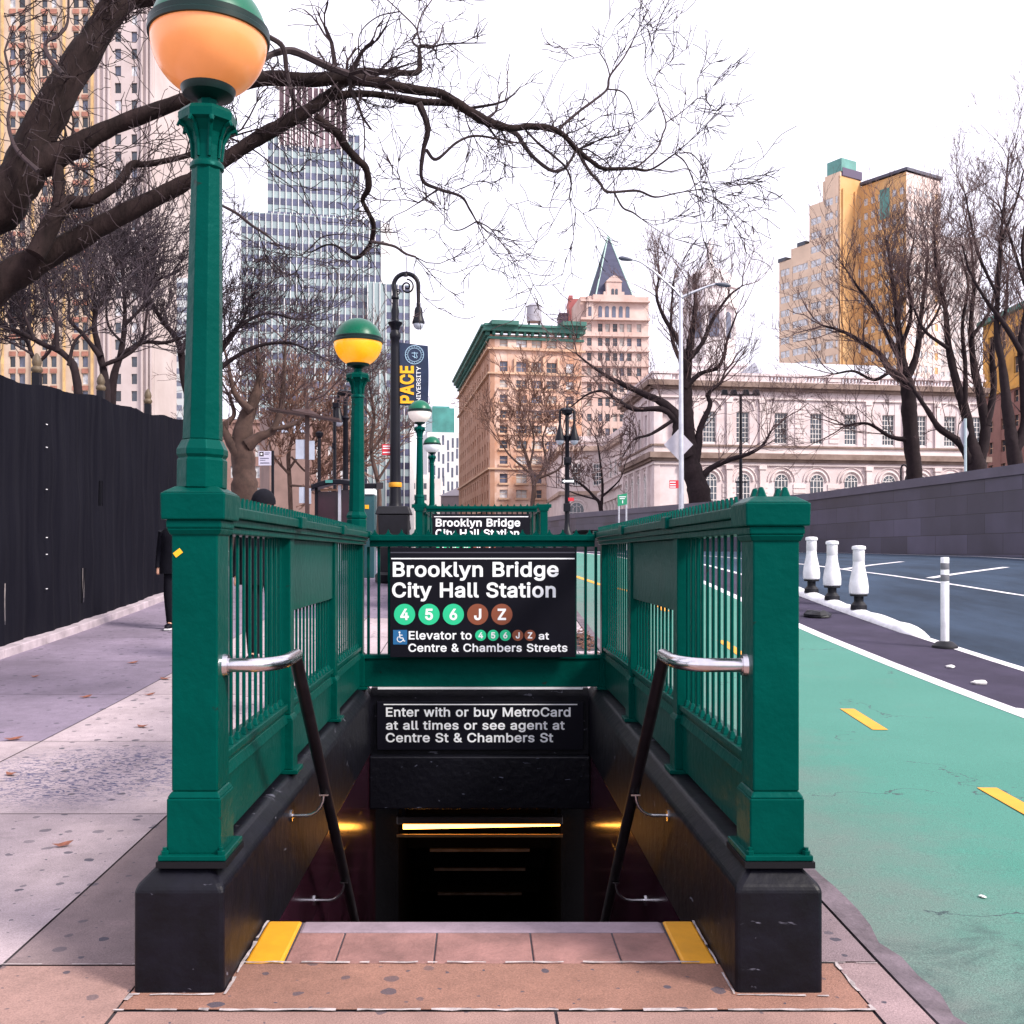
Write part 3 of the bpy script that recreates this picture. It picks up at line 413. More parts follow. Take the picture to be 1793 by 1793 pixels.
# ================================================================ GROUND, ROAD, PAVEMENT
def sheet(mb, xs, ys, dz, hole=None):
    idx = {}
    nx, ny = len(xs), len(ys)
    V = [(x, y, gz(y) + dz) for y in ys for x in xs]
    fs = []
    for j in range(ny - 1):
        for i in range(nx - 1):
            if hole and hole[0] - 1e-6 <= xs[i] and xs[i + 1] <= hole[1] + 1e-6 and hole[2] - 1e-6 <= ys[j] and ys[j + 1] <= hole[3] + 1e-6:
                continue
            fs.append((j * nx + i, j * nx + i + 1, (j + 1) * nx + i + 1, (j + 1) * nx + i))
    mb.add(V, fs)
def yr(a, b, st=1.0):
    n = max(1, int(round((b - a) / st)))
    return [a + (b - a) * i / n for i in range(n + 1)]
def strip(mb, pts, w, dz):
    """painted stripe along ground points (x, y), following the slope"""
    P = []
    for (x0, y0), (x1, y1) in zip(pts[:-1], pts[1:]):
        n = max(1, int(math.hypot(x1 - x0, y1 - y0) / 0.8))
        P += [(x0 + (x1 - x0) * i / n, y0 + (y1 - y0) * i / n) for i in range(n)]
    P.append(pts[-1])
    V, fs = [], []
    for i, (x, y) in enumerate(P):
        a, b = P[max(0, i - 1)], P[min(len(P) - 1, i + 1)]
        dx, dy = b[0] - a[0], b[1] - a[1]; l = math.hypot(dx, dy)
        nx_, ny_ = -dy / l * w / 2, dx / l * w / 2
        for s in (-1, 1):
            xx, yy = x + nx_ * s, y + ny_ * s
            V.append((xx, yy, gz(yy) + dz))
        if i: fs.append((2 * i - 2, 2 * i - 1, 2 * i + 1, 2 * i))
    mb.add(V, fs)

HOLE = (-0.95, 0.95, 4.33, 8.7)
YS = sorted(set([-6, -2, 0, 1, 2, 3, 4.33] + yr(4.33, 8.7, 0.8) + yr(8.7, 40, 1.0) + yr(40, 80, 4) + yr(80, 200, 12)))
mb = MB()
sheet(mb, [-1800, -200, -60, -20, -0.95, 0.95, 20, 60, 200, 1800], [-60] + YS + [300, 500, 900, 3000], -0.30, HOLE)
struct(obj('ground', mb, pm('ground_earth', (0.16, 0.13, 0.12), 0.95, var=0.3, vscale=0.5)))

asph = pm('asphalt_blue_grey', (0.028, 0.045, 0.074), 0.85, spec=.15, var=0.38, vscale=.8, bump=0.4, bscale=120, stretch=(1, 0.35, 1))
mb = MB(); sheet(mb, [1.5, 6, 12, 20, 34], [y for y in YS if y <= 110], -0.06)
struct(obj('road', mb, asph))

def green_lane_mat():
    m = pm('green_lane_paint', (0.12, 0.40, 0.33), 0.7)
    nt = m.node_tree; N = nt.nodes; L = nt.links; p = N['Principled BSDF']
    tc = N.new('ShaderNodeTexCoord'); sx = N.new('ShaderNodeSeparateXYZ'); L.new(tc.outputs['Object'], sx.inputs[0])
    n1 = N.new('ShaderNodeTexNoise'); n1.inputs['Scale'].default_value = 1.3; n1.inputs['Detail'].default_value = 8; n1.inputs['Roughness'].default_value = .7
    L.new(tc.outputs['Object'], n1.inputs['Vector'])
    # worn and dirty towards the kerb
    mr = N.new('ShaderNodeMapRange'); mr.inputs['From Min'].default_value = 1.55; mr.inputs['From Max'].default_value = 2.9
    mr.inputs['To Min'].default_value = 0.42; mr.inputs['To Max'].default_value = -0.20
    L.new(sx.outputs['X'], mr.inputs['Value'])
    ad = N.new('ShaderNodeMath'); ad.operation = 'ADD'; L.new(n1.outputs['Fac'], ad.inputs[0]); L.new(mr.outputs[0], ad.inputs[1])
    rp = N.new('ShaderNodeValToRGB'); rp.color_ramp.elements[0].position = 0.38; rp.color_ramp.elements[1].position = 1.0
    L.new(ad.outputs[0], rp.inputs['Fac'])
    n2 = N.new('ShaderNodeTexNoise'); n2.inputs['Scale'].default_value = 0.8; n2.inputs['Detail'].default_value = 5
    L.new(tc.outputs['Object'], n2.inputs['Vector'])
    c1 = N.new('ShaderNodeMixRGB'); c1.inputs['Color1'].default_value = (0.026, 0.165, 0.118, 1); c1.inputs['Color2'].default_value = (0.056, 0.222, 0.170, 1)
    L.new(n2.outputs['Fac'], c1.inputs['Fac'])
    c2 = N.new('ShaderNodeMixRGB'); c2.inputs['Color2'].default_value = (0.120, 0.155, 0.138, 1)
    L.new(rp.outputs['Color'], c2.inputs['Fac']); L.new(c1.outputs['Color'], c2.inputs['Color1'])
    # dark tar smears and fine cracks
    v = N.new('ShaderNodeTexVoronoi'); v.feature = 'DISTANCE_TO_EDGE'; v.inputs['Scale'].default_value = 0.55
    nd = N.new('ShaderNodeTexNoise'); nd.inputs['Scale'].default_value = 3.0; nd.inputs['Detail'].default_value = 6
    L.new(tc.outputs['Object'], nd.inputs['Vector'])
    va = N.new('ShaderNodeVectorMath'); va.operation = 'ADD'
    vs_ = N.new('ShaderNodeVectorMath'); vs_.operation = 'SCALE'; vs_.inputs['Scale'].default_value = 0.9
    L.new(nd.outputs['Color'], vs_.inputs[0]); L.new(tc.outputs['Object'], va.inputs[0]); L.new(vs_.outputs[0], va.inputs[1])
    L.new(va.outputs[0], v.inputs['Vector'])
    lt = N.new('ShaderNodeMath'); lt.operation = 'LESS_THAN'; lt.inputs[1].default_value = 0.0035; L.new(v.outputs['Distance'], lt.inputs[0])
    n3 = N.new('ShaderNodeTexNoise'); n3.inputs['Scale'].default_value = 1.1
    L.new(tc.outputs['Object'], n3.inputs['Vector'])
    gt = N.new('ShaderNodeMath'); gt.operation = 'GREATER_THAN'; gt.inputs[1].default_value = 0.54; L.new(n3.outputs['Fac'], gt.inputs[0])
    mu = N.new('ShaderNodeMath'); mu.operation = 'MULTIPLY'; L.new(lt.outputs[0], mu.inputs[0]); L.new(gt.outputs[0], mu.inputs[1])
    c3 = N.new('ShaderNodeMixRGB'); c3.inputs['Color2'].default_value = (0.03, 0.06, 0.06, 1)
    L.new(mu.outputs[0], c3.inputs['Fac']); L.new(c2.outputs['Color'], c3.inputs['Color1'])
    # tarry smear along the gutter
    n5 = N.new('ShaderNodeTexNoise'); n5.inputs['Scale'].default_value = 2.1; n5.inputs['Detail'].default_value = 9; n5.inputs['Roughness'].default_value = .72; n5.inputs['Distortion'].default_value = .8
    L.new(tc.outputs['Object'], n5.inputs['Vector'])
    dd = N.new('ShaderNodeVectorMath'); dd.operation = 'DISTANCE'; dd.inputs[1].default_value = (1.95, 3.9, -.05); L.new(tc.outputs['Object'], dd.inputs[0])
    r5 = N.new('ShaderNodeMapRange'); r5.inputs['From Min'].default_value = .25; r5.inputs['From Max'].default_value = 1.2; r5.inputs['To Min'].default_value = .13; r5.inputs['To Max'].default_value = -.12; L.new(dd.outputs['Value'], r5.inputs['Value'])
    a5 = N.new('ShaderNodeMath'); a5.operation = 'ADD'; L.new(n5.outputs['Fac'], a5.inputs[0]); L.new(r5.outputs[0], a5.inputs[1])
    p5 = N.new('ShaderNodeMapRange'); p5.inputs['From Min'].default_value = .56; p5.inputs['From Max'].default_value = .68; p5.inputs['To Max'].default_value = .55; L.new(a5.outputs[0], p5.inputs['Value'])
    c5 = N.new('ShaderNodeMixRGB'); c5.inputs['Color2'].default_value = (0.035, 0.075, 0.068, 1); L.new(p5.outputs[0], c5.inputs['Fac']); L.new(c3.outputs['Color'], c5.inputs['Color1']); c3 = c5
    n4 = N.new('ShaderNodeTexNoise'); n4.inputs['Scale'].default_value = 160; n4.inputs['Detail'].default_value = 2
    L.new(tc.outputs['Object'], n4.inputs['Vector'])
    m4 = N.new('ShaderNodeMapRange'); m4.inputs['From Min'].default_value = .3; m4.inputs['From Max'].default_value = .7; m4.inputs['To Min'].default_value = 0.62; m4.inputs['To Max'].default_value = 1.3; L.new(n4.outputs['Fac'], m4.inputs['Value'])
    sc_ = N.new('ShaderNodeVectorMath'); sc_.operation = 'SCALE'; L.new(c3.outputs['Color'], sc_.inputs[0]); L.new(m4.outputs[0], sc_.inputs['Scale'])
    L.new(sc_.outputs[0], p.inputs['Base Color'])
    bp = N.new('ShaderNodeBump'); bp.inputs['Strength'].default_value = 0.35; bp.inputs['Distance'].default_value = 0.006
    L.new(n4.outputs['Fac'], bp.inputs['Height']); L.new(bp.outputs['Normal'], p.inputs['Normal'])
    return m
mb = MB(); sheet(mb, [1.53, 2.4, 3.2, 4.0, 4.72], [y for y in YS if y <= 70], -0.056)
struct(obj('bike_lane', mb, green_lane_mat()))
mb = MB(); sheet(mb, [4.74, 5.4, 6.06], [y for y in YS if 2 <= y <= 80], -0.056)
struct(obj('buffer_strip', mb, pm('buffer_asphalt', (0.042, 0.035, 0.060), 0.85, spec=.15, var=0.25, vscale=1.5, bump=0.5, bscale=110)))
mb = MB()
strip(mb, [(4.78, -2), (4.78, 60)], 0.17, -0.052)
strip(mb, [(6.12, 2), (6.12, 60)], 0.15, -0.052)
strip(mb, [(12.3, 12), (10.2, 20.2), (9.2, 25.9), (8.6, 32), (8.0, 44)], 0.14, -0.052)
strip(mb, [(16.3, 22), (17.6, 36.2), (16.4, 50), (13.2, 60)], 0.20, -0.052)
strip(mb, [(9.15, 26.6), (12.4, 31.0)], 0.16, -0.051)
strip(mb, [(10.05, 23.6), (13.7, 27.5)], 0.18, -0.051)
mb.add([(4.87, 7.6, gz(7.6) - .051), (5.6, 7.0, gz(7.0) - .051), (5.6, 8.6, gz(8.6) - .051), (4.87, 9.6, gz(9.6) - .051)], [(0, 1, 2, 3)])
o = obj('road_markings', mb, M['wline']); struct(o)
mb = MB()
for a, b, c in ((5.35, 6.75, 3.19), (8.62, 9.55, 3.27), (13.0, 14.3, 3.22), (17.6, 18.9, 3.1)):
    strip(mb, [(c, a), (c + 0.05, b)], 0.125, -0.051)
strip(mb, [(2.1, 24.6), (2.5, 22.0), (3.0, 20.5)], 0.14, -0.051)
struct(obj('road_markings', mb, M['yline']))

def slab_mat():
    m = bpy.data.materials.new('pavement_slabs'); m.use_nodes = True
    nt = m.node_tree; N = nt.nodes; L = nt.links; p = N['Principled BSDF']
    at_ = N.new('ShaderNodeVertexColor'); at_.layer_name = 'tint'
    tc = N.new('ShaderNodeTexCoord')
    def noise(s, d=6, r=.6):
        n = N.new('ShaderNodeTexNoise'); n.inputs['Scale'].default_value = s; n.inputs['Detail'].default_value = d; n.inputs['Roughness'].default_value = r
        L.new(tc.outputs['Object'], n.inputs['Vector']); return n
    def rng(src, a, b, c, d):
        r = N.new('ShaderNodeMapRange'); r.inputs['From Min'].default_value = a; r.inputs['From Max'].default_value = b
        r.inputs['To Min'].default_value = c; r.inputs['To Max'].default_value = d; L.new(src, r.inputs['Value']); return r.outputs[0]
    def mul(a, b):
        k = N.new('ShaderNodeMath'); k.operation = 'MULTIPLY'; L.new(a, k.inputs[0]); L.new(b, k.inputs[1]); return k.outputs[0]
    big = rng(noise(0.9, 7, .65).outputs['Fac'], .3, .7, .70, 1.18)
    mid = rng(noise(9, 5).outputs['Fac'], .3, .7, .88, 1.10)
    fine = rng(noise(150, 3, .7).outputs['Fac'], .3, .7, .70, 1.24)
    f = mul(mul(big, mid), fine)
    sc_ = N.new('ShaderNodeVectorMath'); sc_.operation = 'SCALE'; L.new(at_.outputs['Color'], sc_.inputs[0]); L.new(f, sc_.inputs['Scale'])
    # trodden gum
    vo = N.new('ShaderNodeTexVoronoi'); vo.inputs['Scale'].default_value = 7.0
    wob = N.new('ShaderNodeVectorMath'); wob.operation = 'ADD'
    ws = N.new('ShaderNodeVectorMath'); ws.operation = 'SCALE'; ws.inputs['Scale'].default_value = 0.035
    L.new(noise(16, 2).outputs['Color'], ws.inputs[0]); L.new(tc.outputs['Object'], wob.inputs[0]); L.new(ws.outputs[0], wob.inputs[1])
    L.new(wob.outputs[0], vo.inputs['Vector'])
    sp = N.new('ShaderNodeSeparateColor'); L.new(vo.outputs['Color'], sp.inputs[0])
    vo.voronoi_dimensions = '2D'; rad = rng(sp.outputs[0], 0.60, 1.0, 0.04, 0.21)
    lt = N.new('ShaderNodeMath'); lt.operation = 'LESS_THAN'; L.new(vo.outputs['Distance'], lt.inputs[0]); L.new(rad, lt.inputs[1])
    op = mul(lt.outputs[0], rng(sp.outputs[1], 0, 1, 0.45, 0.95))
    mx = N.new('ShaderNodeMixRGB'); mx.inputs['Color2'].default_value = (0.05, 0.045, 0.065, 1)
    L.new(op, mx.inputs['Fac']); L.new(sc_.outputs[0], mx.inputs['Color1'])
    # hairline scratches in the rough patches
    vc = N.new('ShaderNodeTexNoise'); vc.inputs['Scale'].default_value = 34; vc.inputs['Detail'].default_value = 3; vc.inputs['Distortion'].default_value = 1.4
    mp = N.new('ShaderNodeMapping'); mp.inputs['Scale'].default_value = (0.55, 1, 1); L.new(tc.outputs['Object'], mp.inputs['Vector']); L.new(mp.outputs[0], vc.inputs['Vector'])
    sl = N.new('ShaderNodeMath'); sl.operation = 'LESS_THAN'; sl.inputs[1].default_value = 0.46; L.new(vc.outputs['Fac'], sl.inputs[0])
    # one etched patch beside the stair
    sx = N.new('ShaderNodeVectorMath'); sx.operation = 'DISTANCE'; sx.inputs[1].default_value = (-2.55, 6.95, 0.09)
    L.new(tc.outputs['Object'], sx.inputs[0])
    pa = rng(sx.outputs['Value'], 0.5, 1.0, 1.0, 0.0)
    op2 = mul(sl.outputs[0], pa)
    mx2 = N.new('ShaderNodeMixRGB'); mx2.inputs['Color2'].default_value = (0.085, 0.08, 0.15, 1)
    L.new(op2, mx2.inputs['Fac']); L.new(mx.outputs['Color'], mx2.inputs['Color1'])
    L.new(mx2.outputs['Color'], p.inputs['Base Color'])
    p.inputs['Roughness'].default_value = 0.82
    bp = N.new('ShaderNodeBump'); bp.inputs['Strength'].default_value = 0.45; bp.inputs['Distance'].default_value = 0.006
    L.new(f, bp.inputs['Height']); L.new(bp.outputs['Normal'], p.inputs['Normal'])
    return m
SLAB = slab_mat()
rnd = random.Random(4)
mb = MB(); tints = []
def slab(x0, x1, y0, y1, c, j=0.011, dz=0.0):
    ys = yr(y0 + j / 2, y1 - j / 2, 1.1)
    k = rnd.uniform(0.93, 1.07)
    for a, b in zip(ys[:-1], ys[1:]):
        mb.quad((x0 + j / 2, a, gz(a) + dz), (x1 - j / 2, a, gz(a) + dz), (x1 - j / 2, b, gz(b) + dz), (x0 + j / 2, b, gz(b) + dz))
        tints.append((c[0] * k, c[1] * k, c[2] * k, 1))
LIGHT, DARK, PINK, FAR = (0.415, 0.335, 0.355), (0.20, 0.145, 0.148), (0.285, 0.170, 0.145), (0.205, 0.163, 0.222)
CJ = [-2.3, -.25, 1.8, 3.87, 5.95, 7.93, 10.0, 12.1, 14.2, 16.3]
for a, b in zip(CJ[:-1], CJ[1:]):
    near = b < 4
    slab(-1.75, -1.2, a, b, PINK if near else DARK if b < 6.5 else LIGHT)
    slab(-3.29, -1.75, a, b, (0.31, 0.225, 0.225) if near else (0.35, 0.28, 0.30) if b < 6.5 else LIGHT)
    slab(-5.62, -3.29, a, b, (0.31, 0.235, 0.24) if near else LIGHT if b < 8.2 else FAR)
for a, b in zip(yr(16.3, 78, 2.05)[:-1], yr(16.3, 78, 2.05)[1:]):
    for x0, x1 in ((-5.62, -3.29), (-3.29, -1.3), (-1.3, 0.0), (0.0, 1.47)):
        slab(x0, x1, a, b, FAR if x0 < -3 else LIGHT)
for a, b in ((8.86, 10.9), (10.9, 12.95), (12.95, 14.6), (14.6, 16.3)):
    slab(-1.2, 0.1, a, b, LIGHT); slab(0.1, 1.2, a, b, LIGHT)
    if a != 12.95: slab(1.2, 1.47, a, b, LIGHT)
for a, b in ((-2.3, .3), (.3, 1.9), (1.9, 3.49)):
    slab(-1.2, 0.25, a, b, PINK); slab(0.25, 1.3, a, b, PINK)
for a, b in ((-2.3, .3), (.3, 1.9), (1.9, 3.9)):
    slab(1.3, 1.47, a, b, (0.26, 0.18, 0.185))
for a, b in ((3.9, 6.0), (6.0, 8.86)):
    slab(1.19, 1.47, a, b, (0.215, 0.155, 0.17))
slab(-1.2, 1.3, 3.5, 3.885, (0.262, 0.130, 0.094), j=0.002, dz=0.001)
sw = obj('sidewalk', mb, SLAB); struct(sw)
ca = sw.data.color_attributes.new('tint', 'FLOAT_COLOR', 'CORNER')
buf = [v for t in tints for v in t * 4]
ca.data.foreach_set('color', buf)
mb = MB(); sheet(mb, [-7.2, -3, -0.95, 0.95, 1.47], [y for y in YS if -6 <= y <= 80], -0.012, HOLE)
struct(obj('sidewalk_bed', mb, pm('dark_joint', (0.055, 0.045, 0.055), 0.95, var=0.3, vscale=3)))
mb = MB()
rk = random.Random(6); kx = {}
def kj(y):
    return kx.setdefault(round(y, 3), rk.uniform(-.016, .010) + (rk.uniform(-.05, -.02) if rk.random() < .12 else 0)) if y < 14 else 0
KY = [v for a, b in zip(yr(-2, 78, 2.4)[:-1], yr(-2, 78, 2.4)[1:]) for v in zip(yr(a + .006, b - .006, .16 if a < 12 else 2.4)[:-1], yr(a + .006, b - .006, .16 if a < 12 else 2.4)[1:])]
for a2, b2 in KY:
    mb.hexa([(1.478, a2, gz(a2) - .3), (1.60 + kj(a2), a2, gz(a2) - .3), (1.60 + kj(b2), b2, gz(b2) - .3), (1.478, b2, gz(b2) - .3),
             (1.478, a2, gz(a2)), (1.60 + kj(a2), a2, gz(a2) - .010 + kj(a2) * .3), (1.60 + kj(b2), b2, gz(b2) - .010 + kj(b2) * .3), (1.478, b2, gz(b2))])
struct(obj('kerb', mb, pm('kerb_stone', (0.115, 0.088, 0.105), 0.9, var=0.45, vscale=4, bump=0.6, bscale=50)))
# white mortar round the threshold slab
mb = MB(); r2 = random.Random(9)
def rough_line(p0, p1, w, z=0.006):
    n = max(3, int(math.hypot(p1[0] - p0[0], p1[1] - p0[1]) / 0.035)); V = []
    dx, dy = p1[0] - p0[0], p1[1] - p0[1]; l = math.hypot(dx, dy); nx_, ny_ = -dy / l, dx / l
    for i in range(n + 1):
        x, y = p0[0] + dx * i / n, p0[1] + dy * i / n
        a, b = w * r2.uniform(.08, .42), w * r2.uniform(.06, .36)
        V += [(x + nx_ * a, y + ny_ * a, gz(y) + z), (x - nx_ * b, y - ny_ * b, gz(y) + z)]
    mb.add(V, [(2 * i, 2 * i + 1, 2 * i + 3, 2 * i + 2) for i in range(n) if math.sin(i * .9 + p0[0] * 7) + r2.uniform(-.6, 1.4) > -.45])
rough_line((-0.87, 3.885), (0.88, 3.885), 0.028, 0.007)
rough_line((-1.21, 3.49), (1.31, 3.49), 0.03)
rough_line((-1.21, 3.49), (-1.19, 3.60), 0.03, 0.0065); rough_line((-1.2, 3.61), (-0.87, 3.61), 0.025, 0.006)
rough_line((1.30, 3.49), (1.31, 3.89), 0.03, 0.0065); rough_line((0.88, 3.61), (1.19, 3.60), 0.022, 0.006)
rough_line((-0.872, 3.61), (-0.862, 4.3), 0.022, 0.0075); rough_line((0.872, 3.61), (0.868, 4.3), 0.016, 0.0075)
rough_line((1.19, 3.89), (1.46, 3.88), 0.012, 0.006); rough_line((-1.75, 3.87), (-1.2, 3.87), 0.012, 0.006)
struct(obj('mortar_seam_path', mb, M['mortar']))

# ================================================================ STAIRWELL
st = thing('stairwell', (0, 4.33, 0), 'dark descending subway stairwell with maroon tiled walls between the green railings', 'stairwell')
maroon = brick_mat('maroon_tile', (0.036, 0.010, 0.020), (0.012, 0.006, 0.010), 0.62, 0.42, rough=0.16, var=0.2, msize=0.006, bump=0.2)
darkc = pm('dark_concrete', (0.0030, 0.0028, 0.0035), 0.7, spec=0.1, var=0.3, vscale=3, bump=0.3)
stepm = pm('step_concrete', (0.045, 0.035, 0.037), 0.8, var=0.3, vscale=6)
for s in (-1, 1):
    mb = MB(); mb.box(min(s * .886, s * .98), max(s * .886, s * .98), 4.20, 8.98, -4.0, -0.115)
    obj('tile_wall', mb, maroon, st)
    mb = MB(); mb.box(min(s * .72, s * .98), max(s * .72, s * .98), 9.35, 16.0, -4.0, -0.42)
    obj('passage_wall', mb, darkc, st)
mb = MB(); mb.box(-0.885, 0.885, 8.46, 9.0, -0.535, -0.112)
lint = pm('worn_black_lintel', (0.0045, 0.0045, 0.008), 0.34, spec=.3, bump=0.5, bscale=16)
li_n, li_l = lint.node_tree.nodes, lint.node_tree.links
li_t = li_n.new('ShaderNodeTexCoord'); li_q = li_n.new('ShaderNodeMapping'); li_q.inputs['Scale'].default_value = (.5, 1, 1.6); li_l.new(li_t.outputs['Object'], li_q.inputs['Vector'])
li_z = li_n.new('ShaderNodeTexNoise'); li_z.inputs['Scale'].default_value = 22; li_z.inputs['Detail'].default_value = 4; li_z.inputs['Distortion'].default_value = .6; li_l.new(li_q.outputs[0], li_z.inputs['Vector'])
li_r = li_n.new('ShaderNodeValToRGB'); li_r.color_ramp.elements[0].position = .69; li_r.color_ramp.elements[1].position = .73; li_r.color_ramp.elements[0].color = (.0045, .0045, .008, 1); li_r.color_ramp.elements[1].color = (.16, .17, .24, 1)
li_l.new(li_z.outputs['Fac'], li_r.inputs['Fac']); li_l.new(li_r.outputs[0], li_n['Principled BSDF'].inputs['Base Color'])
obj('lintel', mb, lint, st, bevel=0.012)
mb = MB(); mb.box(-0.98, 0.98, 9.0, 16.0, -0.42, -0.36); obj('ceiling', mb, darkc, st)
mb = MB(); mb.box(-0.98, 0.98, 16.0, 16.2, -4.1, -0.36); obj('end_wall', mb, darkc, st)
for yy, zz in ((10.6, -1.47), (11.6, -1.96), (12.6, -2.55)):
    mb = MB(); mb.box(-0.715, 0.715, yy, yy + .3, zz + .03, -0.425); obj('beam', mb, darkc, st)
    mb = MB(); mb.box(-0.50, 0.50, yy - .03, yy + .25, zz, zz + .028); obj('painted_lit_edge', mb, pm('lit_edge_paint', (0.20, 0.16, 0.15), 0.6, var=.4, vscale=5), st)  # added pale strip, its colour standing in for a faintly lit step edge
for i in range(19):
    mb = MB(); y0, z1 = 4.40 + 0.205 * i, -0.18 - 0.178 * i
    mb.box(-0.884, 0.884, y0, y0 + .40, z1 - .2, z1)
    obj('step', mb, stepm, st, bevel=0.012)
mb = MB(); mb.box(-0.98, 0.98, 8.5, 16.0, -4.1, -3.75); obj('floor', mb, stepm, st)

la = thing('stair_landing', (0, 4.1, 0), 'pinkish stone top step with yellow painted ends at the stair mouth', 'top step')
pav = pm('pink_paver', (0.245, 0.122, 0.108), 0.75, var=0.35, vscale=4, bump=0.4, bscale=70)
nos = pm('grey_nosing', (0.255, 0.19, 0.225), 0.7, var=0.2, vscale=6, bump=0.3, bscale=60)
xs = [-0.722, -0.535, -0.17, 0.20, 0.525, 0.742]
for a, b in zip(xs[:-1], xs[1:]):
    mb = MB(); mb.box(a + .003, b - .003, 3.893, 4.203, -.16, 0.003); obj('paver', mb, pav, la, bevel=0.004)
mb = MB(); mb.box(-0.722, 0.742, 4.209, 4.335, -.18, 0.005); obj('nosing', mb, nos, la, bevel=0.014)
for a, b in ((-0.868, -0.726), (0.746, 0.874)):
    mb = MB(); mb.box(a, b, 3.893, 4.336, -.18, 0.006); obj('yellow_edge', mb, M['yellow'], la, bevel=0.012)

cu = thing('stair_curb', (0, 3.63, 0), 'black painted concrete curb with chamfered top round the near stairwell', 'curb')
def curb(parent, xc, y0, y1, z0, zt, opn):
    ya, yb = min(y0, y1), max(y0, y1)
    ch = 0.06
    def wall(x0, x1, ya_, yb_, nm):
        mb = MB()
        R4 = lambda z, e: [(x0 + e, ya_ + e, z), (x1 - e, ya_ + e, z), (x1 - e, yb_ - e, z), (x0 + e, yb_ - e, z)]
        mb.add(R4(z0, 0) + R4(zt - ch, 0) + R4(zt, ch), [(3, 2, 1, 0), (8, 9, 10, 11)] + [(4 * j + i, 4 * j + (i + 1) % 4, 4 * j + 4 + (i + 1) % 4, 4 * j + 4 + i) for j in (0, 1) for i in range(4)])
        return obj(nm, mb, M['black'], parent, bevel=0.016, seg=3)
    wall(xc - 1.19, xc - .88, ya, yb, 'side_curb'); wall(xc + .88, xc + 1.18, ya, yb, 'side_curb')
    ye = (y1 - .3, y1) if y1 > y0 else (y1, y1 + .3)
    mb = MB(); mb.box(xc - .885, xc + .885, ye[0], ye[1], z0, zt - ch)
    mb.frustum(xc, sum(ye) / 2, zt - ch, zt - .003, .885, .15, .885, .15 - ch)
    obj('end_curb', mb, M['black'], parent)
curb(cu, 0, 3.63, 8.86, -0.11, 0.42, 1)

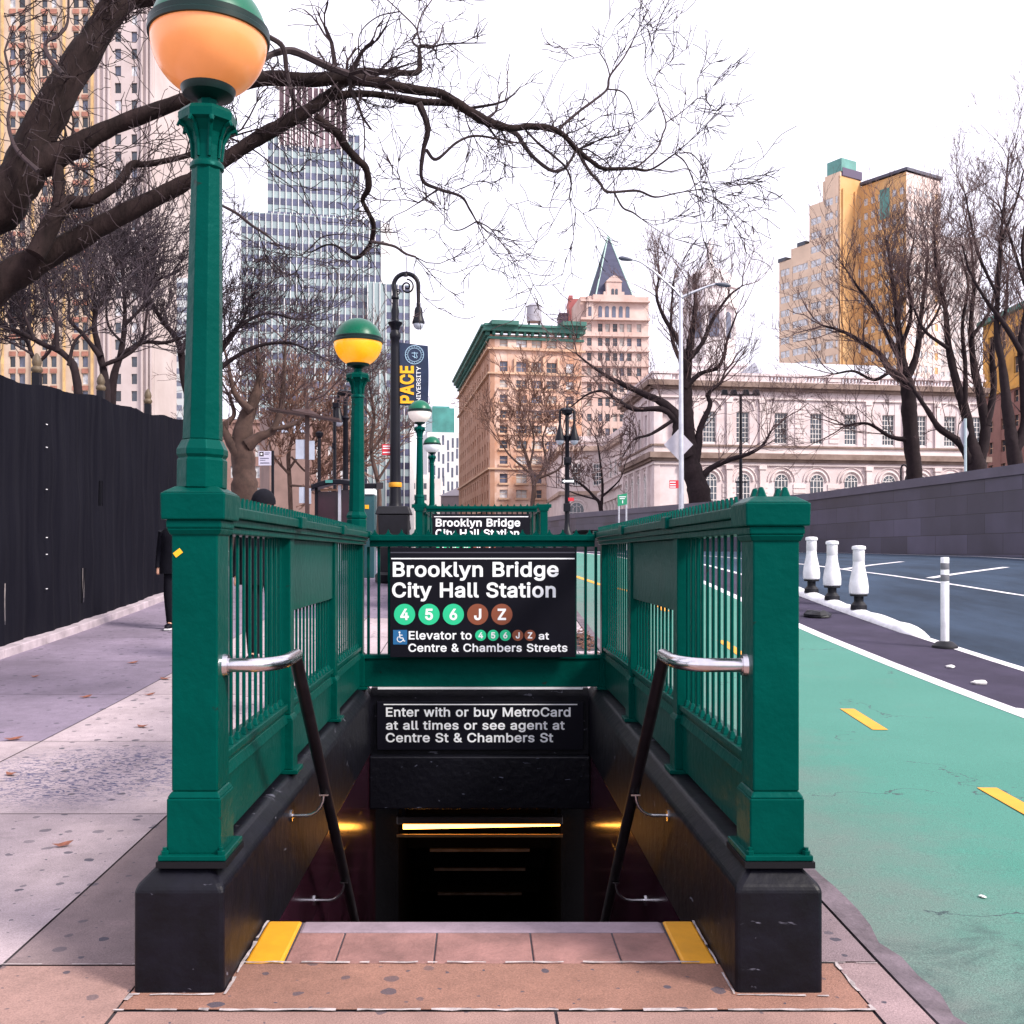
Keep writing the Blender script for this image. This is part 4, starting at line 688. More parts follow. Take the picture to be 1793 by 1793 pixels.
# ================================================================ GREEN RAILING
def post(mb, cx, cy, hw, hd, z0, zs, zt):
    mb.frustum(cx, cy, z0, zs, hw + .014, hd + .014, hw + .014, hd + .014)
    mb.frustum(cx, cy, zs, zs + .022, hw + .014, hd + .014, hw, hd)
    mb.box(cx - hw, cx + hw, cy - hd, cy + hd, zs + .022, zt)
def railing(nm, y_open, y_end, xc, zo, label, lamps):
    s = 1 if y_end > y_open else -1
    R = thing(nm, (xc, y_open, zo), label, 'railing')
    L_ = abs(y_end - y_open)
    Y = lambda t: y_open + s * t
    def bx(mb, x0, x1, t0, t1, z0, z1):
        mb.box(xc + x0, xc + x1, min(Y(t0), Y(t1)), max(Y(t0), Y(t1)), zo + z0, zo + z1)
    G_ = M['green']
    mids = [(L_ - .14) * .335, (L_ - .14) * .675]
    for sg in (-1, 1):
        X = sg * 1.02
        # gate post
        mb = MB(); t0, hw, hd = 0.09, .081, .085
        lo = 0 if (lamps and sg < 0) else -.022
        post(mb, xc + X, Y(t0), hw, hd, zo + .46, zo + .655, zo + 1.60 + lo)
        mb.frustum(xc + X, Y(t0), zo + 1.575 + lo, zo + 1.60 + lo, hw + .004, hd + .004, hw + .016, hd + .016)
        mb.frustum(xc + X, Y(t0), zo + 1.60 + lo, zo + 1.63 + lo, hw + .016, hd + .016, hw + .016, hd + .016)
        mb.frustum(xc + X, Y(t0), zo + 1.63 + lo, zo + 1.725 + 1.6 * lo, .112, .112, .114, .114)
        mb.frustum(xc + X, Y(t0), zo + 1.725 + 1.6 * lo, zo + 1.748 + 1.6 * lo, .112, .112, .075, .075)
        obj('gate_post', mb, G_, R, bevel=0.006)
        mb = MB(); mb.box(xc + X - .118, xc + X + .118, Y(t0) - .125, Y(t0) + .14, zo + .443, zo + .463)
        pl = obj('base_plate', mb, G_, R, bevel=0.004)
        mb = MB(); mb.box(xc + X - .122, xc + X + .122, Y(t0) - .132, Y(t0) + .14, zo + .421, zo + .442)
        obj('shim', mb, M['shim'], pl)
        for a in (-1, 1):
            mb = MB(); mb.lathe([(.014, .463), (.014, .476), (.008, .478), (.008, .488)], (xc + X + a * .098, Y(t0) - s * .108, zo), 6)
            obj('bolt', mb, G_, pl)
        if not (lamps and sg < 0):
            for a in (-1, 1):
                for b in (-1, 1):
                    mb = MB(); mb.frustum(xc + X + a * .042, Y(t0) + b * .042, zo + 1.708, zo + 1.748, .019, .019, .007, .007)
                    obj('finial', mb, G_, R, bevel=0.005)
        # intermediate and end posts
        for t in mids + [L_ - .07]:
            mb = MB()
            post(mb, xc + X, Y(t), .06, .055, zo + .44, zo + .69, zo + 1.60)
            obj('rail_post', mb, G_, R, bevel=0.005)
            mb = MB(); bx(mb, X - .10, X + .10, t - .085, t + .085, .421, .441); obj('foot_plate', mb, G_, R, bevel=0.003)
            mb = MB(); bx(mb, X - .122, X + .122, t - .07, t + .07, 1.636, 1.695); obj('rail_block', mb, G_, R, bevel=0.006)
        # top rail
        mb = MB()
        bx(mb, X - .075, X + .075, .17, L_ - .002, 1.585, 1.612)
        bx(mb, X - .088, X + .088, .172, L_ - .002, 1.612, 1.642)
        bx(mb, X - .108, X + .108, .174, L_ - .002, 1.642, 1.682)
        bx(mb, X - .060, X + .060, .176, L_ - .002, 1.682, 1.692)
        obj('top_rail', mb, G_, R, bevel=0.005)
        n = int((L_ - .3) / .072)
        for dx in (-.085, .085):
            pl = [(.215, 1.672), (.215, 1.684)]
            for i in range(n):
                t = .24 + .072 * i
                pl += [(t - .024, 1.685), (t - .004, 1.724), (t + .004, 1.724), (t + .024, 1.685)]
            pl += [(t + .03, 1.684), (t + .03, 1.672)]
            mb = MB(); mb.prism(pl, (xc + X + dx - .005, y_open, zo), (0, s, 0), (0, 0, 1), (.010, 0, 0)); obj('cresting', mb, G_, R)
        # kick panels, lower rails, balusters, sign plate
        cuts = [.175] + [q for t in mids for q in (t - .055, t + .055)] + [L_ - .13]
        for k in range(3):
            a, b = cuts[2 * k], cuts[2 * k + 1]
            mb = MB()
            bx(mb, X - .036, X + .036, a, b, .445, .67)
            mb.hexa([(xc + X - .05, Y(a), zo + .67), (xc + X + .05, Y(a), zo + .67), (xc + X + .05, Y(b), zo + .67), (xc + X - .05, Y(b), zo + .67),
                     (xc + X - .036, Y(a), zo + .715), (xc + X + .036, Y(a), zo + .715), (xc + X + .036, Y(b), zo + .715), (xc + X - .036, Y(b), zo + .715)])
            obj('kick_panel', mb, G_, R, bevel=0.004)
            mb = MB(); bx(mb, X - .05, X + .05, a, b, .737, .765); bx(mb, X - .034, X + .034, a, b, .715, .737)
            obj('bottom_rail', mb, G_, R, bevel=0.004)
            nb = max(3, int(round((b - a) / .118)))
            for i in range(nb):
                t = a + (b - a) * (i + .5) / nb
                mb = MB(); bx(mb, X - .0055 - sg * .02, X + .0055 - sg * .02, t - .0125, t + .0125, .775, 1.586)
                mb.frustum(xc + X - sg * .02, Y(t), zo + .764, zo + .795, .016, .028, .007, .016)
                obj('baluster', mb, G_, R, bevel=0.003, seg=1)
            if k == 1:
                mb = MB(); bx(mb, X - .045, X + .045, a + .002, b - .002, 1.22, 1.584)
                obj('blank_plate', mb, G_, R, bevel=0.004)
    # closed end
    mb = MB()
    bx(mb, -.905, .905, L_ - .16, L_ + .035, 1.615, 1.662); bx(mb, -.905, .905, L_ - .13, L_ + .01, 1.567, 1.615)
    obj('end_rail', mb, G_, R, bevel=0.006)
    pl = [(-.9, 1.65), (-.9, 1.664)]
    for i in range(17):
        q_ = -.86 + .1075 * i
        pl += [(q_ - .03, 1.665), (q_ - .012, 1.680), (q_ - .003, 1.706), (q_ + .003, 1.706), (q_ + .012, 1.680), (q_ + .03, 1.665)]
    pl += [(.9, 1.664), (.9, 1.65)]
    mb = MB(); mb.prism(pl, (xc, Y(L_ - .15) - .006, zo), (1, 0, 0), (0, 0, 1), (0, .012, 0)); obj('cresting', mb, G_, R)
    mb = MB(); bx(mb, -.962, .962, L_ - .11, L_ - .03, .44, .665); bx(mb, -.962, .962, L_ - .125, L_ - .015, .665, .70)
    obj('end_beam', mb, G_, R, bevel=0.006)
    for i in range(23):
        x = -.92 + .0836 * i
        mb = MB(); bx(mb, x - .011, x + .011, L_ - .085, L_ - .055, .70, 1.568); obj('end_baluster', mb, G_, R, bevel=0.002, seg=1)
    return R
R1 = railing('stair_railing', 3.70, 8.62, 0.02, 0, 'near dark green cast iron railing round the subway stair, with square gate posts', True)
# sticker on the lamp post side
tag(obj('sticker', (lambda b: (b.box(-.015, .015, -.0012, 0, -.0095, .0095), b)[1])(MB()), M['bannery']), 'tiny yellow sticker on the lit green gate post under the lamp', 'sticker')
o = bpy.data.objects['sticker']; o.location = (XP(311, 3.7), 3.7035, ZP(968, 3.7)); o.rotation_euler = (0, -0.65, 0); ORG['sticker'] = Vector(o.location)

# second entrance farther up the pavement: its closed end faces us
R2 = railing('stair_railing', 21.9, 17.25, 0.03, 0.63, 'far green railing of the second subway stair up the pavement', True)
cu2 = thing('stair_curb', (0.03, 21.9, 0.63), 'dark curb under the far second stair railing', 'curb')
curb(cu2, 0.03, 22.0, 17.05, 0.45, 1.05, 1)

# ================================================================ GLOBE LAMPS
def globe_mat(n, col, em, es):
    return pm(n, col, 0.28, var=0.10, vscale=3, emis=em, es=es, coat=0.2)
GM = [globe_mat('peach_globe', (0.72, 0.27, 0.095), (0.95, 0.30, 0.08), 0.17),
      globe_mat('amber_globe', (0.80, 0.36, 0.015), (1.0, 0.38, 0.008), 0.36),
      globe_mat('milk_globe', (0.80, 0.74, 0.68), (1, .9, .8), 0.10), globe_mat('white_globe', (0.72, 0.74, 0.78), (1, 1, 1), 0.08)]
def globe_lamp(loc, gm, label, sc=1.0):
    T = thing('globe_lamp', (0, 0, 0), label, 'lamp', 'subway globe lamps')
    c8 = 1 / math.cos(PI / 8)
    mb = MB(); mb.lathe([(r * c8, z) for r, z in [(.082, 0), (.082, .10), (.076, .106), (.084, .118), (.084, .137), (.069, .168), (.066, .172)]], n=8, ph=PI / 8)
    obj('pedestal', mb, M['green'], T, bevel=0.003)
    mb = MB(); mb.lathe([(r * c8, z) for r, z in [(.0655, .172), (.0505, 1.14)]], n=8, ph=PI / 8)
    obj('shaft', mb, M['green'], T, bevel=0.003)
    mb = MB(); mb.lathe([(.052, 1.135), (.060, 1.142), (.060, 1.156), (.052, 1.166)], n=24); obj('collar', mb, M['green'], T, smooth=40)
    mb = MB()
    mb.lathe([(r * c8, z) for r, z in [(.046, 1.166), (.047, 1.22), (.056, 1.265), (.078, 1.295), (.094, 1.302), (.096, 1.33), (.086, 1.345), (.045, 1.356), (.034, 1.36), (.034, 1.39)]], n=8, ph=PI / 8)
    for k in range(8):
        a = PI / 4 * k + PI / 8
        c, q = math.cos(a), math.sin(a)
        mb.tube([(.050 * c, .050 * q, 1.175), (.056 * c, .056 * q, 1.24), (.075 * c, .075 * q, 1.285), (.10 * c, .10 * q, 1.297), (.104 * c, .104 * q, 1.283)], [.007, .008, .010, .010, .006], 6)
    obj('capital', mb, M['green'], T, bevel=0.003)
    mb = MB(); mb.lathe([(.030, 1.385), (.055, 1.392), (.088, 1.405), (.097, 1.425), (.097, 1.445), (.09, 1.452), (.06, 1.45)], n=40); obj('fitter', mb, M['rim'], T, smooth=40)
    R_, zc = .205, 1.61
    prof = [(R_ * math.cos(a), zc + R_ * math.sin(a)) for a in np.linspace(-math.radians(64), math.radians(4), 22)]
    mb = MB(); mb.lathe(prof, n=56); obj('globe', mb, gm, T, smooth=60)
    prof = [(.2065 * math.cos(a), zc + .2065 * math.sin(a)) for a in np.linspace(math.radians(9), math.radians(89), 20)]
    mb = MB(); mb.lathe(prof, n=56); dm = obj('dome', mb, M['dome'], T, smooth=60)
    mb = MB(); mb.lathe([(.204, zc - .004), (.214, zc - .003), (.2155, zc + .012), (.211, zc + .018), (.213, zc + .036), (.205, zc + .042)], n=56); obj('rim', mb, M['rim'], dm, smooth=40)
    T.location = loc; T.scale = (sc, sc, sc)
    return T
g1 = globe_lamp((-0.995, 3.785, 1.745), GM[0], 'tall globe lamp with peach orange globe on the near gate post', 1.0)
g1.rotation_euler = (0, math.radians(0.9), 0)
globe_lamp((-0.995, 8.55, 1.69), GM[1], 'globe lamp with bright amber globe at the far corner of the near railing', 0.95).rotation_euler = (0, math.radians(0.4), 0)
globe_lamp((-0.985, 17.33, 2.325), GM[2], 'globe lamp with milky cream globe on the signed end of the second stair', 0.94)
globe_lamp((-0.985, 21.8, 2.375), GM[3], 'smallest looking globe lamp, with white globe, at the open end of the second stair', 0.86)

# ================================================================ HANDRAILS
for sg, lab in ((-1, 'steel handrail going down the tiled wall on the lamp post side'), (1, 'steel handrail going down the tiled wall on the bike lane side')):
    HR = thing('handrail', (sg * .73, 4.2, 0), lab, 'handrail', 'stair handrails')
    x0 = sg * .940 + .02
    mb = MB()
    pts = [(x0, 3.80, 1.11), (sg * .87, 3.80, 1.11)]
    for a in np.linspace(0, PI / 2, 9):
        pts.append((sg * (.835 - .11 * math.sin(a)), 3.80 + .17 * (1 - math.cos(a)), 1.11))
    pts += [(sg * .725, 4.06, 1.11), (sg * .725, 4.178, 1.11)]
    mb.tube(pts, .0255, 20); obj('return_bend', mb, M['chrome'], HR, smooth=50)
    mb = MB(); mb.tube([(x0 - sg * -.0, 3.80, 1.11), (x0 - sg * .018, 3.80, 1.11)], [.042, .038], 20); obj('flange', mb, M['chrome'], HR, smooth=30)
    mb = MB(); q0, q1 = Vector((sg * .725, 4.155, 1.106)), Vector((sg * .725, 7.7, 1.085 - .87 * 3.535))
    mb.tube([q0, q0.lerp(q1, .3), q1], .0262, 18); obj('rail_bar', mb, M['darkbar'], HR, smooth=50)
    for yy in (4.93, 5.66, 6.6):
        zz = 1.085 - .87 * (yy - 4.165)
        mb = MB()
        mb.lathe([(.027, -.004), (.027, .004)], (0, 0, 0), 18)
        mb.v = [(sg * (.8875 if zz - .13 < -.115 else .881) - sg * .004 + sg * v[2], yy + v[0], zz - .13 + v[1]) for v in mb.v]
        arc = [(sg * .882, yy, zz - .13), (sg * .81, yy, zz - .13)]
        for a in np.linspace(0, PI / 2, 6)[1:]:
            arc.append((sg * (.81 - .083 * math.sin(a)), yy, zz - .13 + .098 * (1 - math.cos(a))))
        mb.tube(arc, .0075, 10)
        mb.box(min(sg * .705, sg * .748), max(sg * .705, sg * .748), yy - .012, yy + .012, zz - .036, zz - .029)
        obj('bracket', mb, M['chrome'], HR, smooth=40)

# tube light under the lintel
TL = thing('tube_lamp', (0, 9.2, -.9), 'glowing amber fluorescent tube across the dark passage below the stair', 'lamp')
mb = MB(); mb.tube([(XP(706, 9.2), 9.2, ZP(1447, 9.2)), (XP(980, 9.2), 9.2, ZP(1441, 9.2))], .026, 12)
obj('tube', mb, pm('lit_tube', (1, .8, .5), .4, emis=(1.0, 0.40, 0.055), es=6.5), TL, smooth=50)
mb = MB(); mb.box(-.72, .72, 9.16, 9.28, -.835, -.77); obj('housing', mb, pm('lamp_housing', (.05, .04, .04), .5), TL, bevel=.008)
mb = MB(); mb.box(-.715, .715, 9.10, 9.108, -.93, -.905); obj('guard', mb, pm('lamp_guard', (.45, .24, .10), .4, .3), TL)
for a in (-.66, .66):
    mb = MB(); mb.box(a - .015, a + .015, 9.19, 9.22, -.77, -.42); obj('hanger', mb, M['iron'], TL)

# ================================================================ SIGNS ON THE RAILINGS
def sign_face(T, Y, items):
    """items in photo-measured positions on the upright plane y = Y"""
    X = lambda p: XP(p, Y); Z = lambda p: ZP(p, Y); m = Y / F
    for it in items:
        k = it[0]
        if k == 'text':
            _, s, x0, x1, yt, yb, w = it
            bs = []; letters(bs, s, (X(x0), Y - .0022, Z(yb)), EX, EZ, (yb - yt) * m, (x1 - x0) * m, w)
            for b in bs: obj('lettering', b, M['white'], T)
        elif k == 'line':
            _, x0, x1, y0, y1 = it
            b = MB(); b.quad((X(x0), Y - .0022, Z(y1)), (X(x1), Y - .0022, Z(y1)), (X(x1), Y - .0022, Z(y0)), (X(x0), Y - .0022, Z(y0))); obj('white_rule', b, M['white'], T)
        elif k == 'bullet':
            _, ch, cx, cy, r, hh, mt = it
            b = MB(); disc(b, (X(cx), Y - .0020, Z(cy)), EX, EZ, r * m); d = obj('route_bullet', b, mt, T)
            b = MB(); letters(b, ch, (X(cx), Y - .0035, Z(cy + hh / 2)), EX, EZ, hh * m, None, 11, center=True); obj('lettering', b, M['white'], d)
c = .2677
BUL = (('4', M['bgreen']), ('5', M['bgreen']), ('6', M['bgreen']), ('J', M['bbrown']), ('Z', M['bbrown']))
Y1 = 8.40
S1 = thing('station_sign', (0, Y1, 1.1), 'large black station name sign with five route bullets, on the near railing', 'sign')
mb = MB(); mb.box(XP(683, Y1), XP(1008, Y1), Y1, Y1 + .03, ZP(1151, Y1), ZP(959, Y1)); obj('sign_panel', mb, M['signblack'], S1, bevel=.003)
mb = MB(); mb.box(XP(684, Y1), XP(1007, Y1), Y1 - .004, Y1 + .002, ZP(968.5, Y1), ZP(966.5, Y1)); obj('seam', mb, pm('seam_grey', (.05, .05, .07), .4), S1)
it = [('line', 685, 1006, 977.0, 979.2),
      ('text', 'Brooklyn Bridge', 687.8, 978, 983.9, 1010.0, 8.5), ('text', 'City Hall Station', 686.5, 973, 1020, 1046.2, 8.5),
      ('text', 'Elevator to', 715.7, 826, 1105.0, 1119.8, 7), ('text', 'at', 943, 961.4, 1107.0, 1119.8, 7),
      ('text', 'Centre & Chambers Streets', 715, 993.5, 1127.0, 1141.3, 7)]
for (ch, mt), cx in zip(BUL, (708.4, 751.2, 793.8, 836.4, 878.7)): it.append(('bullet', ch, cx, 1075.7, 18.5, 20, mt))
for (ch, mt), cx in zip(BUL, (841.7, 863.4, 884.8, 906.5, 928)): it.append(('bullet', ch, cx, 1112.4, 9.7, 11, mt))
sign_face(S1, Y1, it)
mb = MB(); mb.quad((XP(688.3, Y1), Y1 - .002, ZP(1128.4, Y1)), (XP(713, Y1), Y1 - .002, ZP(1128.4, Y1)), (XP(713, Y1), Y1 - .002, ZP(1103, Y1)), (XP(688.3, Y1), Y1 - .002, ZP(1103, Y1)))
ac = obj('access_symbol', mb, M['bblue'], S1)
mb = MB(); k = Y1 / F
def wc(px, py): return (XP(px, Y1), Y1 - .0034, ZP(py, Y1))
disc(mb, wc(699.5, 1107.2), EX, EZ, 1.7 * k, 14)
def thick(p, q, w):
    a, b = Vector(wc(*p)), Vector(wc(*q)); d = (b - a).normalized(); n = d.cross(EY) * w * k / 2
    mb.add([a - n, b - n, b + n, a + n], [(0, 1, 2, 3)])
thick((699.6, 1109.2), (700.4, 1117), 2.0); thick((700.2, 1112), (705, 1112), 1.4); thick((700.4, 1117), (705.4, 1117), 1.9); thick((705.2, 1116.5), (707.6, 1123), 1.9); thick((707.2, 1123), (709.6, 1122), 1.5)
ring = [Vector(wc(700.5 + 5.6 * math.cos(a), 1119 - 5.6 * math.sin(a))) for a in np.linspace(math.radians(120), math.radians(345), 22)]
rin = [Vector(wc(700.5 + 4.2 * math.cos(a), 1119 - 4.2 * math.sin(a))) for a in np.linspace(math.radians(120), math.radians(345), 22)]
mb.add(ring + rin, [(i, i + 1, 23 + i, 22 + i) for i in range(21)])
obj('wheelchair_figure', mb, M['white'], ac)
for a in (700, 990):
    mb = MB(); mb.box(XP(a, Y1) - .02, XP(a, Y1) + .02, Y1 + .028, Y1 + .09, ZP(963, Y1), ZP(956, Y1)); obj('hanger', mb, M['iron'], S1)

Y2 = 8.53
S2 = thing('direction_sign', (0, Y2, 0.1), 'black fare notice with three white lines, on the curb over the stair opening', 'sign')
mb = MB(); mb.box(XP(660, Y2), XP(1022, Y2), Y2, Y2 + .028, ZP(1313, Y2), ZP(1229, Y2)); obj('sign_panel', mb, M['signblack'], S2, bevel=.003)
sign_face(S2, Y2, [('line', 672, 1011, 1232.6, 1234.4),
    ('text', 'Enter with or buy MetroCard', 675.8, 999, 1238.6, 1254.8, 7), ('text', 'at all times or see agent at', 675.8, 988.7, 1262.0, 1277.6, 7),
    ('text', 'Centre St & Chambers St', 675.5, 968.6, 1283.4, 1299.6, 7)])
# thin white strip under the end beam
mb = MB(); r3 = random.Random(3); V = []
for i in range(41):
    x = -.82 + 1.64 * i / 40
    V += [(x, 8.498, .428 + r3.uniform(-.002, .002)), (x, 8.498, .443 - r3.uniform(0, .004))]
mb.add(V, [(2 * i, 2 * i + 2, 2 * i + 3, 2 * i + 1) for i in range(40)])
mb2 = MB(); mb2.box(-.82, .83, 8.50, 8.56, .421, .438)
tag(obj('white_strip', mb2, M['plasticw']), 'thin white strip on the curb below the green end beam', 'trim strip')

Y3 = 17.18
S3 = thing('station_sign', (0, Y3, 2.0), 'smaller looking black station sign on the second stair, half hidden by the near railing', 'sign')
mb = MB(); mb.box(XP(757, Y3), XP(928, Y3), Y3, Y3 + .03, ZP(1004, Y3), ZP(900, Y3)); obj('sign_panel', mb, M['signblack'], S3, bevel=.003)
it = [('line', 760, 925, 904, 905.4), ('text', 'Brooklyn Bridge', 763, 911, 908.2, 922.0, 8.5), ('text', 'City Hall Station', 762.5, 909, 926.6, 940.2, 8.5)]
for (ch, mt), cx in zip(BUL, (773, 795, 816, 838, 859)): it.append(('bullet', ch, cx, 956, 9.3, 10, mt))
sign_face(S3, Y3, it)

# ================================================================ BUILDINGS
class Fac:
    """an upright wall from A to B; u runs along it, d stands out of it towards the street"""
    def __init__(s, A, B):
        s.A, s.B = Vector((A[0], A[1])), Vector((B[0], B[1]))
        s.t = (s.B - s.A).normalized(); s.L = (s.B - s.A).length
        n = Vector((s.t.y, -s.t.x))
        s.n = n if n.dot(-(s.A + s.B)) > 0 else -n
    def uz(s, px, py):
        dx = (px - 840.0) / F
        u = (dx * s.A.y - s.A.x) / (s.t.x - dx * s.t.y)
        return u, H - (py - 970.0) / F * (s.A.y + u * s.t.y)
    def u(s, px): return s.uz(px, 970)[0]
    def z(s, py, px): return s.uz(px, py)[1]
    def p(s, u, d, z):
        q = s.A + s.t * u + s.n * d
        return (q.x, q.y, z)
    def box(s, mb, u0, u1, z0, z1, d0, d1):
        mb.hexa([s.p(u0, d1, z0), s.p(u1, d1, z0), s.p(u1, d0, z0), s.p(u0, d0, z0), s.p(u0, d1, z1), s.p(u1, d1, z1), s.p(u1, d0, z1), s.p(u0, d0, z1)])
    def pbox(s, mb, x0, x1, y0, y1, d0, d1):      # measured on the photograph, y0 above y1
        u0, u1 = sorted((s.u(x0), s.u(x1)))
        xm = (x0 + x1) / 2
        s.box(mb, u0, u1, s.z(y1, xm), s.z(y0, xm), d0, d1)
    def arch(s, uc, zs, zt, hw, n=12):
        """polygon (u, z) of an arched opening: sill zs, crown zt, half width hw"""
        c = zt - hw
        return [(uc - hw, zs), (uc + hw, zs)] + [(uc + hw * math.cos(a), c + hw * math.sin(a)) for a in np.linspace(0, PI, n)]
    def poly(s, mb, pts, d0, d1):
        a = [s.p(u, d1, z) for u, z in pts]; b = [s.p(u, d0, z) for u, z in pts]; n = len(pts)
        mb.add(a + b, [tuple(range(n)), tuple(reversed(range(n, 2 * n)))] + [(i, n + i, n + (i + 1) % n, (i + 1) % n) for i in range(n)])

class Wins:
    """each window its own part (up to 100 of a building), the rest one part"""
    def __init__(s, T, mat, frame=None, name='window'): s.T, s.mat, s.frame, s.name, s.w = T, mat, frame, name, []
    def add(s, fac, u0, u1, z0, z1, d, fr=0.0, bars=(1, 1), th=0.06):
        g = MB(); fac.box(g, u0, u1, z0, z1, d - .05, d)
        f = None
        if fr:
            f = MB()
            fac.box(f, u0 - fr, u0, z0 - fr, z1 + fr, d - .05, d + th); fac.box(f, u1, u1 + fr, z0 - fr, z1 + fr, d - .05, d + th)
            fac.box(f, u0, u1, z1, z1 + fr, d - .05, d + th); fac.box(f, u0, u1, z0 - fr, z0, d - .05, d + th * 1.5)
            for i in range(1, bars[0]):
                x = u0 + (u1 - u0) * i / bars[0]; fac.box(f, x - fr * .28, x + fr * .28, z0, z1, d - .02, d + th * .5)
            for i in range(1, bars[1]):
                z = z0 + (z1 - z0) * i / bars[1]; fac.box(f, u0, u1, z - fr * .33, z + fr * .33, d - .02, d + th * .6)
        s.w.append((abs(u1 - u0) * (z1 - z0), g, f))
    def pick(s):
        return s.rn.choice(s.mat) if isinstance(s.mat, list) else s.mat
    def done(s, cap=100):
        s.rn = random.Random(len(s.w))
        s.w.sort(key=lambda t: -t[0])
        for a, g, f in s.w[:cap]:
            o = obj(s.name, g, s.pick(), s.T)
            if f: obj('frame', f, s.frame, o)
        if s.w[cap:]:
            g, f = MB(), MB()
            for a, g2, f2 in s.w[cap:]:
                g.cur = s.rn.randrange(len(s.mat)) if isinstance(s.mat, list) else 0
                g.add(g2.v, g2.f)
                if f2: f.add(f2.v, f2.f)
            o = obj(s.name, g, s.mat, s.T); o['kind'] = 'stuff'
            if f.v: obj('frame', f, s.frame, o)
def footprint(mb, pts, z0, z1):
    n = len(pts)
    mb.add([(x, y, z0) for x, y in pts] + [(x, y, z1) for x, y in pts],
           [tuple(reversed(range(n))), tuple(range(n, 2 * n))] + [(i, (i + 1) % n, n + (i + 1) % n, n + i) for i in range(n)])
def grid(fac, mb, cols, rows, u0, u1, z0, z1, dep):
    """masonry with real openings: piers and spandrels standing in front of the core"""
    cols = sorted(cols); e = u0
    for a, b in cols:
        fac.box(mb, e, a, z0, z1, -dep, 0); e = b
    fac.box(mb, e, u1, z0, z1, -dep, 0)
    rows = sorted(rows)
    for a, b in cols:
        zz = z0
        for r0, r1 in rows:
            fac.box(mb, a, b, zz, r0, -dep, -.03); zz = r1
        fac.box(mb, a, b, zz, z1, -dep, -.03)

stone = lambda n, c, c2, s=.25: pm(n, c, 0.85, var=.3, vscale=s, col2=c2)

# ---- pale skyscraper on the left
T = thing('stone_skyscraper', (XP(100, 200), 200, 2), 'pale cream stone skyscraper with paired windows and brick red spandrels behind the big bare branches', 'skyscraper')
f = Fac((XP(-330, 200), 200), (XP(268, 200), 200))
cream = stone('cream_terracotta', (0.40, 0.30, 0.22), (0.54, 0.43, 0.35), .12)
pale = stone('pale_stone', (0.42, 0.345, 0.33), (0.53, 0.455, 0.445), .1)
ochre = pm('ochre_terracotta', (0.50, 0.33, 0.15), 0.8, var=.35, vscale=.3)
brickred = pm('red_spandrel', (0.32, 0.14, 0.10), 0.85, var=.35, vscale=.6)
mb = MB(); footprint(mb, [(f.A.x, 200.8), (f.B.x, 200.8), (f.B.x, 235), (f.A.x, 235)], 2, 118)
obj('core', mb, pale, T)
cp = [(-300, -288), (-282, -270), (-235, -225), (-219, -209), (-170, -160), (-153, -143), (-110, -99), (-93, -82), (-48, -38), (-31, -21), (17, 27), (33, 44), (73, 83), (89, 99), (128, 138), (144, 154), (201, 212), (230, 240)]
cols = [(f.u(a), f.u(b)) for a, b in cp]
rows = [(z, z + 1.95) for z in np.arange(4.5, 114, 3.24)]
W = Wins(T, [M['glass'], M['glassd'], M['glassb'], M['glass'], M['glassl']])
mb = MB(); grid(f, mb, cols[:16], rows, 0, f.u(165), 2, 118, .6); obj('wall', mb, cream, T)
mb = MB(); grid(f, mb, cols[16:], rows, f.u(165), f.u(268), 2, 118, .6)
for x in (172, 182, 190, 248, 257, 264): f.pbox(mb, x, x + 3, -300, 960, 0, .5)
obj('wall', mb, pale, T)
S_ = Wins(T, brickred, None, 'spandrel')
for a, b in cols[:16]:
    for i_, (r0, r1) in enumerate(rows):
        S_.add(f, a - .1, b + .1, r1 + .12, r1 + 1.0, .12)
        S_.w[-1] = ((2 if a > f.u(0) else 1) - i_ * 1e-3, S_.w[-1][1], None)
S_.done()
for x in (-322, -255, -190, -128, -66, 3, 56, 111, 160):
    mb = MB(); f.pbox(mb, x, x + 3.5, -300, 960, 0, .45); obj('pier', mb, ochre, T)
for (a, b) in cols:
    for r0, r1 in rows: W.add(f, a, b, r0, r1, -.35)
W.w.sort(key=lambda t: 0)
vis = [w for w, (ab, r) in zip(W.w, [(c_, r_) for c_ in cols for r_ in rows]) if ab[1] > f.u(0)]
hid = [w for w, (ab, r) in zip(W.w, [(c_, r_) for c_ in cols for r_ in rows]) if ab[1] <= f.u(0)]
W.w = [(2 - i * 1e-4, g, fr) for i, (a, g, fr) in enumerate(vis)] + [(0, g, fr) for a, g, fr in hid]
W.done()

# ---- stepped glass office tower
T = thing('glass_tower', (XP(560, 228), 228, 2), 'stepped office tower with pale bands, dark window bands and white mullions', 'skyscraper')
f = Fac((XP(422, 225), 225), (XP(722, 232.5), 232.5))
band = pm('pale_spandrel', (0.245, 0.315, 0.33), 0.4, var=.18, vscale=.12)
gl = pm('tower_glass', (0.080, 0.088, 0.150), 0.18, var=.4, vscale=.35, spec=.6)
mul = pm('white_mullion', (0.74, 0.72, 0.72), 0.5)
brn = pm('brown_cladding', (0.16, 0.10, 0.12), 0.5, var=.2, vscale=.3)
gl2 = pm('tower_glass_dark', (0.05, 0.055, 0.10), 0.15, var=.4, vscale=.35, spec=.6)
W = Wins(T, [gl, gl, gl2, gl])
blocks = [(468, 630, 230, 960, 0, 0), (422, 665, 384, 960, 2.5, 1), (640, 713, 506, 960, 4.5, 2)]
pit = 2.93
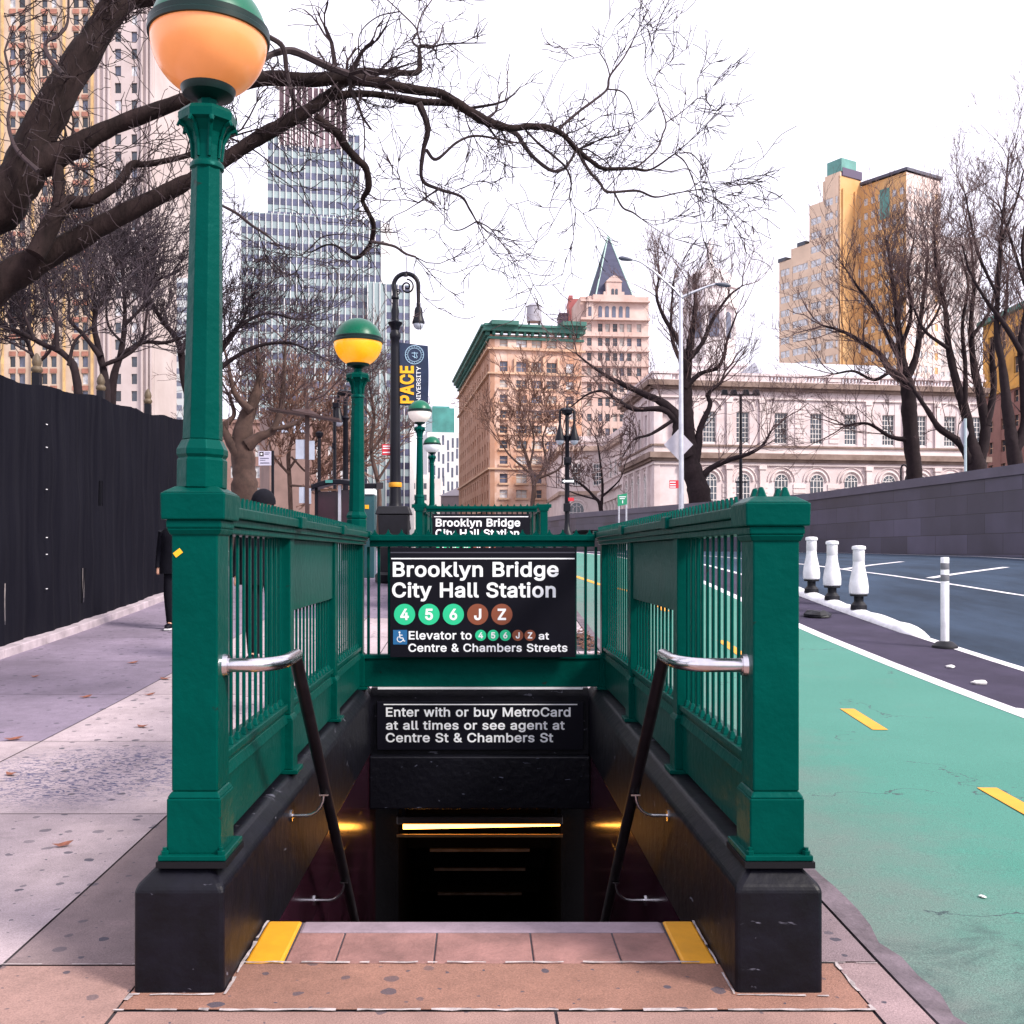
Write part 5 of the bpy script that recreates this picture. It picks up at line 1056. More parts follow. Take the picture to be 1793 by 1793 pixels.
for bi, (x0, x1, y0, y1, d, k) in enumerate(blocks):
    u0, u1 = f.u(x0), f.u(x1); z1 = f.z(y0, (x0 + x1) / 2)
    mb = MB(); f.box(mb, u0, u1, 2, z1, d - 28, d); obj('block', mb, band, T)
    n = int(round((u1 - u0) / 1.29)); st = (u1 - u0) / n
    zlow = 2 if bi == 1 else (f.z(384, 550) - 2 if bi == 0 else 2)
    nz_ = int((z1 - zlow) / pit)
    for i in range(nz_):
        zt = z1 - .25 - i * pit
        if bi == 2 or True:
            for j in range(n):
                if bi == 2 and u0 + j * st < f.u(664): continue
                W.add(f, u0 + j * st + .14, u0 + (j + 1) * st - .14, zt - 1.42, zt, d + .06)
    for j in range(n + 1):
        mb = MB(); x = u0 + j * st; f.box(mb, x - .065, x + .065, zlow, z1 + .2, d - .1, d + .34)
        obj('mullion', mb, mul, T)
mb = MB(); f.box(mb, f.u(488), f.u(607), f.z(232, 550), f.z(152, 550), -22, -.5); obj('block', mb, brn, T)
n = 12
for j in range(n + 1):
    x = f.u(488) + (f.u(607) - f.u(488)) * j / n
    mb = MB(); f.box(mb, x - .11, x + .11, f.z(262, 550), f.z(150, 550), -.6, .5); obj('mullion', mb, mul, T)
mb = MB(); f.pbox(mb, 488, 607, 231, 258, -.1, .2); obj('cladding', mb, brn, T)
for a, b, y in ((665, 686, 392), (713, 722, 506)):
    mb = MB(); f.pbox(mb, a, b, y, 960, -18, .4 if a < 700 else 3); obj('edge_wall', mb, pm('white_edge_stone', (.68, .66, .67), .7, var=.08, vscale=.2), T)
W.done()

T = thing('banded_glass_building', (XP(300, 215), 215, 2), 'pale banded glass building glimpsed through twigs behind the near lamp shaft', 'building')
f = Fac((XP(255, 215), 215), (XP(352, 216), 216))
z1 = f.z(486, 300); mb = MB(); f.box(mb, 0, f.L, 2, z1, -20, 0); obj('block', mb, pm('pale_bands', (.46, .50, .53), .5, var=.12, vscale=.2), T)
W = Wins(T, pm('blue_grey_glass', (.13, .15, .21), .25, var=.3, vscale=.3))
for i in range(22):
    for j in range(6): W.add(f, .2 + j * f.L / 6, (j + 1) * f.L / 6 - .15, z1 - 1.0 - i * 2.5 - 1.1, z1 - 1.0 - i * 2.5, .05)
W.done()
# ---- brown block in front of the tower foot
T = thing('brown_office_block', (XP(490, 150), 150, 2.2), 'brown masonry block low behind the bare trees at the foot of the glass tower', 'building')
f = Fac((XP(372, 150), 150), (XP(636, 153), 153))
brm = stone('brown_masonry', (0.20, 0.115, 0.095), (0.27, 0.165, 0.145), .3)
mb = MB(); z1 = f.z(742, 500); f.box(mb, .2, f.L - .2, 2, z1 - .1, -14, -.5); obj('core', mb, brm, T)
cols = [(u, u + .62) for u in np.arange(.8, f.L - 1.2, 1.72)]
rows = [(z, z + 1.7) for z in np.arange(3.2, z1 - 2.2, 3.05)]
mb = MB(); grid(f, mb, cols, rows, 0, f.L, 2, z1, .45); f.box(mb, -.2, f.L + .2, z1, z1 + .5, -.6, .3); obj('wall', mb, brm, T)
W = Wins(T, M['glassl'])
for a, b in cols:
    for r0, r1 in rows: W.add(f, a, b, r0, r1, -.28)
W.done()

# ---- far white tower with teal crown
T = thing('distant_white_tower', (XP(776, 330), 330, 2), 'far white office building with a teal glass top beside the tan block', 'building')
f = Fac((XP(748, 330), 330), (XP(806, 332), 332))
wht = pm('white_panels', (.62, .62, .63), .6)
mb = MB(); f.box(mb, 0, f.L, 2, f.z(757, 776), -20, 0); obj('block', mb, wht, T)
mb = MB(); f.pbox(mb, 757, 796, 714, 757.5, -15, -.4)
f.pbox(mb, 760, 790, 709, 715, -12, -3); obj('crown_block', mb, M['teal'], T)
W = Wins(T, M['glassb']); rr = random.Random(8)
for k in range(7):
    for j in range(5):
        x = 750 + 8 * k + rr.uniform(0, 1.2); y = 762 + 24 * j + rr.choice([0, 5, 9])
        u0, z0 = f.uz(x, y + 17); u1, z1 = f.uz(x + 3.6, y)
        W.add(f, u0, u1, z0, z1, .05)
W.done()
T = thing('small_white_building', (XP(735, 240), 240, 2.2), 'low white rendered building with small windows beyond the second stair', 'building')
f = Fac((XP(700, 240), 240), (XP(772, 240), 240))
mb = MB(); f.box(mb, 0, f.L, 2, f.z(838, 735), -12, 0); f.pbox(mb, 722, 752, 830, 839, -8, -2); obj('block', mb, pm('white_render', (.60, .56, .55), .8, var=.15, vscale=.2), T)
W = Wins(T, M['glass'])
for x in (708, 722, 742, 756):
    for y in (846, 866):
        u0, z0 = f.uz(x, y + 10); u1, z1 = f.uz(x + 5, y); W.add(f, u0, u1, z0, z1, .04)
W.done()
T = thing('small_grey_building', (XP(790, 215), 215, 2.2), 'low grey building with pitched roof at the foot of the tan block', 'building')
f = Fac((XP(772, 215), 215), (XP(822, 213), 213))
mb = MB(); z1 = f.z(868, 795); f.box(mb, 0, f.L, 2, z1, -10, 0); obj('block', mb, pm('grey_render', (.22, .18, .19), .8, var=.2, vscale=.3), T)
mb = MB(); zr = f.z(850, 795); mb.add([f.p(-.3, .3, z1), f.p(f.L + .3, .3, z1), f.p(f.L + .3, -10.3, z1), f.p(-.3, -10.3, z1), f.p(2, -5, zr), f.p(f.L - 1, -5, zr)],
    [(0, 1, 5, 4), (2, 3, 4, 5), (1, 2, 5), (3, 0, 4), (3, 2, 1, 0)]); obj('roof', mb, pm('grey_roof', (.30, .27, .30), .7), T)

# ---- tan block with green cornice
T = thing('tan_office_building', (8, 165, 2), 'tan orange brick office block with a heavy green copper cornice', 'building')
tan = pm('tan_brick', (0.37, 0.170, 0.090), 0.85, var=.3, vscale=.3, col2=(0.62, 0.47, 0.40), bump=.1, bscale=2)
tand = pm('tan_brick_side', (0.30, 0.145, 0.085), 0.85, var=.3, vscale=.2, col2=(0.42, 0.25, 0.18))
cop = pm('copper_green', (0.022, 0.115, 0.092), 0.6, var=.25, vscale=.5)
trim = pm('tan_trim', (0.48, 0.31, 0.21), 0.8, var=.2, vscale=.4)
C, E_, D_ = (1.56, 160.0), (15.7, 162.8), (-4.2, 212.0)
ff, fs = Fac(C, E_), Fac(D_, C)
ztop = 36.0
fi = lambda fc, u, d: (fc.A + fc.t * u + fc.n * d)
q = [fi(ff, .3, -.75), fi(ff, ff.L - .3, -.75), fi(ff, ff.L - .3, -45), fi(fs, .3, -.75)]
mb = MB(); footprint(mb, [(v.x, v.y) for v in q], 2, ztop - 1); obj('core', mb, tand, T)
zf = lambda y: ff.z(y, 930)
cx = [(875, 889), (904, 923), (931, 949), (957, 975), (991, 1005)]
cols = [(ff.u(a), ff.u(b)) for a, b in cx]
rows_y = [(872, 858), (846, 830), (813, 799), (786, 772), (759, 745), (733, 719), (706, 692), (680, 666), (652, 634), (609, 596)]
rows = [(zf(a), zf(b)) for a, b in rows_y]
mb = MB(); grid(ff, mb, cols, rows, 0, ff.L, 2, ztop - 1.2, .7); obj('wall', mb, tan, T)
W = Wins(T, [M['glassb'], M['glass'], M['blind'], M['glassb'], M['glassl']], trim)
for ci, (a, b) in enumerate(cols):
    for r0, r1 in rows: W.add(ff, a + .02, b - .02, r0 + .02, r1 - .02, -.35, .10, (2 if 0 < ci < 4 else 1, 2), .06)
side_cols = [(u, u + 1.5) for u in np.arange(2.2, fs.L - 2.5, 3.55)]
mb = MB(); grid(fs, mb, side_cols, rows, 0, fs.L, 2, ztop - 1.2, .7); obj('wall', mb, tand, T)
for a, b in side_cols:
    for r0, r1 in rows: W.add(fs, a, b, r0, r1, -.3)
mb = MB()
for y0, y1, d in ((611.5, 614.5, .5), (654, 657, .4), (820, 823, .35), (888, 894, .4)):
    for fc in (ff, fs): fc.box(mb, -.1, fc.L + d, zf(y1), zf(y0), -.1, d)
for x in (901, 926, 952, 977): ff.pbox(mb, x - 1.6, x + 1.6, 628, 654, -.1, .3)
for a, b in cols:
    for r0, r1 in rows: ff.box(mb, a - .2, b + .2, r0 - .3, r0 - .02, -.05, .25)
obj('stone_course', mb, trim, T)
mb = MB()
for fc in (ff, fs):
    e = 1.1 if fc is ff else 0
    fc.box(mb, -e, fc.L + .3, ztop - .8, ztop - .15, -1, 1.1); fc.box(mb, -e, fc.L + .4, ztop - .15, ztop + .2, -1, 1.4)
    fc.box(mb, -.2, fc.L + .3, zf(592), ztop - 1.9, -.2, .35)
    for u in np.arange(.3, fc.L, 1.2): fc.box(mb, u, u + .4, ztop - 1.35, ztop - .8, 0, .7)
ff.pbox(mb, 856, 903, 566, 573, -.5, 2.2); ff.pbox(mb, 979, 1020, 568, 575, -.5, 2.2)
obj('cornice', mb, cop, T)
W.done()
T = thing('water_tank', (XP(935, 175), 175, ztop), 'round wooden water tank on the roof of the tan block', 'water tank')
mb = MB(); mb.lathe([(1.22, 0), (1.24, 1.2), (1.2, 2.55)], (XP(935, 175), 175, ZP(564, 175)), 24); obj('barrel', mb, pm('grey_wood', (.33, .33, .38), .8, var=.2, vscale=3, stretch=(6, 6, .3)), T, smooth=30)
mb = MB(); mb.lathe([(1.34, 0), (.7, .45), (.05, .75)], (XP(935, 175), 175, ZP(564, 175) + 2.55), 24); obj('roof', mb, pm('grey_lead', (.30, .30, .34), .7), T, smooth=30)
for a in (-.85, .85):
    for b in (-.85, .85):
        mb = MB(); x, y = XP(935, 175) + a, 175 + b; mb.box(x - .12, x + .12, y - .12, y + .12, ztop - 3.5, ZP(564, 175)); obj('leg', mb, M['iron'], T)

# ---- building with the slate pyramid roof
T = thing('slate_pyramid_building', (XP(1075, 190), 190, 2), 'pale stone tower block topped by a steep blue slate pyramid roof', 'building')
pot = stone('pinkish_stone', (0.44, 0.30, 0.26), (0.58, 0.46, 0.42), .3)
f = Fac((XP(1016, 190), 190), (XP(1136, 191), 191))
z1 = f.z(517, 1075)
mb = MB(); f.box(mb, .1, f.L - .1, 2, z1 - .2, -14, -.6); obj('core', mb, pot, T)
cx = [(1028, 1036), (1047, 1055), (1060, 1068), (1073, 1081), (1085, 1093), (1098, 1106), (1115, 1123)]
ry = [(763, 750), (738, 725), (711, 698), (686, 672), (658, 644), (632, 618), (606, 592), (581, 567)]
zf = lambda y: f.z(y, 1075)
cols = [(f.u(a), f.u(b)) for a, b in cx]; rows = [(zf(a), zf(b)) for a, b in ry]
mb = MB(); grid(f, mb, cols, rows, 0, f.L, 2, zf(562), .55)
f.pbox(mb, 1029, 1136, 519, 562, -1.5, -.05)
obj('wall', mb, pot, T)
W = Wins(T, [M['glass'], M['glassd'], M['glassb'], M['glass'], M['blind']], pot)
for a, b in cols:
    for r0, r1 in rows: W.add(f, a, b, r0, r1, -.3, .05, (1, 2), .05)
W.done()
for x in (1051, 1063, 1075, 1087, 1099):
    hw = (f.u(x + 3.2) - f.u(x - 3.2)) / 2
    g = MB(); f.poly(g, f.arch(f.u(x), zf(556), zf(536), hw), -.02, .04); obj('arched_window', g, M['glassb'], T)
g = MB(); f.pbox(g, 1029.5, 1035, 538, 554, -.05, .45); obj('window', g, M['glassb'], T)
mb = MB()
for y0, y1, d in ((527, 530, .8), (558, 562, .9), (588, 590, .5), (614, 616, .5), (640, 642, .4), (668, 670, .4)): f.pbox(mb, 1016, 1137, y0, y1, -.2, d)
f.pbox(mb, 1038, 1112, 517, 527.5, -6, .4)
obj('stone_course', mb, pot, T)
mb = MB(); f.pbox(mb, 1026, 1038.5, 530, 557.5, -.3, .4)
u0, u1 = f.u(1025), f.u(1039.5); f.poly(mb, [(u0, zf(530)), (u1, zf(530)), ((u0 + u1) / 2, zf(523))], -.4, .5); obj('gable', mb, pot, T)
nc, rc, lc = Vector((XP(1043, 190), 190.5)), Vector((XP(1112, 191), 192)), Vector((XP(1026, 197), 197))
bc = lc + (rc - nc)
ap = (nc + bc) / 2; zb = zf(521); za = H + (970 - 413) / F * ap.y
ap = Vector((XP(1065, ap.y), ap.y))
mb = MB(); mb.add([(nc.x, nc.y, zb), (rc.x, rc.y, zb), (bc.x, bc.y, zb), (lc.x, lc.y, zb), (ap.x, ap.y, za)], [(0, 1, 4), (1, 2, 4), (2, 3, 4), (3, 0, 4), (3, 2, 1, 0)])
rf = obj('pyramid_roof', mb, pm('blue_slate', (0.062, 0.066, 0.110), 0.75, spec=.2, var=.18, vscale=.4, stretch=(1, 1, 4)), T)
mb = MB()
for c_ in (nc, rc, lc): mb.tube([(c_.x, c_.y, zb), (ap.x, ap.y, za + .1)], .13, 6)
obj('hip_flashing', mb, pm('pale_copper', (.36, .52, .47), .6), rf)
mb = MB(); f.pbox(mb, 1067.5, 1073.5, 440, 447, 1.6 - 5.2, -3.2); obj('roof_vent', mb, cop, rf)
mb = MB(); f.pbox(mb, 1061.5, 1088, 494, 521, -4, .2); f.pbox(mb, 1057, 1093, 511, 521, -3, .15)
u0, u1 = f.u(1060), f.u(1089.5); f.poly(mb, [(u0, zf(494)), (u1, zf(494)), ((u0 + u1) / 2 + .7, zf(486)), ((u0 + u1) / 2, zf(482.5)), ((u0 + u1) / 2 - .7, zf(486))], -4, .35); dm = obj('dormer', mb, pot, T)
for x in (1072.5, 1079):
    hw = (f.u(x + 2.2) - f.u(x - 2.2)) / 2
    g = MB(); f.poly(g, f.arch(f.u(x), zf(519), zf(506), hw), .2, .28); obj('window', g, M['glass'], dm)
T = thing('red_brick_building', (XP(1006, 200), 200, 2), 'plain red brick party wall beside the slate pyramid', 'building')
f2 = Fac((XP(996, 200), 200), (XP(1013, 200), 200))
mb = MB(); f2.box(mb, 0, f2.L, 2, f2.z(523, 1005), -5, 0); f2.pbox(mb, 1010, 1030, 524, 760, -9, -.5); f2.pbox(mb, 996, 1003, 517, 524, -3, 0)
obj('wall', mb, pm('red_brick', (.44, .14, .13), .85, var=.25, vscale=.5), T)
mb = MB(); f2.pbox(mb, 980, 995, 549, 576, -6, -1); f2.pbox(mb, 979, 996, 546, 549, -6.2, -.8); obj('plant_room', mb, pm('dark_purple_brick', (.11, .08, .12), .8), T)

# ---- city hall: near wing, recessed long front with portico, far wing, cupola
T = thing('city_hall', (25, 90, 3), 'pale marble civic hall with arched windows, balustrade and a white cupola', 'building')
marb = pm('marble', (0.52, 0.415, 0.41), 0.75, var=.2, vscale=.5, col2=(0.66, 0.575, 0.585))
marbs = pm('marble_light', (0.63, 0.535, 0.525), 0.75, var=.15, vscale=.5)
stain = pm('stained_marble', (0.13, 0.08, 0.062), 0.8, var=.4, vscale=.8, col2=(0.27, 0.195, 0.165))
A = (XP(1145, 86), 86.0); B = (XP(1722, 90.5), 90.5); A2 = (XP(1092, 100.4), 100.4)
fn = Fac(A, B); fl = Fac(A2, A)
zz = lambda y: fn.z(y, 1300)
ZP_, ZC1, ZC0, ZF, ZW1, ZW0, ZS, ZE1, ZE0, ZG = zz(654), zz(670), zz(683), zz(697), zz(721), zz(776), zz(783), zz(792), zz(806), 2.2
ins = [fi(fn, .2, -.5), fi(fn, fn.L - .2, -.5), fi(fn, fn.L - .2, -26), fi(fl, .2, -14), fi(fl, .2, -.5)]
mb = MB(); footprint(mb, [(v.x, v.y) for v in ins], ZG, ZC1); obj('core', mb, marb, T)
colx = [1243, 1301, 1368, 1430, 1490, 1556, 1612, 1664, 1708]
hwu = .57
cu_ = [(fn.u(x) - hwu, fn.u(x) + hwu) for x in colx]
rowsU = [(ZW0, ZW1)]
mb = MB(); grid(fn, mb, [(fn.u(1172) - hwu, fn.u(1172) + hwu)] + cu_, rowsU, 0, fn.L, ZE1, ZC0, .4)
fn.box(mb, 0, fn.L, ZG, ZE0, -.5, -.02)
us = [2.0, 5.0, 8.0, 11.0]
grid(fl, mb, [(u - .5, u + .5) for u in us], rowsU, 0, fl.L, ZE1, ZC0, .4); fl.box(mb, 0, fl.L, ZG, ZE0, -.5, -.02)
obj('wall', mb, marb, T)
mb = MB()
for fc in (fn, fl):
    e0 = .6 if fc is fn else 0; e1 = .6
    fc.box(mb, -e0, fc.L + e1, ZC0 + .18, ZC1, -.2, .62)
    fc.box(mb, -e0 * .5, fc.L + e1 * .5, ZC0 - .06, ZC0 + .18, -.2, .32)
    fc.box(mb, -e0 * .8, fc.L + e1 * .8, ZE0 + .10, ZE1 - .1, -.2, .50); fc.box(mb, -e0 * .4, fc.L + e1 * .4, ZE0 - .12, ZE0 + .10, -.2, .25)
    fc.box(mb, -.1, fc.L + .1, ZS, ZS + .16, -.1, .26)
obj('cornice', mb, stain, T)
mb = MB()
for fc in (fn, fl):
    fc.box(mb, -.05, fc.L + .05, ZF - .08, ZF + .06, -.1, .14); fc.box(mb, -.05, fc.L + .05, ZE1 - .1, ZS, -.1, .12)
    fc.box(mb, -.05, fc.L + .05, zz(815), zz(812), -.1, .14)
for x in (1196, 1218, 1276, 1334, 1520, 1585, 1640, 1690):
    u = fn.u(x); fn.box(mb, u - .22, u + .22, ZS + .16, ZF - .08, -.1, .15); fn.box(mb, u - .30, u + .30, ZF - .38, ZF - .081, -.1, .22)
    fn.box(mb, u - .24, u + .24, ZG, zz(815), -.1, .22); fn.box(mb, u - .33, u + .33, zz(822), zz(815) - .001, -.1, .30)
for u in (.5, 3.5, 6.5, 9.5, 12.5):
    fl.box(mb, u - .2, u + .2, ZS + .16, ZF - .08, -.1, .15); fl.box(mb, u - .24, u + .24, ZG, zz(815), -.1, .22)
for x in (1340, 1400, 1460, 1520):       # rusticated strips
    u = fn.u(x)
    for k in range(8):
        z = ZW0 + .1 + k * .40; fn.box(mb, u - .42, u + .42, z, z + .33, -.05, .06)
for x in (1276, 1334, 1400, 1460, 1520):
    u = fn.u(x)
    for k in range(7):
        z = zz(905) + k * .40; fn.box(mb, u - .55, u + .55, z, z + .33, -.06, .05)
obj('pilaster', mb, marbs, T)
mb = MB()
for fc in (fn, fl):
    fc.box(mb, -.1, fc.L + .1, ZP_ - .18, ZP_, -.4, .2); fc.box(mb, -.05, fc.L + .05, ZC1, ZC1 + .14, -.4, .15)
    for a in (0, 1):
        pass
segs = [(1145, 1198), (1345, 1352), (1386, 1408), (1446, 1470), (1508, 1536), (1574, 1588), (1632, 1645), (1690, 1722)]
for a, b in ((1145, 1172), (1186, 1345), (1385, 1408), (1449, 1472), (1509, 1538), (1576, 1590), (1633, 1646), (1688, 1722)):
    fn.pbox(mb, a, b, 655.5, 669.5, -.35, .12)
fl.box(mb, 0, fl.L, ZC1, ZP_ - .1, -.3, .1)
u = fn.u(1172)
while u < fn.u(1690):
    fn.box(mb, u, u + .12, ZC1 + .1, ZP_ - .15, -.2, 0); u += .30
obj('balustrade', mb, marb, T)
mb = MB(); p = [fi(fn, fn.u(1350), -1.5), fi(fn, fn.L - 1, -1.5), fi(fn, fn.L - 1, -20), fi(fn, fn.u(1350), -20)]
z0_ = ZP_ - .4; r0_, r1_ = fi(fn, fn.u(1400), -9), fi(fn, fn.L - 5, -9)
mb.add([(v.x, v.y, z0_) for v in p] + [(r0_.x, r0_.y, z0_ + 3.1), (r1_.x, r1_.y, z0_ + 3.1)], [(0, 1, 5, 4), (1, 2, 5), (2, 3, 4, 5), (3, 0, 4)])
obj('roof', mb, pm('pale_lead_roof', (.46, .46, .50), .55, var=.15, vscale=.3), T)
mb = MB()
for k in range(9):
    u = fn.u(1262 + k * 13); fn.box(mb, u, u + .08, ZP_ + .05, ZP_ + .75, -4, -3.9)
fn.pbox(mb, 1258, 1372, 640, 642, -4, -3.85); fn.pbox(mb, 1258, 1372, 648, 649.5, -4, -3.85)
obj('roof_railing', mb, M['galv'], T)
W = Wins(T, M['glass'], M['framew'])
for x in colx: W.add(fn, fn.u(x) - hwu + .06, fn.u(x) + hwu - .06, ZW0 + .08, ZW1 - .06, -.22, .07, (4, 6), .06)
for u in us: W.add(fl, u - .44, u + .44, ZW0 + .08, ZW1 - .06, -.22, .07, (3, 6), .06)
W.done()
def arched(fc, u, zs, zt, hw, ring=True, mull=True):
    g = MB(); fc.poly(g, fc.arch(u, zs, zt, hw), -.02, .01); w = obj('arched_window', g, M['glass'], T)
    m = MB(); c = zt - hw
    for a in (-.5, 0, .5): fc.box(m, u + a * hw * 1.1 - .025, u + a * hw * 1.1 + .025, zs, c + hw * (.95 if a == 0 else .2), .01, .05)
    for z in np.arange(zs + .5, c + .1, .55): fc.box(m, u - hw, u + hw, z - .022, z + .022, .01, .045)
    for a in (PI / 4, 3 * PI / 4):
        q0 = (u + .45 * hw * math.cos(a), c + .45 * hw * math.sin(a)); q1 = (u + hw * math.cos(a), c + hw * math.sin(a))
        m.tube([fc.p(q0[0], .03, q0[1]), fc.p(q1[0], .03, q1[1])], .022, 4)
    for r in (hw + .02, hw * .5):
        pts = [fc.p(u + r * math.cos(a), .04, c + r * math.sin(a)) for a in np.linspace(0, PI, 14)]
        m.tube(pts, .035 if r > hw else .022, 5)
    obj('frame', m, M['framew'], w)
    m = MB()
    for r, rr_ in ((hw + .30, .11), (hw + .62, .05)):
        pts = [fc.p(u + r * math.cos(a), .03, c + r * math.sin(a)) for a in np.linspace(0, PI, 18)]
        m.tube(pts, rr_, 6)
    if ring: obj('archivolt', m, marbs, w)
for x in colx[:8]: arched(fn, fn.u(x), ZG + .5, zz(830), .56)
for u in us: arched(fl, u, ZG + .5, zz(830), .50)
for x in (1243, 1301, 1612, 1664):
    m = MB(); u = fn.u(x); c = zz(720)
    m.tube([fn.p(u + .95 * math.cos(a), .04, c + 1.0 * math.sin(a)) for a in np.linspace(0.1, PI - .1, 16)], .07, 6); obj('blind_arch', m, marbs, T)
# recessed long front, portico, far wing
P0, P1 = (16.7, 138.0), (18.25, 99.0)
fr_ = Fac(P0, P1); G0 = (XP(983, 139), 139.0); fg = Fac(G0, P0); fh = Fac((XP(958, 166), 166.0), G0)
mb = MB(); footprint(mb, [(16.9, 137.8), (18.4, 99), (45, 99), (45, 168), (10, 168), (11.0, 139.4), (16.8, 138.4)], 2.2, 17.0); obj('far_core', mb, marbs, T)
ztw = zz(683)
mb = MB()
for fc in (fr_, fg, fh):
    fc.box(mb, -.1, fc.L + .1, 2.2, ztw, -.3, 0)
    fc.box(mb, -.1, fc.L + .3, ZP_ - .3, ZP_, -.3, .1); fc.box(mb, 0, fc.L, ztw, ZP_ - .29, -.5, -.1)
obj('far_wall', mb, marbs, T)
mb = MB()
for fc in (fr_, fg, fh):
    fc.box(mb, -.1, fc.L + .5, ztw - .05, ztw + .55, -.2, .6); fc.box(mb, -.1, fc.L + .3, ZE0, ZE0 + .5, -.2, .4)
obj('far_cornice', mb, pm('buff_marble', (.40, .29, .235), .8, var=.25, vscale=.6), T)
W = Wins(T, M['glass'], M['framew'])
for x in (1009.5, 1046):
    u0, z0 = fg.uz(x - 6.5, 849); u1, z1 = fg.uz(x + 6.5, 813); W.add(fg, u0, u1, z0, z1, .04, .12, (3, 5), .08)
for u in np.arange(2.5, fr_.L - 2, 3.6): W.add(fr_, u, u + 1.2, ZW0, ZW1, .04, .1, (2, 4), .08)
for u in np.arange(2.5, fh.L - 2, 4): W.add(fh, u, u + 1.2, ZW0, ZW1, .04)
W.done()
arched(fg, fg.u(1010), 2.6, fg.z(880, 1010), .9)
pzt = 9.2
mb = MB(); mb.box(15.0, 17.4, 104, 131, pzt - 1.5, pzt - .5); mb.box(14.6, 17.5, 103.6, 131.4, pzt - .5, pzt - .15)
for y in np.arange(103.8, 131, .55): mb.box(14.9, 15.05, y, y + .2, pzt - .15, pzt + .75)
mb.box(14.8, 15.2, 103.7, 131.3, pzt + .75, pzt + .95)
obj('portico_roof', mb, marbs, T)
for y in np.arange(105, 131, 3.0):
    mb = MB(); mb.lathe([(.50, 2.2), (.50, 2.6), (.40, 2.75), (.35, pzt - 2.1), (.50, pzt - 1.75), (.50, pzt - 1.5)], (15.6, y, 0), 14); obj('column', mb, marbs, T, smooth=40)
# cupola
cxp, cyp = XP(1242, 112), 112.0; k = 112 / F
cz = lambda y: ZP(y, 112)
cup = pm('white_cupola', (0.70, 0.64, 0.64), 0.7, var=.1, vscale=.5)
mb = MB(); mb.box(cxp - 3.1, cxp + 3.1, cyp - 3.1, cyp + 3.1, 14, cz(648)); mb.box(cxp - 3.3, cxp + 3.3, cyp - 3.3, cyp + 3.3, cz(651), cz(646))
oc = lambda r0, r1, y0, y1: mb.lathe([(r0, cz(y0)), (r1, cz(y1))], (cxp, cyp, 0), 8, PI / 8)
oc(2.7, 2.7, 646, 600); oc(2.45, 2.45, 600, 545); oc(3.0, 3.0, 545, 537); oc(2.7, 2.7, 537, 510); oc(2.95, 2.95, 510, 505)
cpo = obj('cupola', mb, cup, T, bevel=.05)
mb = MB()
for i in range(8):
    a = PI / 4 * i
    mb.lathe([(.26, cz(598)), (.22, cz(550)), (.3, cz(546))], (cxp + 2.55 * math.cos(a + PI / 8), cyp + 2.55 * math.sin(a + PI / 8), 0), 8)
obj('column', mb, cup, cpo, smooth=40)
for i in range(8):
    a = PI / 4 * i - PI / 2; c_ = Vector((cxp + 2.29 * math.cos(a), cyp + 2.29 * math.sin(a))); t_ = Vector((-math.sin(a), math.cos(a)))
    fw = Fac(c_ - t_ * .6, c_ + t_ * .6); fw.n = Vector((math.cos(a), math.sin(a)))
    g = MB(); fw.poly(g, fw.arch(.6, cz(597), cz(552), .52), -.05, .04); obj('arched_window', g, M['glassb'], cpo)
mb = MB(); mb.lathe([(2.75 * math.cos(a), cz(505) + 2.1 * math.sin(a)) for a in np.linspace(0, 1.5, 10)], (cxp, cyp, 0), 24); obj('dome', mb, cup, cpo, smooth=40)
mb = MB(); mb.lathe([(.55, cz(472)), (.55, cz(462)), (.35, cz(459)), (.28, cz(455)), (.40, cz(448)), (.30, cz(440)), (.34, cz(433)), (.12, cz(430)), (.17, cz(426)), (.05, cz(421))], (cxp, cyp, 0), 12)
mb.tube([(cxp + .1, cyp, cz(437)), (cxp + .42, cyp, cz(430)), (cxp + .42, cyp, cz(422))], .06, 6)
obj('statue', mb, cup, cpo, smooth=50)

# ---- orange apartment tower with green plant room
T = thing('orange_apartment_tower', (105, 300, 2), 'tall ochre brick apartment block with stepped top and green plant room', 'skyscraper')
och = pm('ochre_brick', (0.53, 0.27, 0.085), 0.85, var=.2, vscale=.06, col2=(0.62, 0.40, 0.20))
ocl = pm('pale_ochre', (0.66, 0.495, 0.37), 0.85, var=.15, vscale=.08)
Ct = Vector((XP(1470, 300), 300)); tl = Vector((-.512, .859)); tr = Vector((.859, .512))
La = Ct + tl * 22.7
f1 = Fac(La, Ct); f2 = Fac(Ct, Ct + tr * 9.0)
zt = lambda y: ZP(y, 305)
mb = MB()
def wing(mb, c0, a, b, z1): footprint(mb, [(c0.x, c0.y), ((c0 + a).x, (c0 + a).y), ((c0 + a + b).x, (c0 + a + b).y), ((c0 + b).x, (c0 + b).y)], 2, z1)
i1 = Ct + (tl + tr) * .3
zs1 = [(0, 6, 318), (6, 11, 352), (11, 18, 418), (18, 22.7, 436)]
for a, b, y in zs1: wing(mb, Ct + tl * (a + (.3 if a == 0 else 0)) + tr * .3, tl * (b - a), tr * 8.6, zt(y))
obj('core', mb, och, T)
mb = MB(); W = Wins(T, M['glassl'])
rows_ = [(z, z + 2.0) for z in np.arange(40, 112, 4.1)]
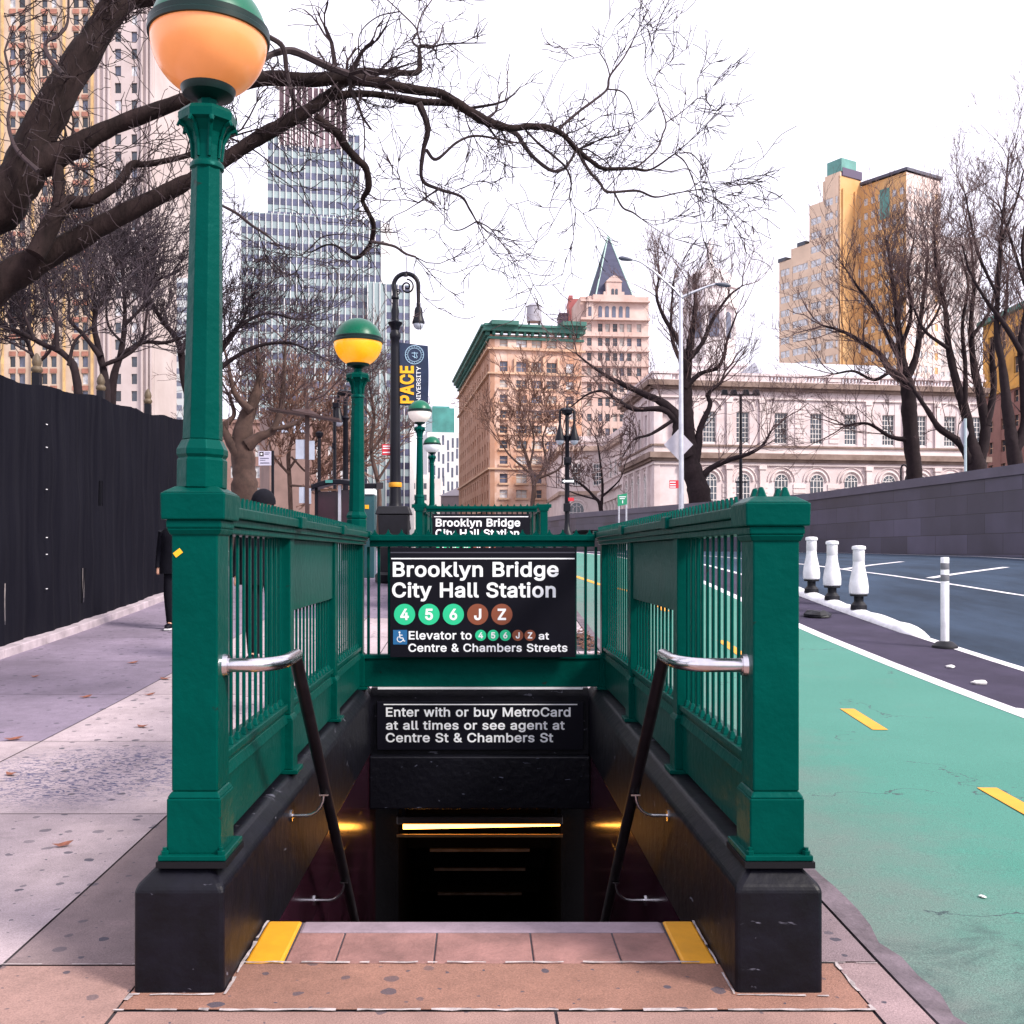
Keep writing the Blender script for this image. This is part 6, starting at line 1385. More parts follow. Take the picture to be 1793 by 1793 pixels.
for a, b, y in zs1:
    ua, ub = f1.L - b, f1.L - a
    rws = [r for r in rows_ if r[1] < zt(y) - 1.5]
    if a < 6: cl = [(ua + .8, ua + 3.6), (ub - 1.5, ub - .7)]
    else: cl = [(ua + .5, ub - .6)]
    grid(f1, mb, cl, rws, ua, ub, 2, zt(y), .3)
    for c0, c1 in cl:
        for r0, r1 in rws:
            if c1 - c0 < 1: W.add(f1, c0, c1, r0, r1, -.15)
            else:
                n = max(2, int((c1 - c0) / 1.5)); s_ = (c1 - c0) / n
                for q_ in range(n): W.add(f1, c0 + q_ * s_ + .1, c0 + (q_ + 1) * s_ - .1, r0, r1, -.15)
                f1.box(mb, c0, c1, r0, r1, -.3, -.22)
obj('wall', mb, ocl, T); mb = MB()
f2.box(mb, 0, f2.L, 2, zt(318), -.3, 0)
for z_ in np.arange(45, 100, 7.2): W.add(f2, f2.L - 1.1, f2.L - .2, z_, z_ + 2.4, .06)
f2.box(mb, .9, 1.5, 2, zt(340), 0, .5); f2.box(mb, 6.0, 6.6, 2, zt(340), 0, .5)
obj('wall', mb, och, T)
In = Ct + tr * 9.0
f3 = Fac(In, In + Vector((.56, -.83)) * 14.6); K = f3.B
f4 = Fac(K, K + tr * 15)
mb = MB(); footprint(mb, [(In.x + .4, In.y + .6), (K.x + .1, K.y + .5), (f4.B.x - .3, f4.B.y), (f4.B.x - 2, f4.B.y + 14), (In.x + 4, In.y + 12)], 2, zt(330)); obj('core', mb, och, T)
mb = MB()
for fc, wd, cmat in ((f3, 1.3, och), (f4, 1.3, pm('pale_pink_brick', (.62, .50, .46), .85, var=.12, vscale=.1))):
    cl = [(u, u + wd) for u in np.arange(1.0, fc.L - 1.6, 2.3)]
    rws = [r for r in rows_ if r[1] < zt(335)]
    mb = MB(); grid(fc, mb, cl, rws, 0, fc.L, 2, zt(328) - (0 if fc is f4 else 0), .35); obj('wall', mb, cmat, T)
    for c0, c1 in cl:
        for r0, r1 in rws: W.add(fc, c0, c1, r0, r1, -.2)
    if fc is f3: mb = MB(); fc.box(mb, 6.3, 9.4, zt(396), zt(345), -.1, .12); obj('stair_window', mb, M['teal'], T)
    mb = MB(); fc.box(mb, -.3, fc.L + .3, zt(326), zt(321), -6, .5); obj('roof_slab', mb, pm('dark_roof', (.06, .06, .09), .6), T)
W.done()
mb = MB(); f1.box(mb, f1.L - 5.6, f1.L - .1, zt(318), zt(310), -7.5, -.4); obj('parapet', mb, ocl, T)
mb = MB(); f1.box(mb, f1.L - 5.0, f1.L + .2, zt(310), zt(287), -6.8, -.6); obj('plant_room', mb, pm('green_cladding', (.09, .26, .23), .5, var=.25, vscale=.3), T)
mb = MB(); f2.box(mb, 1.0, f2.L + .2, zt(317), zt(303), -4, .3); obj('roof_screen', mb, pm('purple_screen', (.07, .05, .10), .6), T)
for a in (12, 19.5): 
    mb = MB(); u = f1.L - a; f1.box(mb, u - 3.6, u - .6, zt(418 if a < 15 else 436), zt(411 if a < 15 else 429), -3, .1); obj('roof_hut', mb, pm('dark_hut', (.05, .06, .08), .6), T)

T = thing('pale_apartment_block', (XP(1670, 340), 340, 2), 'whitish apartment block half hidden by bare trees beside the ochre tower', 'building')
f = Fac((XP(1600, 340), 340), (XP(1716, 342), 342))
pl = pm('off_white_brick', (.60, .54, .54), .85, var=.1, vscale=.2)
z1 = f.z(415, 1665)
mb = MB(); f.box(mb, .2, f.L - .2, 2, z1 - .2, -12, -.4); obj('core', mb, pl, T)
cols = [(u, u + 1.1) for u in np.arange(1, f.L - 1.2, 2.05)]; rows = [(z, z + 1.5) for z in np.arange(30, z1 - 2, 3.6)]
mb = MB(); grid(f, mb, cols, rows, 0, f.L, 2, z1, .35); obj('wall', mb, pl, T)
W = Wins(T, M['glassl'])
for a, b in cols:
    for r0, r1 in rows: W.add(f, a, b, r0, r1, -.2)
W.done()

T = thing('brown_brick_building', (XP(1770, 118), 118, 2), 'dark brown brick building with an ochre upper floor at the edge beyond the wall', 'building')
f = Fac((XP(1721, 128), 128), (XP(1880, 108), 108))
bb = pm('dark_brown_brick', (0.165, 0.075, 0.065), 0.85, var=.3, vscale=.4, col2=(0.24, 0.12, 0.10)); oo = pm('ochre_upper', (0.46, 0.24, 0.05), .85, var=.35, vscale=.3)
zf = lambda y: f.z(y, 1735)
mb = MB(); f.box(mb, 0.1, f.L, 2, zf(566), -12, -.5); obj('core', mb, bb, T)
cols = [(u, u + 1.2) for u in np.arange(1.4, f.L - 1.2, 3.1)]
rl = [(zf(a), zf(b)) for a, b in ((835, 815), (795, 775), (757, 738), (716, 696))]; rh = [(zf(a), zf(b)) for a, b in ((668, 640), (620, 590))]
mb = MB(); grid(f, mb, cols, rl, 0, f.L, 2, zf(690), .45); obj('wall', mb, bb, T)
mb = MB(); grid(f, mb, cols, rh, 0, f.L, zf(690), zf(566), .44); f.box(mb, 0, f.L, zf(694), zf(689), 0, .3); obj('wall', mb, oo, T)
mb = MB(); f.box(mb, -.4, f.L, zf(566), zf(558), -12, .6); obj('cornice', mb, cop, T)
W = Wins(T, M['glass'], trim)
for a, b in cols:
    for r0, r1 in rl + rh: W.add(f, a, b, r0, r1, -.25, .1, (2, 2), .06)
W.done()

# ================================================================ GRANITE WALL AND THE PARK BEHIND IT
mb = MB(); sheet(mb, [6, 14, 20, 40, 80, 140], [62, 70, 80, 95, 120, 160], 1.2)
struct(obj('park_ground', mb, pm('park_earth', (.12, .10, .085), .95, var=.4, vscale=.6)))
GW = thing('granite_wall', (17, 50, 1.5), 'long dark grey granite retaining wall with coursed blocks beside the roadway', 'wall')
gw = brick_mat('granite_blocks', (0.050, 0.046, 0.076), (0.012, 0.010, 0.018), 2.05, 0.74, rough=0.45, var=0.28, msize=0.014, off=.5, nscale=.55, bump=.5)
cap = pm('granite_cap', (0.076, 0.068, 0.100), 0.5, var=.2, vscale=.8)
WL = [(24.0, -12.0), (22.5, 8.0), (20.6, 20.0), (18.6, 36.0), (16.9, 54.0), (13.4, 63.0), (7.3, 80.0), (5.2, 92.0)]
ZT = 4.60
def offs(pts, d):
    out = []
    for i, p in enumerate(pts):
        a, b = Vector(pts[max(0, i - 1)]), Vector(pts[min(len(pts) - 1, i + 1)])
        t = (b - a).normalized(); out.append((p[0] + t.y * d, p[1] - t.x * d))
    return out
def wallstrip(mb, d0, d1, z0f, z1):
    a, b = offs(WL, d0), offs(WL, d1); V, fs = [], []
    for i in range(len(WL)):
        z0 = z0f(WL[i][1])
        V += [(*a[i], z0), (*b[i], z0), (*a[i], z1), (*b[i], z1)]
        if i:
            o_, q_ = 4 * i - 4, 4 * i
            fs += [(o_, q_, q_ + 2, o_ + 2), (o_ + 1, o_ + 3, q_ + 3, q_ + 1), (o_ + 2, q_ + 2, q_ + 3, o_ + 3)]
    fs += [(0, 2, 3, 1), (4 * len(WL) - 4, 4 * len(WL) - 3, 4 * len(WL) - 1, 4 * len(WL) - 2)]
    mb.add(V, fs)
mb = MB(); wallstrip(mb, -.02, .6, lambda y: gz(y) - .3, ZT - .36); obj('blocks', mb, gw, GW)
mb = MB(); wallstrip(mb, -.10, .68, lambda y: ZT - .358, ZT); obj('coping', mb, cap, GW)

# ================================================================ SCREENED FENCE ON THE LEFT
FN = thing('screened_fence', (-5.75, 15, .4), 'tall fence hung with black screen cloth beside the pavement', 'fence')
rf_ = random.Random(12)
mb = MB(); nx, nz = 300, 26; V, fs = [], []
y0f, y1f = 8.0, 22.4
for i in range(nx + 1):
    y = y0f + (y1f - y0f) * i / nx
    zt_ = 3.40 + .055 * (y - 8) + .025 * math.sin(y * 1.3) + .02 * math.sin(y * 3.7)
    e = (y - 21.6) / 1.0
    if e > 0: zt_ -= .55 * e * e
    for j in range(nz + 1):
        q_ = j / nz; z = gz(y) + .10 + (zt_ - gz(y) - .10) * q_
        x = -5.72 + .010 * math.sin(y * 5.1 + 1.5 * math.sin(y * .9)) * (1.1 - q_) + .010 * math.sin(y * 13 + z) + .012 * abs(math.sin(y * 10.8)) ** 6 + .010 * math.sin(z * 3 + y * 2.2) + .006 * math.sin(z * 5.3 - y * 4)
        if e > 0: x -= .9 * e * e
        V.append((x, y, z))
for i in range(nx):
    y = y0f + (y1f - y0f) * i / nx
    for j in range(nz):
        slit = (i in (98, 150, 152, 163, 165, 167, 78, 80, 86, 92) and (2 <= j <= 6 or (i % 3 == 0 and 12 <= j <= 15)))
        if slit and j < 6 and i not in (163, 165, 167): continue
        if i in (163, 165, 167) and 13 <= j <= 15: continue
        a = i * (nz + 1) + j; fs.append((a, a + nz + 1, a + nz + 2, a + 1))
mb.add(V, fs); obj('screen_cloth', mb, M['cloth'], FN, smooth=180)
for y in (9.2, 11.3, 13.86, 16.2, 18.5):
    mb = MB(); mb.box(-5.86, -5.76, y - .05, y + .05, gz(y), 3.56 + .055 * (y - 8)); obj('fence_post', mb, M['iron'], FN)
    mb = MB(); mb.lathe([(.055, 0), (.075, .03), (.075, .06), (.05, .09), (.065, .14), (.05, .2), (.015, .26)], (-5.81, y, 3.56 + .055 * (y - 8)), 12); obj('post_finial', mb, M['gold'], FN, smooth=40)
mb = MB()
for z in (.5, 2.0, 3.0): mb.box(-5.90, -5.86, 8, 20.2, z, z + .05)
for i in range(84): mb.box(-5.89, -5.87, 8.05 + .145 * i, 8.075 + .145 * i, .2, 3.3)
obj('railings', mb, M['iron'], FN)
mb = MB()
for z in (1.05, 1.5, 1.72, 2.35, 2.9, 3.2):
    mb.box(-5.668, -5.660, 13.80, 13.845, z, z + .011)
obj('cable_tie', mb, M['plasticw'], FN)
mb = MB()
for a, b in zip(yr(4, 40, 1.2)[:-1], yr(4, 40, 1.2)[1:]):
    mb.hexa([(-6.0, a, gz(a) - .2), (-5.55, a, gz(a) - .2), (-5.55, b - .01, gz(b) - .2), (-6.0, b - .01, gz(b) - .2), (-6.0, a, gz(a) + .11), (-5.57, a, gz(a) + .10), (-5.57, b - .01, gz(b) + .10), (-6.0, b - .01, gz(b) + .11)])
tag(obj('fence_kerb', mb, pm('pale_kerb', (.36, .30, .33), .85, var=.3, vscale=3, bump=.5, bscale=30), bevel=.012), 'pale low concrete kerb along the foot of the screened fence', 'kerb')

# ================================================================ TREES
def spline(pts, n=6):
    P = [np.array(p, float) for p in pts]
    P = [2 * P[0] - P[1]] + P + [2 * P[-1] - P[-2]]
    out = []
    for i in range(1, len(P) - 2):
        for k in range(n):
            t = k / n
            a, b, c, d = P[i - 1], P[i], P[i + 1], P[i + 2]
            out.append(.5 * ((2 * b) + (c - a) * t + (2 * a - 5 * b + 4 * c - d) * t * t + (3 * b - a - 3 * c + d) * t ** 3))
    out.append(P[-2]); return out
def grow(mb, rn, p, d, L, r, lvl, up=.25, nch=(2, 4), bend=.35, rmin=.004, spread=.75, fall=.64, sides=(6, 5, 4, 3, 3, 3)):
    n = 4; pts = [Vector(p)]; d = Vector(d).normalized()
    for i in range(n):
        d = (d + Vector((rn.gauss(0, 1), rn.gauss(0, 1), rn.gauss(0, 1))) * bend * .5 + Vector((0, 0, up * .3))).normalized()
        pts.append(pts[-1] + d * (L / n))
    rr = [max(rmin, r * (1 - .55 * i / n)) for i in range(n + 1)]
    mb.tube(pts, rr, sides[min(lvl, 5)], caps=False)
    if lvl >= 5 or r < rmin * .5: return
    for i in range(rn.randint(*nch)):
        k = rn.choice([1, 2, 2, 3, 3, 4]); q = pts[k]
        side = d.orthogonal().normalized(); side.rotate(__import__('mathutils').Quaternion(d, rn.uniform(0, 2 * PI)))
        dd = (d + side * rn.uniform(.4, 1.0) * spread).normalized()
        grow(mb, rn, q, dd, L * fall * rn.uniform(.7, 1.2), rr[k] * .66, lvl + 1, up, nch, bend, rmin, spread, fall, sides)
def traced_tree(nm, label, limbs, seed, tm, wm, dens, sub, group=None, trunk=None, up=.25, rmin=.004, cat='tree', lvl0=2, spread=.8, bend=.35, hairs=0, hr=(.12, .45), nch=(2, 4)):
    """limbs: lists of (px, py, width px, Y); sub = (length factor min, max) of side branches in metres"""
    rn = random.Random(seed)
    tk, cr = MB(), MB()
    base = None
    for li, L in enumerate(limbs):
        P = [(*at(x, y, Y), w * Y / F / 2) for x, y, w, Y in L]
        if li == 0: base = P[0]
        S = spline(P)
        big = max(p[3] for p in P) > .030 or li == 0
        mbx = tk if big else cr
        ph = rn.uniform(0, 6)
        mbx.tube([p[:3] for p in S], [max(.003, p[3] * (1 + .045 * math.sin(i_ * 1.1 + ph) + .03 * math.sin(i_ * 2.7 + ph * 2))) for i_, p in enumerate(S)], 14 if big else 6, rough=.13 if big else 0)
        tot = sum((Vector(S[i + 1][:3]) - Vector(S[i][:3])).length for i in range(len(S) - 1))
        for k in range(max(1, int(tot * dens))):
            t = rn.uniform(.12 if li else .5, 1) ** .8 * (len(S) - 1); i = min(int(t), len(S) - 2)
            a, b = Vector(S[i][:3]), Vector(S[i + 1][:3]); p = a.lerp(b, t - i); tg = (b - a).normalized()
            side = tg.orthogonal().normalized(); side.rotate(__import__('mathutils').Quaternion(tg, rn.uniform(0, 2 * PI)))
            r0 = max(rmin, min(S[i][3] * .36, sub[1] * .012))
            grow(cr, rn, p, tg * .8 + side * .9 + Vector((0, 0, up)), rn.uniform(*sub), r0, lvl0, up, nch, bend, rmin, spread)
        e = S[-1]; tg = Vector(S[-1][:3]) - Vector(S[-2][:3])
        if e[3] < .05 or li: 
            for q_ in range(3): grow(cr, rn, e[:3], tg.normalized() + Vector((rn.gauss(0, .4), rn.gauss(0, .4), rn.gauss(0, .4))), sub[1] * .9, max(rmin, e[3] * .75), lvl0, up, nch, bend, rmin, spread)
        if hairs and max(p[3] for p in P) > .03:
            for k in range(int(tot * hairs)):
                t = rn.random() * (len(S) - 1); i = min(int(t), len(S) - 2); p = Vector(S[i][:3])
                tg = (Vector(S[i + 1][:3]) - p).normalized(); side = tg.orthogonal().normalized(); side.rotate(__import__('mathutils').Quaternion(tg, rn.uniform(0, 2 * PI)))
                grow(cr, rn, p + side * S[i][3] * .9, side + tg * rn.uniform(-.6, .9), rn.uniform(*hr), rmin * 1.15, 4, .05, (1, 2), .6, rmin * .8, .9)
    T = thing(nm, (base[0], base[1], gz(base[1])), label, cat, group)
    obj('trunk', tk, tm, T, smooth=70)
    obj('crown', cr, wm, T)
    return T

def W_(Y, *pts): return [(x, y, w, Y + (i * .06)) for i, (x, y, w) in enumerate(pts)]
big = [
    [(-330, 1420, 190, 7.0), (-320, 1000, 165, 7.0), (-280, 640, 150, 7.0), (-170, 440, 120, 7.0), (-40, 380, 95, 7.0), (33, 318, 76, 7.05), (67, 234, 62, 7.1), (134, 117, 54, 7.2), (181, 43, 48, 7.3), (222, -30, 44, 7.4), (250, -120, 36, 7.6)],
    W_(7.4, (190, 30, 30), (235, 2, 26), (300, -8, 20), (380, -40, 14)),
    W_(7.05, (58, 292, 56), (117, 264, 42), (200, 221, 29), (318, 177, 25), (400, 152, 24), (470, 137, 25), (540, 140, 24), (600, 137, 22), (659, 144, 20), (717, 156, 17), (772, 164, 15), (803, 183, 18), (842, 207, 18), (889, 224, 13), (930, 221, 11), (959, 224, 11), (986, 236, 10), (1010, 262, 9), (1035, 282, 8), (1057, 295, 7), (1107, 295, 5.5), (1139, 297, 4), (1182, 269, 3)),
    W_(6.85, (-285, 720, 110), (-200, 635, 96), (-100, 560, 78), (0, 495, 60), (77, 452, 46), (167, 401, 36), (268, 348, 31), (335, 315, 27), (395, 278, 25), (450, 243, 25), (502, 214, 25), (549, 187, 22), (585, 160, 18)),
    W_(6.9, (62, 446, 34), (100, 374, 29), (115, 356, 25), (160, 351, 19), (207, 321, 16), (231, 289, 14), (261, 287, 11), (335, 270, 9), (400, 240, 6)),
    W_(6.95, (102, 368, 22), (104, 330, 20), (100, 296, 22)),
    W_(7.9, (600, 133, 17), (639, 125, 14), (690, 127, 11), (731, 126, 10), (735, 100, 7), (735, 82, 7), (756, 82, 6)),
    W_(8.0, (735, 84, 5), (722, 72, 4), (730, 52, 3), (700, 20, 2.5), (672, -6, 2)),
    W_(8.0, (737, 80, 4), (731, 54, 3.4), (738, 28, 2.5), (760, -6, 2)),
    W_(7.6, (560, 172, 15), (600, 166, 13), (640, 164, 12), (678, 168, 12), (733, 178, 13), (795, 181, 11), (815, 190, 10)),
    W_(7.8, (733, 180, 13), (745, 208, 12), (749, 232, 11), (741, 265, 9), (739, 314, 7), (768, 331, 6), (807, 344, 5), (822, 366, 4), (834, 387, 3)),
    W_(7.9, (768, 331, 4), (750, 343, 3.2), (733, 355, 3)),
    W_(7.9, (746, 262, 6), (764, 279, 6), (799, 250, 5), (830, 238, 4.4), (870, 243, 3.6), (904, 250, 3)),
    W_(8.2, (880, 222, 9), (905, 235, 9), (916, 252, 8), (936, 277, 7), (967, 299, 6), (990, 293, 5), (1010, 262, 5)),
    W_(8.3, (920, 228, 4), (945, 253, 4.4), (975, 278, 4), (991, 294, 4), (1000, 318, 3.4), (997, 345, 2.4)),
    W_(8.4, (980, 224, 6), (1014, 195, 5.4), (1040, 176, 5), (1063, 156, 4.6), (1068, 133, 4), (1092, 101, 3), (1111, 66, 2.2)),
    W_(8.5, (1068, 133, 3), (1062, 112, 2.4), (1050, 92, 2)),
    W_(8.5, (1063, 156, 3), (1088, 160, 2.5), (1103, 178, 2.2), (1112, 212, 1.6)),
    W_(8.5, (1112, 295, 3.6), (1135, 276, 3.4), (1152, 258, 3.2), (1160, 236, 3), (1166, 215, 2.8), (1154, 178, 2), (1148, 150, 1.5)),
    W_(8.6, (1166, 215, 2.4), (1195, 195, 2), (1221, 172, 1.5)),
    W_(8.3, (1012, 266, 6), (1033, 301, 5.6), (1050, 320, 5), (1065, 336, 5), (1115, 334, 4.4), (1147, 345, 3.4), (1185, 338, 2.6), (1221, 332, 2)),
    W_(8.5, (1075, 336, 3.4), (1090, 363, 3.4), (1108, 372, 3), (1123, 383, 2.2)),
    W_(7.35, (552, 205, 16), (575, 222, 15), (592, 234, 15), (605, 256, 14), (624, 278, 13), (641, 296, 12), (645, 329, 11), (635, 350, 8), (645, 372, 8), (654, 394, 9), (650, 423, 8), (637, 442, 7), (622, 452, 6), (606, 443, 4), (590, 431, 3.6), (571, 429, 3.4), (546, 441, 2.4)),
    W_(7.6, (650, 423, 6), (672, 427, 5), (692, 432, 4.6), (710, 444, 4.4), (728, 450, 3.6)),
    W_(7.0, (440, 32, 9), (465, 60, 9), (495, 82, 9), (502, 124, 8), (512, 170, 7)),
    W_(7.1, (462, 102, 12), (485, 92, 12), (515, 90, 13), (569, 114, 13), (610, 130, 12)),
    W_(7.2, (385, 358, 5), (415, 374, 5.4), (440, 394, 5), (470, 414, 3.4), (500, 445, 2)),
    W_(8.5, (1182, 269, 3), (1200, 285, 2.6), (1215, 320, 2.2), (1222, 350, 1.8), (1228, 392, 1.2)),
    W_(8.6, (1190, 268, 2.6), (1212, 270, 2.2), (1235, 300, 1.8), (1250, 345, 1.3)),
    W_(8.4, (1147, 297, 2.6), (1175, 300, 2.2), (1205, 296, 1.6), (1225, 318, 1.2)),
    W_(8.1, (834, 387, 2.6), (858, 400, 2.2), (880, 428, 1.8), (905, 462, 1.2)),
    W_(8.1, (834, 388, 2.6), (808, 402, 2.2), (790, 402, 1.8), (778, 392, 1.4)),
    W_(7.6, (700, 20, 2.4), (660, 30, 2.2), (630, 60, 2), (628, 110, 2)),
    W_(6.8, (67, 300, 10), (28, 260, 7), (14, 210, 6), (22, 160, 5), (8, 90, 4)),
    W_(6.9, (110, 130, 9), (86, 100, 8), (80, 75, 7), (102, 62, 6), (118, 40, 5), (120, -10, 4)),
]
traced_tree('bare_tree', 'great leafless tree whose thick limbs reach over the near lamp and across the sky', big, 5, M['bark'], M['twig'], 2.7, (.16, .50), rmin=.0032, up=.03, hairs=26, lvl0=3, bend=.5)

LT = 'crooked bare trees behind the screened fence'
def small(label, Y, limbs, seed, dens=7.5, sub=(.4, 1.4), tm='bark2', wm='twigdark', group=LT, rmin=.006, **k):
    return traced_tree('bare_tree', label, [W_(Y, *[(a_, b_, c_ * (.86 if Y > 50 else 1)) for a_, b_, c_ in l]) for l in limbs], seed, M[tm], M[wm], dens, sub, group, rmin=rmin, **k)
small('crooked bare tree behind the fence, forking just above the second gold finial', 24, [
    [(188, 900, 17), (186, 700, 15), (183, 659, 13), (175, 621, 12), (165, 571, 9), (167, 537, 8), (153, 481, 5), (150, 440, 3)],
    [(176, 625, 10), (145, 585, 7), (122, 560, 6), (120, 520, 4), (100, 480, 3)], [(168, 545, 6), (190, 510, 5), (200, 470, 4), (225, 440, 3)],
    [(180, 640, 8), (225, 620, 6), (250, 590, 5), (258, 540, 4)]], 21)
small('bare tree behind the fence leaning towards the near lamp post', 26, [
    [(200, 900, 15), (196, 690, 14), (211, 621, 11), (217, 581, 9), (219, 530, 6), (215, 480, 4), (230, 430, 3)],
    [(212, 620, 8), (250, 600, 7), (290, 600, 6), (320, 590, 4)], [(218, 570, 6), (255, 530, 5), (262, 500, 4), (300, 480, 3)], [(214, 600, 5), (190, 570, 4), (185, 520, 3)]], 22)
small('low spreading bare tree behind the fence, under the thickest overhead limb', 20, [
    [(150, 900, 17), (135, 670, 14), (112, 621, 11), (80, 605, 9), (40, 585, 8), (0, 570, 6), (-40, 560, 4)],
    [(100, 615, 8), (98, 560, 7), (84, 520, 5), (80, 470, 3)], [(60, 596, 6), (40, 545, 5), (20, 500, 3)], [(120, 640, 7), (130, 600, 5), (150, 580, 3)]], 23)
small('thin bare tree behind the fence beside the first gold finial', 22, [
    [(75, 900, 12), (66, 660, 10), (56, 621, 8), (45, 590, 6), (30, 540, 4)], [(62, 640, 6), (90, 610, 5), (100, 570, 4)], [(56, 620, 5), (20, 600, 4), (-10, 590, 3)]], 24)
small('dark tangled bare tree hidden partly by the near lamp shaft', 27, [
    [(352, 900, 20), (345, 760, 17), (322, 660, 14), (313, 601, 11), (281, 557, 8), (262, 520, 6), (250, 470, 4)],
    [(345, 700, 12), (380, 650, 9), (440, 610, 7), (500, 600, 5), (540, 612, 3)], [(316, 620, 9), (345, 560, 7), (370, 520, 5), (380, 490, 3)], [(340, 680, 9), (400, 590, 7), (460, 550, 5), (520, 560, 3)], [(370, 640, 6), (420, 570, 5), (440, 520, 3)]], 25, dens=6.5)
small('stout reddish brown bare tree behind the railing with a wide forked trunk', 30, [
    [(432, 985, 50), (430, 880, 46), (427, 820, 42), (424, 770, 36), (430, 735, 28), (445, 700, 20), (455, 660, 12), (450, 610, 7)],
    [(420, 800, 24), (398, 765, 15), (394, 745, 12), (410, 725, 8), (400, 690, 5)], [(432, 780, 24), (455, 765, 17), (478, 752, 13), (492, 715, 10), (497, 660, 7), (500, 600, 4)],
    [(440, 720, 14), (412, 690, 10), (400, 640, 6), (390, 600, 4)], [(478, 752, 8), (520, 740, 6), (550, 700, 4)]], 26, tm='barkred', wm='twig2', dens=4.5, group='bare trees along the pavement')
small('slim bare tree between the lamp with the amber globe and the glass tower', 33, [
    [(662, 960, 9), (664, 860, 8), (650, 790, 7), (655, 730, 6), (648, 680, 4), (640, 640, 3)], [(652, 790, 5), (675, 750, 4), (682, 700, 3)], [(655, 740, 4), (625, 690, 3), (610, 650, 2)], [(662, 840, 5), (690, 790, 4), (690, 740, 3)]], 27, tm='barkred', wm='twig2', dens=5, group='bare trees along the pavement')
small('hazy reddish bare tree between the roofed sign post and the brown block', 40, [
    [(510, 960, 9), (508, 860, 8), (505, 800, 7), (512, 760, 5), (505, 720, 4)], [(507, 820, 5), (530, 790, 4), (560, 770, 3)], [(506, 830, 5), (480, 800, 4), (470, 770, 3)], [(510, 800, 4), (545, 830, 3), (580, 800, 3)], [(508, 850, 4), (560, 850, 3), (600, 820, 3)]], 28, tm='barkred', wm='twigred', dens=6, sub=(.6, 2.0), group='bare trees along the pavement', rmin=.016)
PT = 'bare park trees behind the granite wall'
small('broad bare park tree standing behind the white double armed street light', 67, [
    [(1232, 985, 50), (1225, 872, 46), (1213, 830, 40), (1208, 790, 34), (1203, 740, 28), (1200, 690, 26), (1203, 640, 20), (1212, 580, 13), (1218, 530, 9), (1215, 480, 5)],
    [(1206, 800, 30), (1190, 765, 26), (1185, 730, 22), (1160, 705, 17), (1128, 690, 13), (1095, 675, 11), (1065, 660, 8), (1035, 640, 5), (1010, 620, 3)],
    [(1188, 740, 16), (1160, 717, 12), (1110, 716, 10), (1080, 700, 8), (1058, 685, 6), (1030, 690, 4), (1000, 712, 3)],
    [(1212, 825, 22), (1222, 780, 18), (1226, 750, 13), (1243, 710, 10), (1240, 690, 8), (1262, 670, 6)],
    [(1220, 845, 18), (1245, 820, 13), (1275, 806, 11), (1310, 795, 8), (1335, 780, 6), (1350, 755, 4)],
    [(1203, 650, 13), (1190, 600, 11), (1165, 560, 8), (1150, 520, 6), (1155, 480, 4)], [(1206, 630, 11), (1230, 600, 9), (1248, 560, 7), (1275, 520, 5), (1300, 500, 3)],
    [(1200, 680, 12), (1225, 655, 9), (1260, 640, 7), (1275, 590, 5), (1290, 550, 3)], [(1196, 640, 8), (1178, 600, 7), (1175, 550, 5), (1180, 490, 3)], [(1180, 735, 9), (1140, 760, 6), (1110, 770, 4), (1090, 800, 3)]],
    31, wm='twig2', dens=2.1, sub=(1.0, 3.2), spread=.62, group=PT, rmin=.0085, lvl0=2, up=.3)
small('upright bare park tree beside the small crook lamp, in front of the hall windows', 64, [
    [(1603, 985, 32), (1602, 840, 30), (1596, 780, 30), (1592, 720, 30), (1590, 680, 28), (1580, 640, 20), (1575, 590, 14), (1568, 530, 10), (1560, 470, 6), (1552, 420, 4)],
    [(1592, 672, 20), (1560, 650, 15), (1540, 620, 11), (1510, 600, 9), (1475, 580, 6), (1440, 570, 4)], [(1590, 660, 16), (1605, 620, 13), (1612, 560, 9), (1620, 500, 6), (1625, 440, 4)],
    [(1582, 640, 12), (1555, 590, 9), (1530, 540, 7), (1500, 500, 5), (1480, 470, 3)], [(1578, 610, 9), (1595, 550, 7), (1590, 480, 5), (1600, 420, 3)], [(1594, 770, 12), (1560, 765, 8), (1520, 742, 6), (1480, 745, 4)],
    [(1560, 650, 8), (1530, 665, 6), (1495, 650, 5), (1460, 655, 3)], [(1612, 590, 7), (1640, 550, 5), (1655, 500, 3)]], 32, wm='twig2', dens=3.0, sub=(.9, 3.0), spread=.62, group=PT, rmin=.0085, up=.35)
small('bare park tree with several stems beside the pale blue sign post above the wall', 60, [
    [(1712, 985, 44), (1710, 830, 42), (1700, 770, 22), (1690, 720, 20), (1672, 660, 16), (1660, 600, 13), (1655, 540, 9), (1640, 470, 6), (1635, 400, 4)],
    [(1712, 820, 24), (1725, 760, 20), (1718, 700, 17), (1705, 640, 14), (1700, 570, 10), (1705, 500, 7), (1700, 420, 4)],
    [(1700, 810, 20), (1680, 775, 16), (1645, 750, 13), (1625, 720, 10), (1605, 690, 8), (1590, 670, 6)], [(1728, 745, 15), (1740, 680, 13), (1738, 610, 10), (1760, 550, 7), (1765, 480, 4)],
    [(1690, 715, 10), (1690, 640, 9), (1685, 570, 7), (1695, 500, 5), (1680, 440, 3)], [(1660, 610, 8), (1620, 580, 6), (1600, 540, 4)], [(1702, 590, 8), (1735, 540, 6), (1745, 480, 4)]], 33, wm='twig2', dens=2.3, sub=(.9, 2.8), spread=.62, group=PT, rmin=.0082, up=.35)
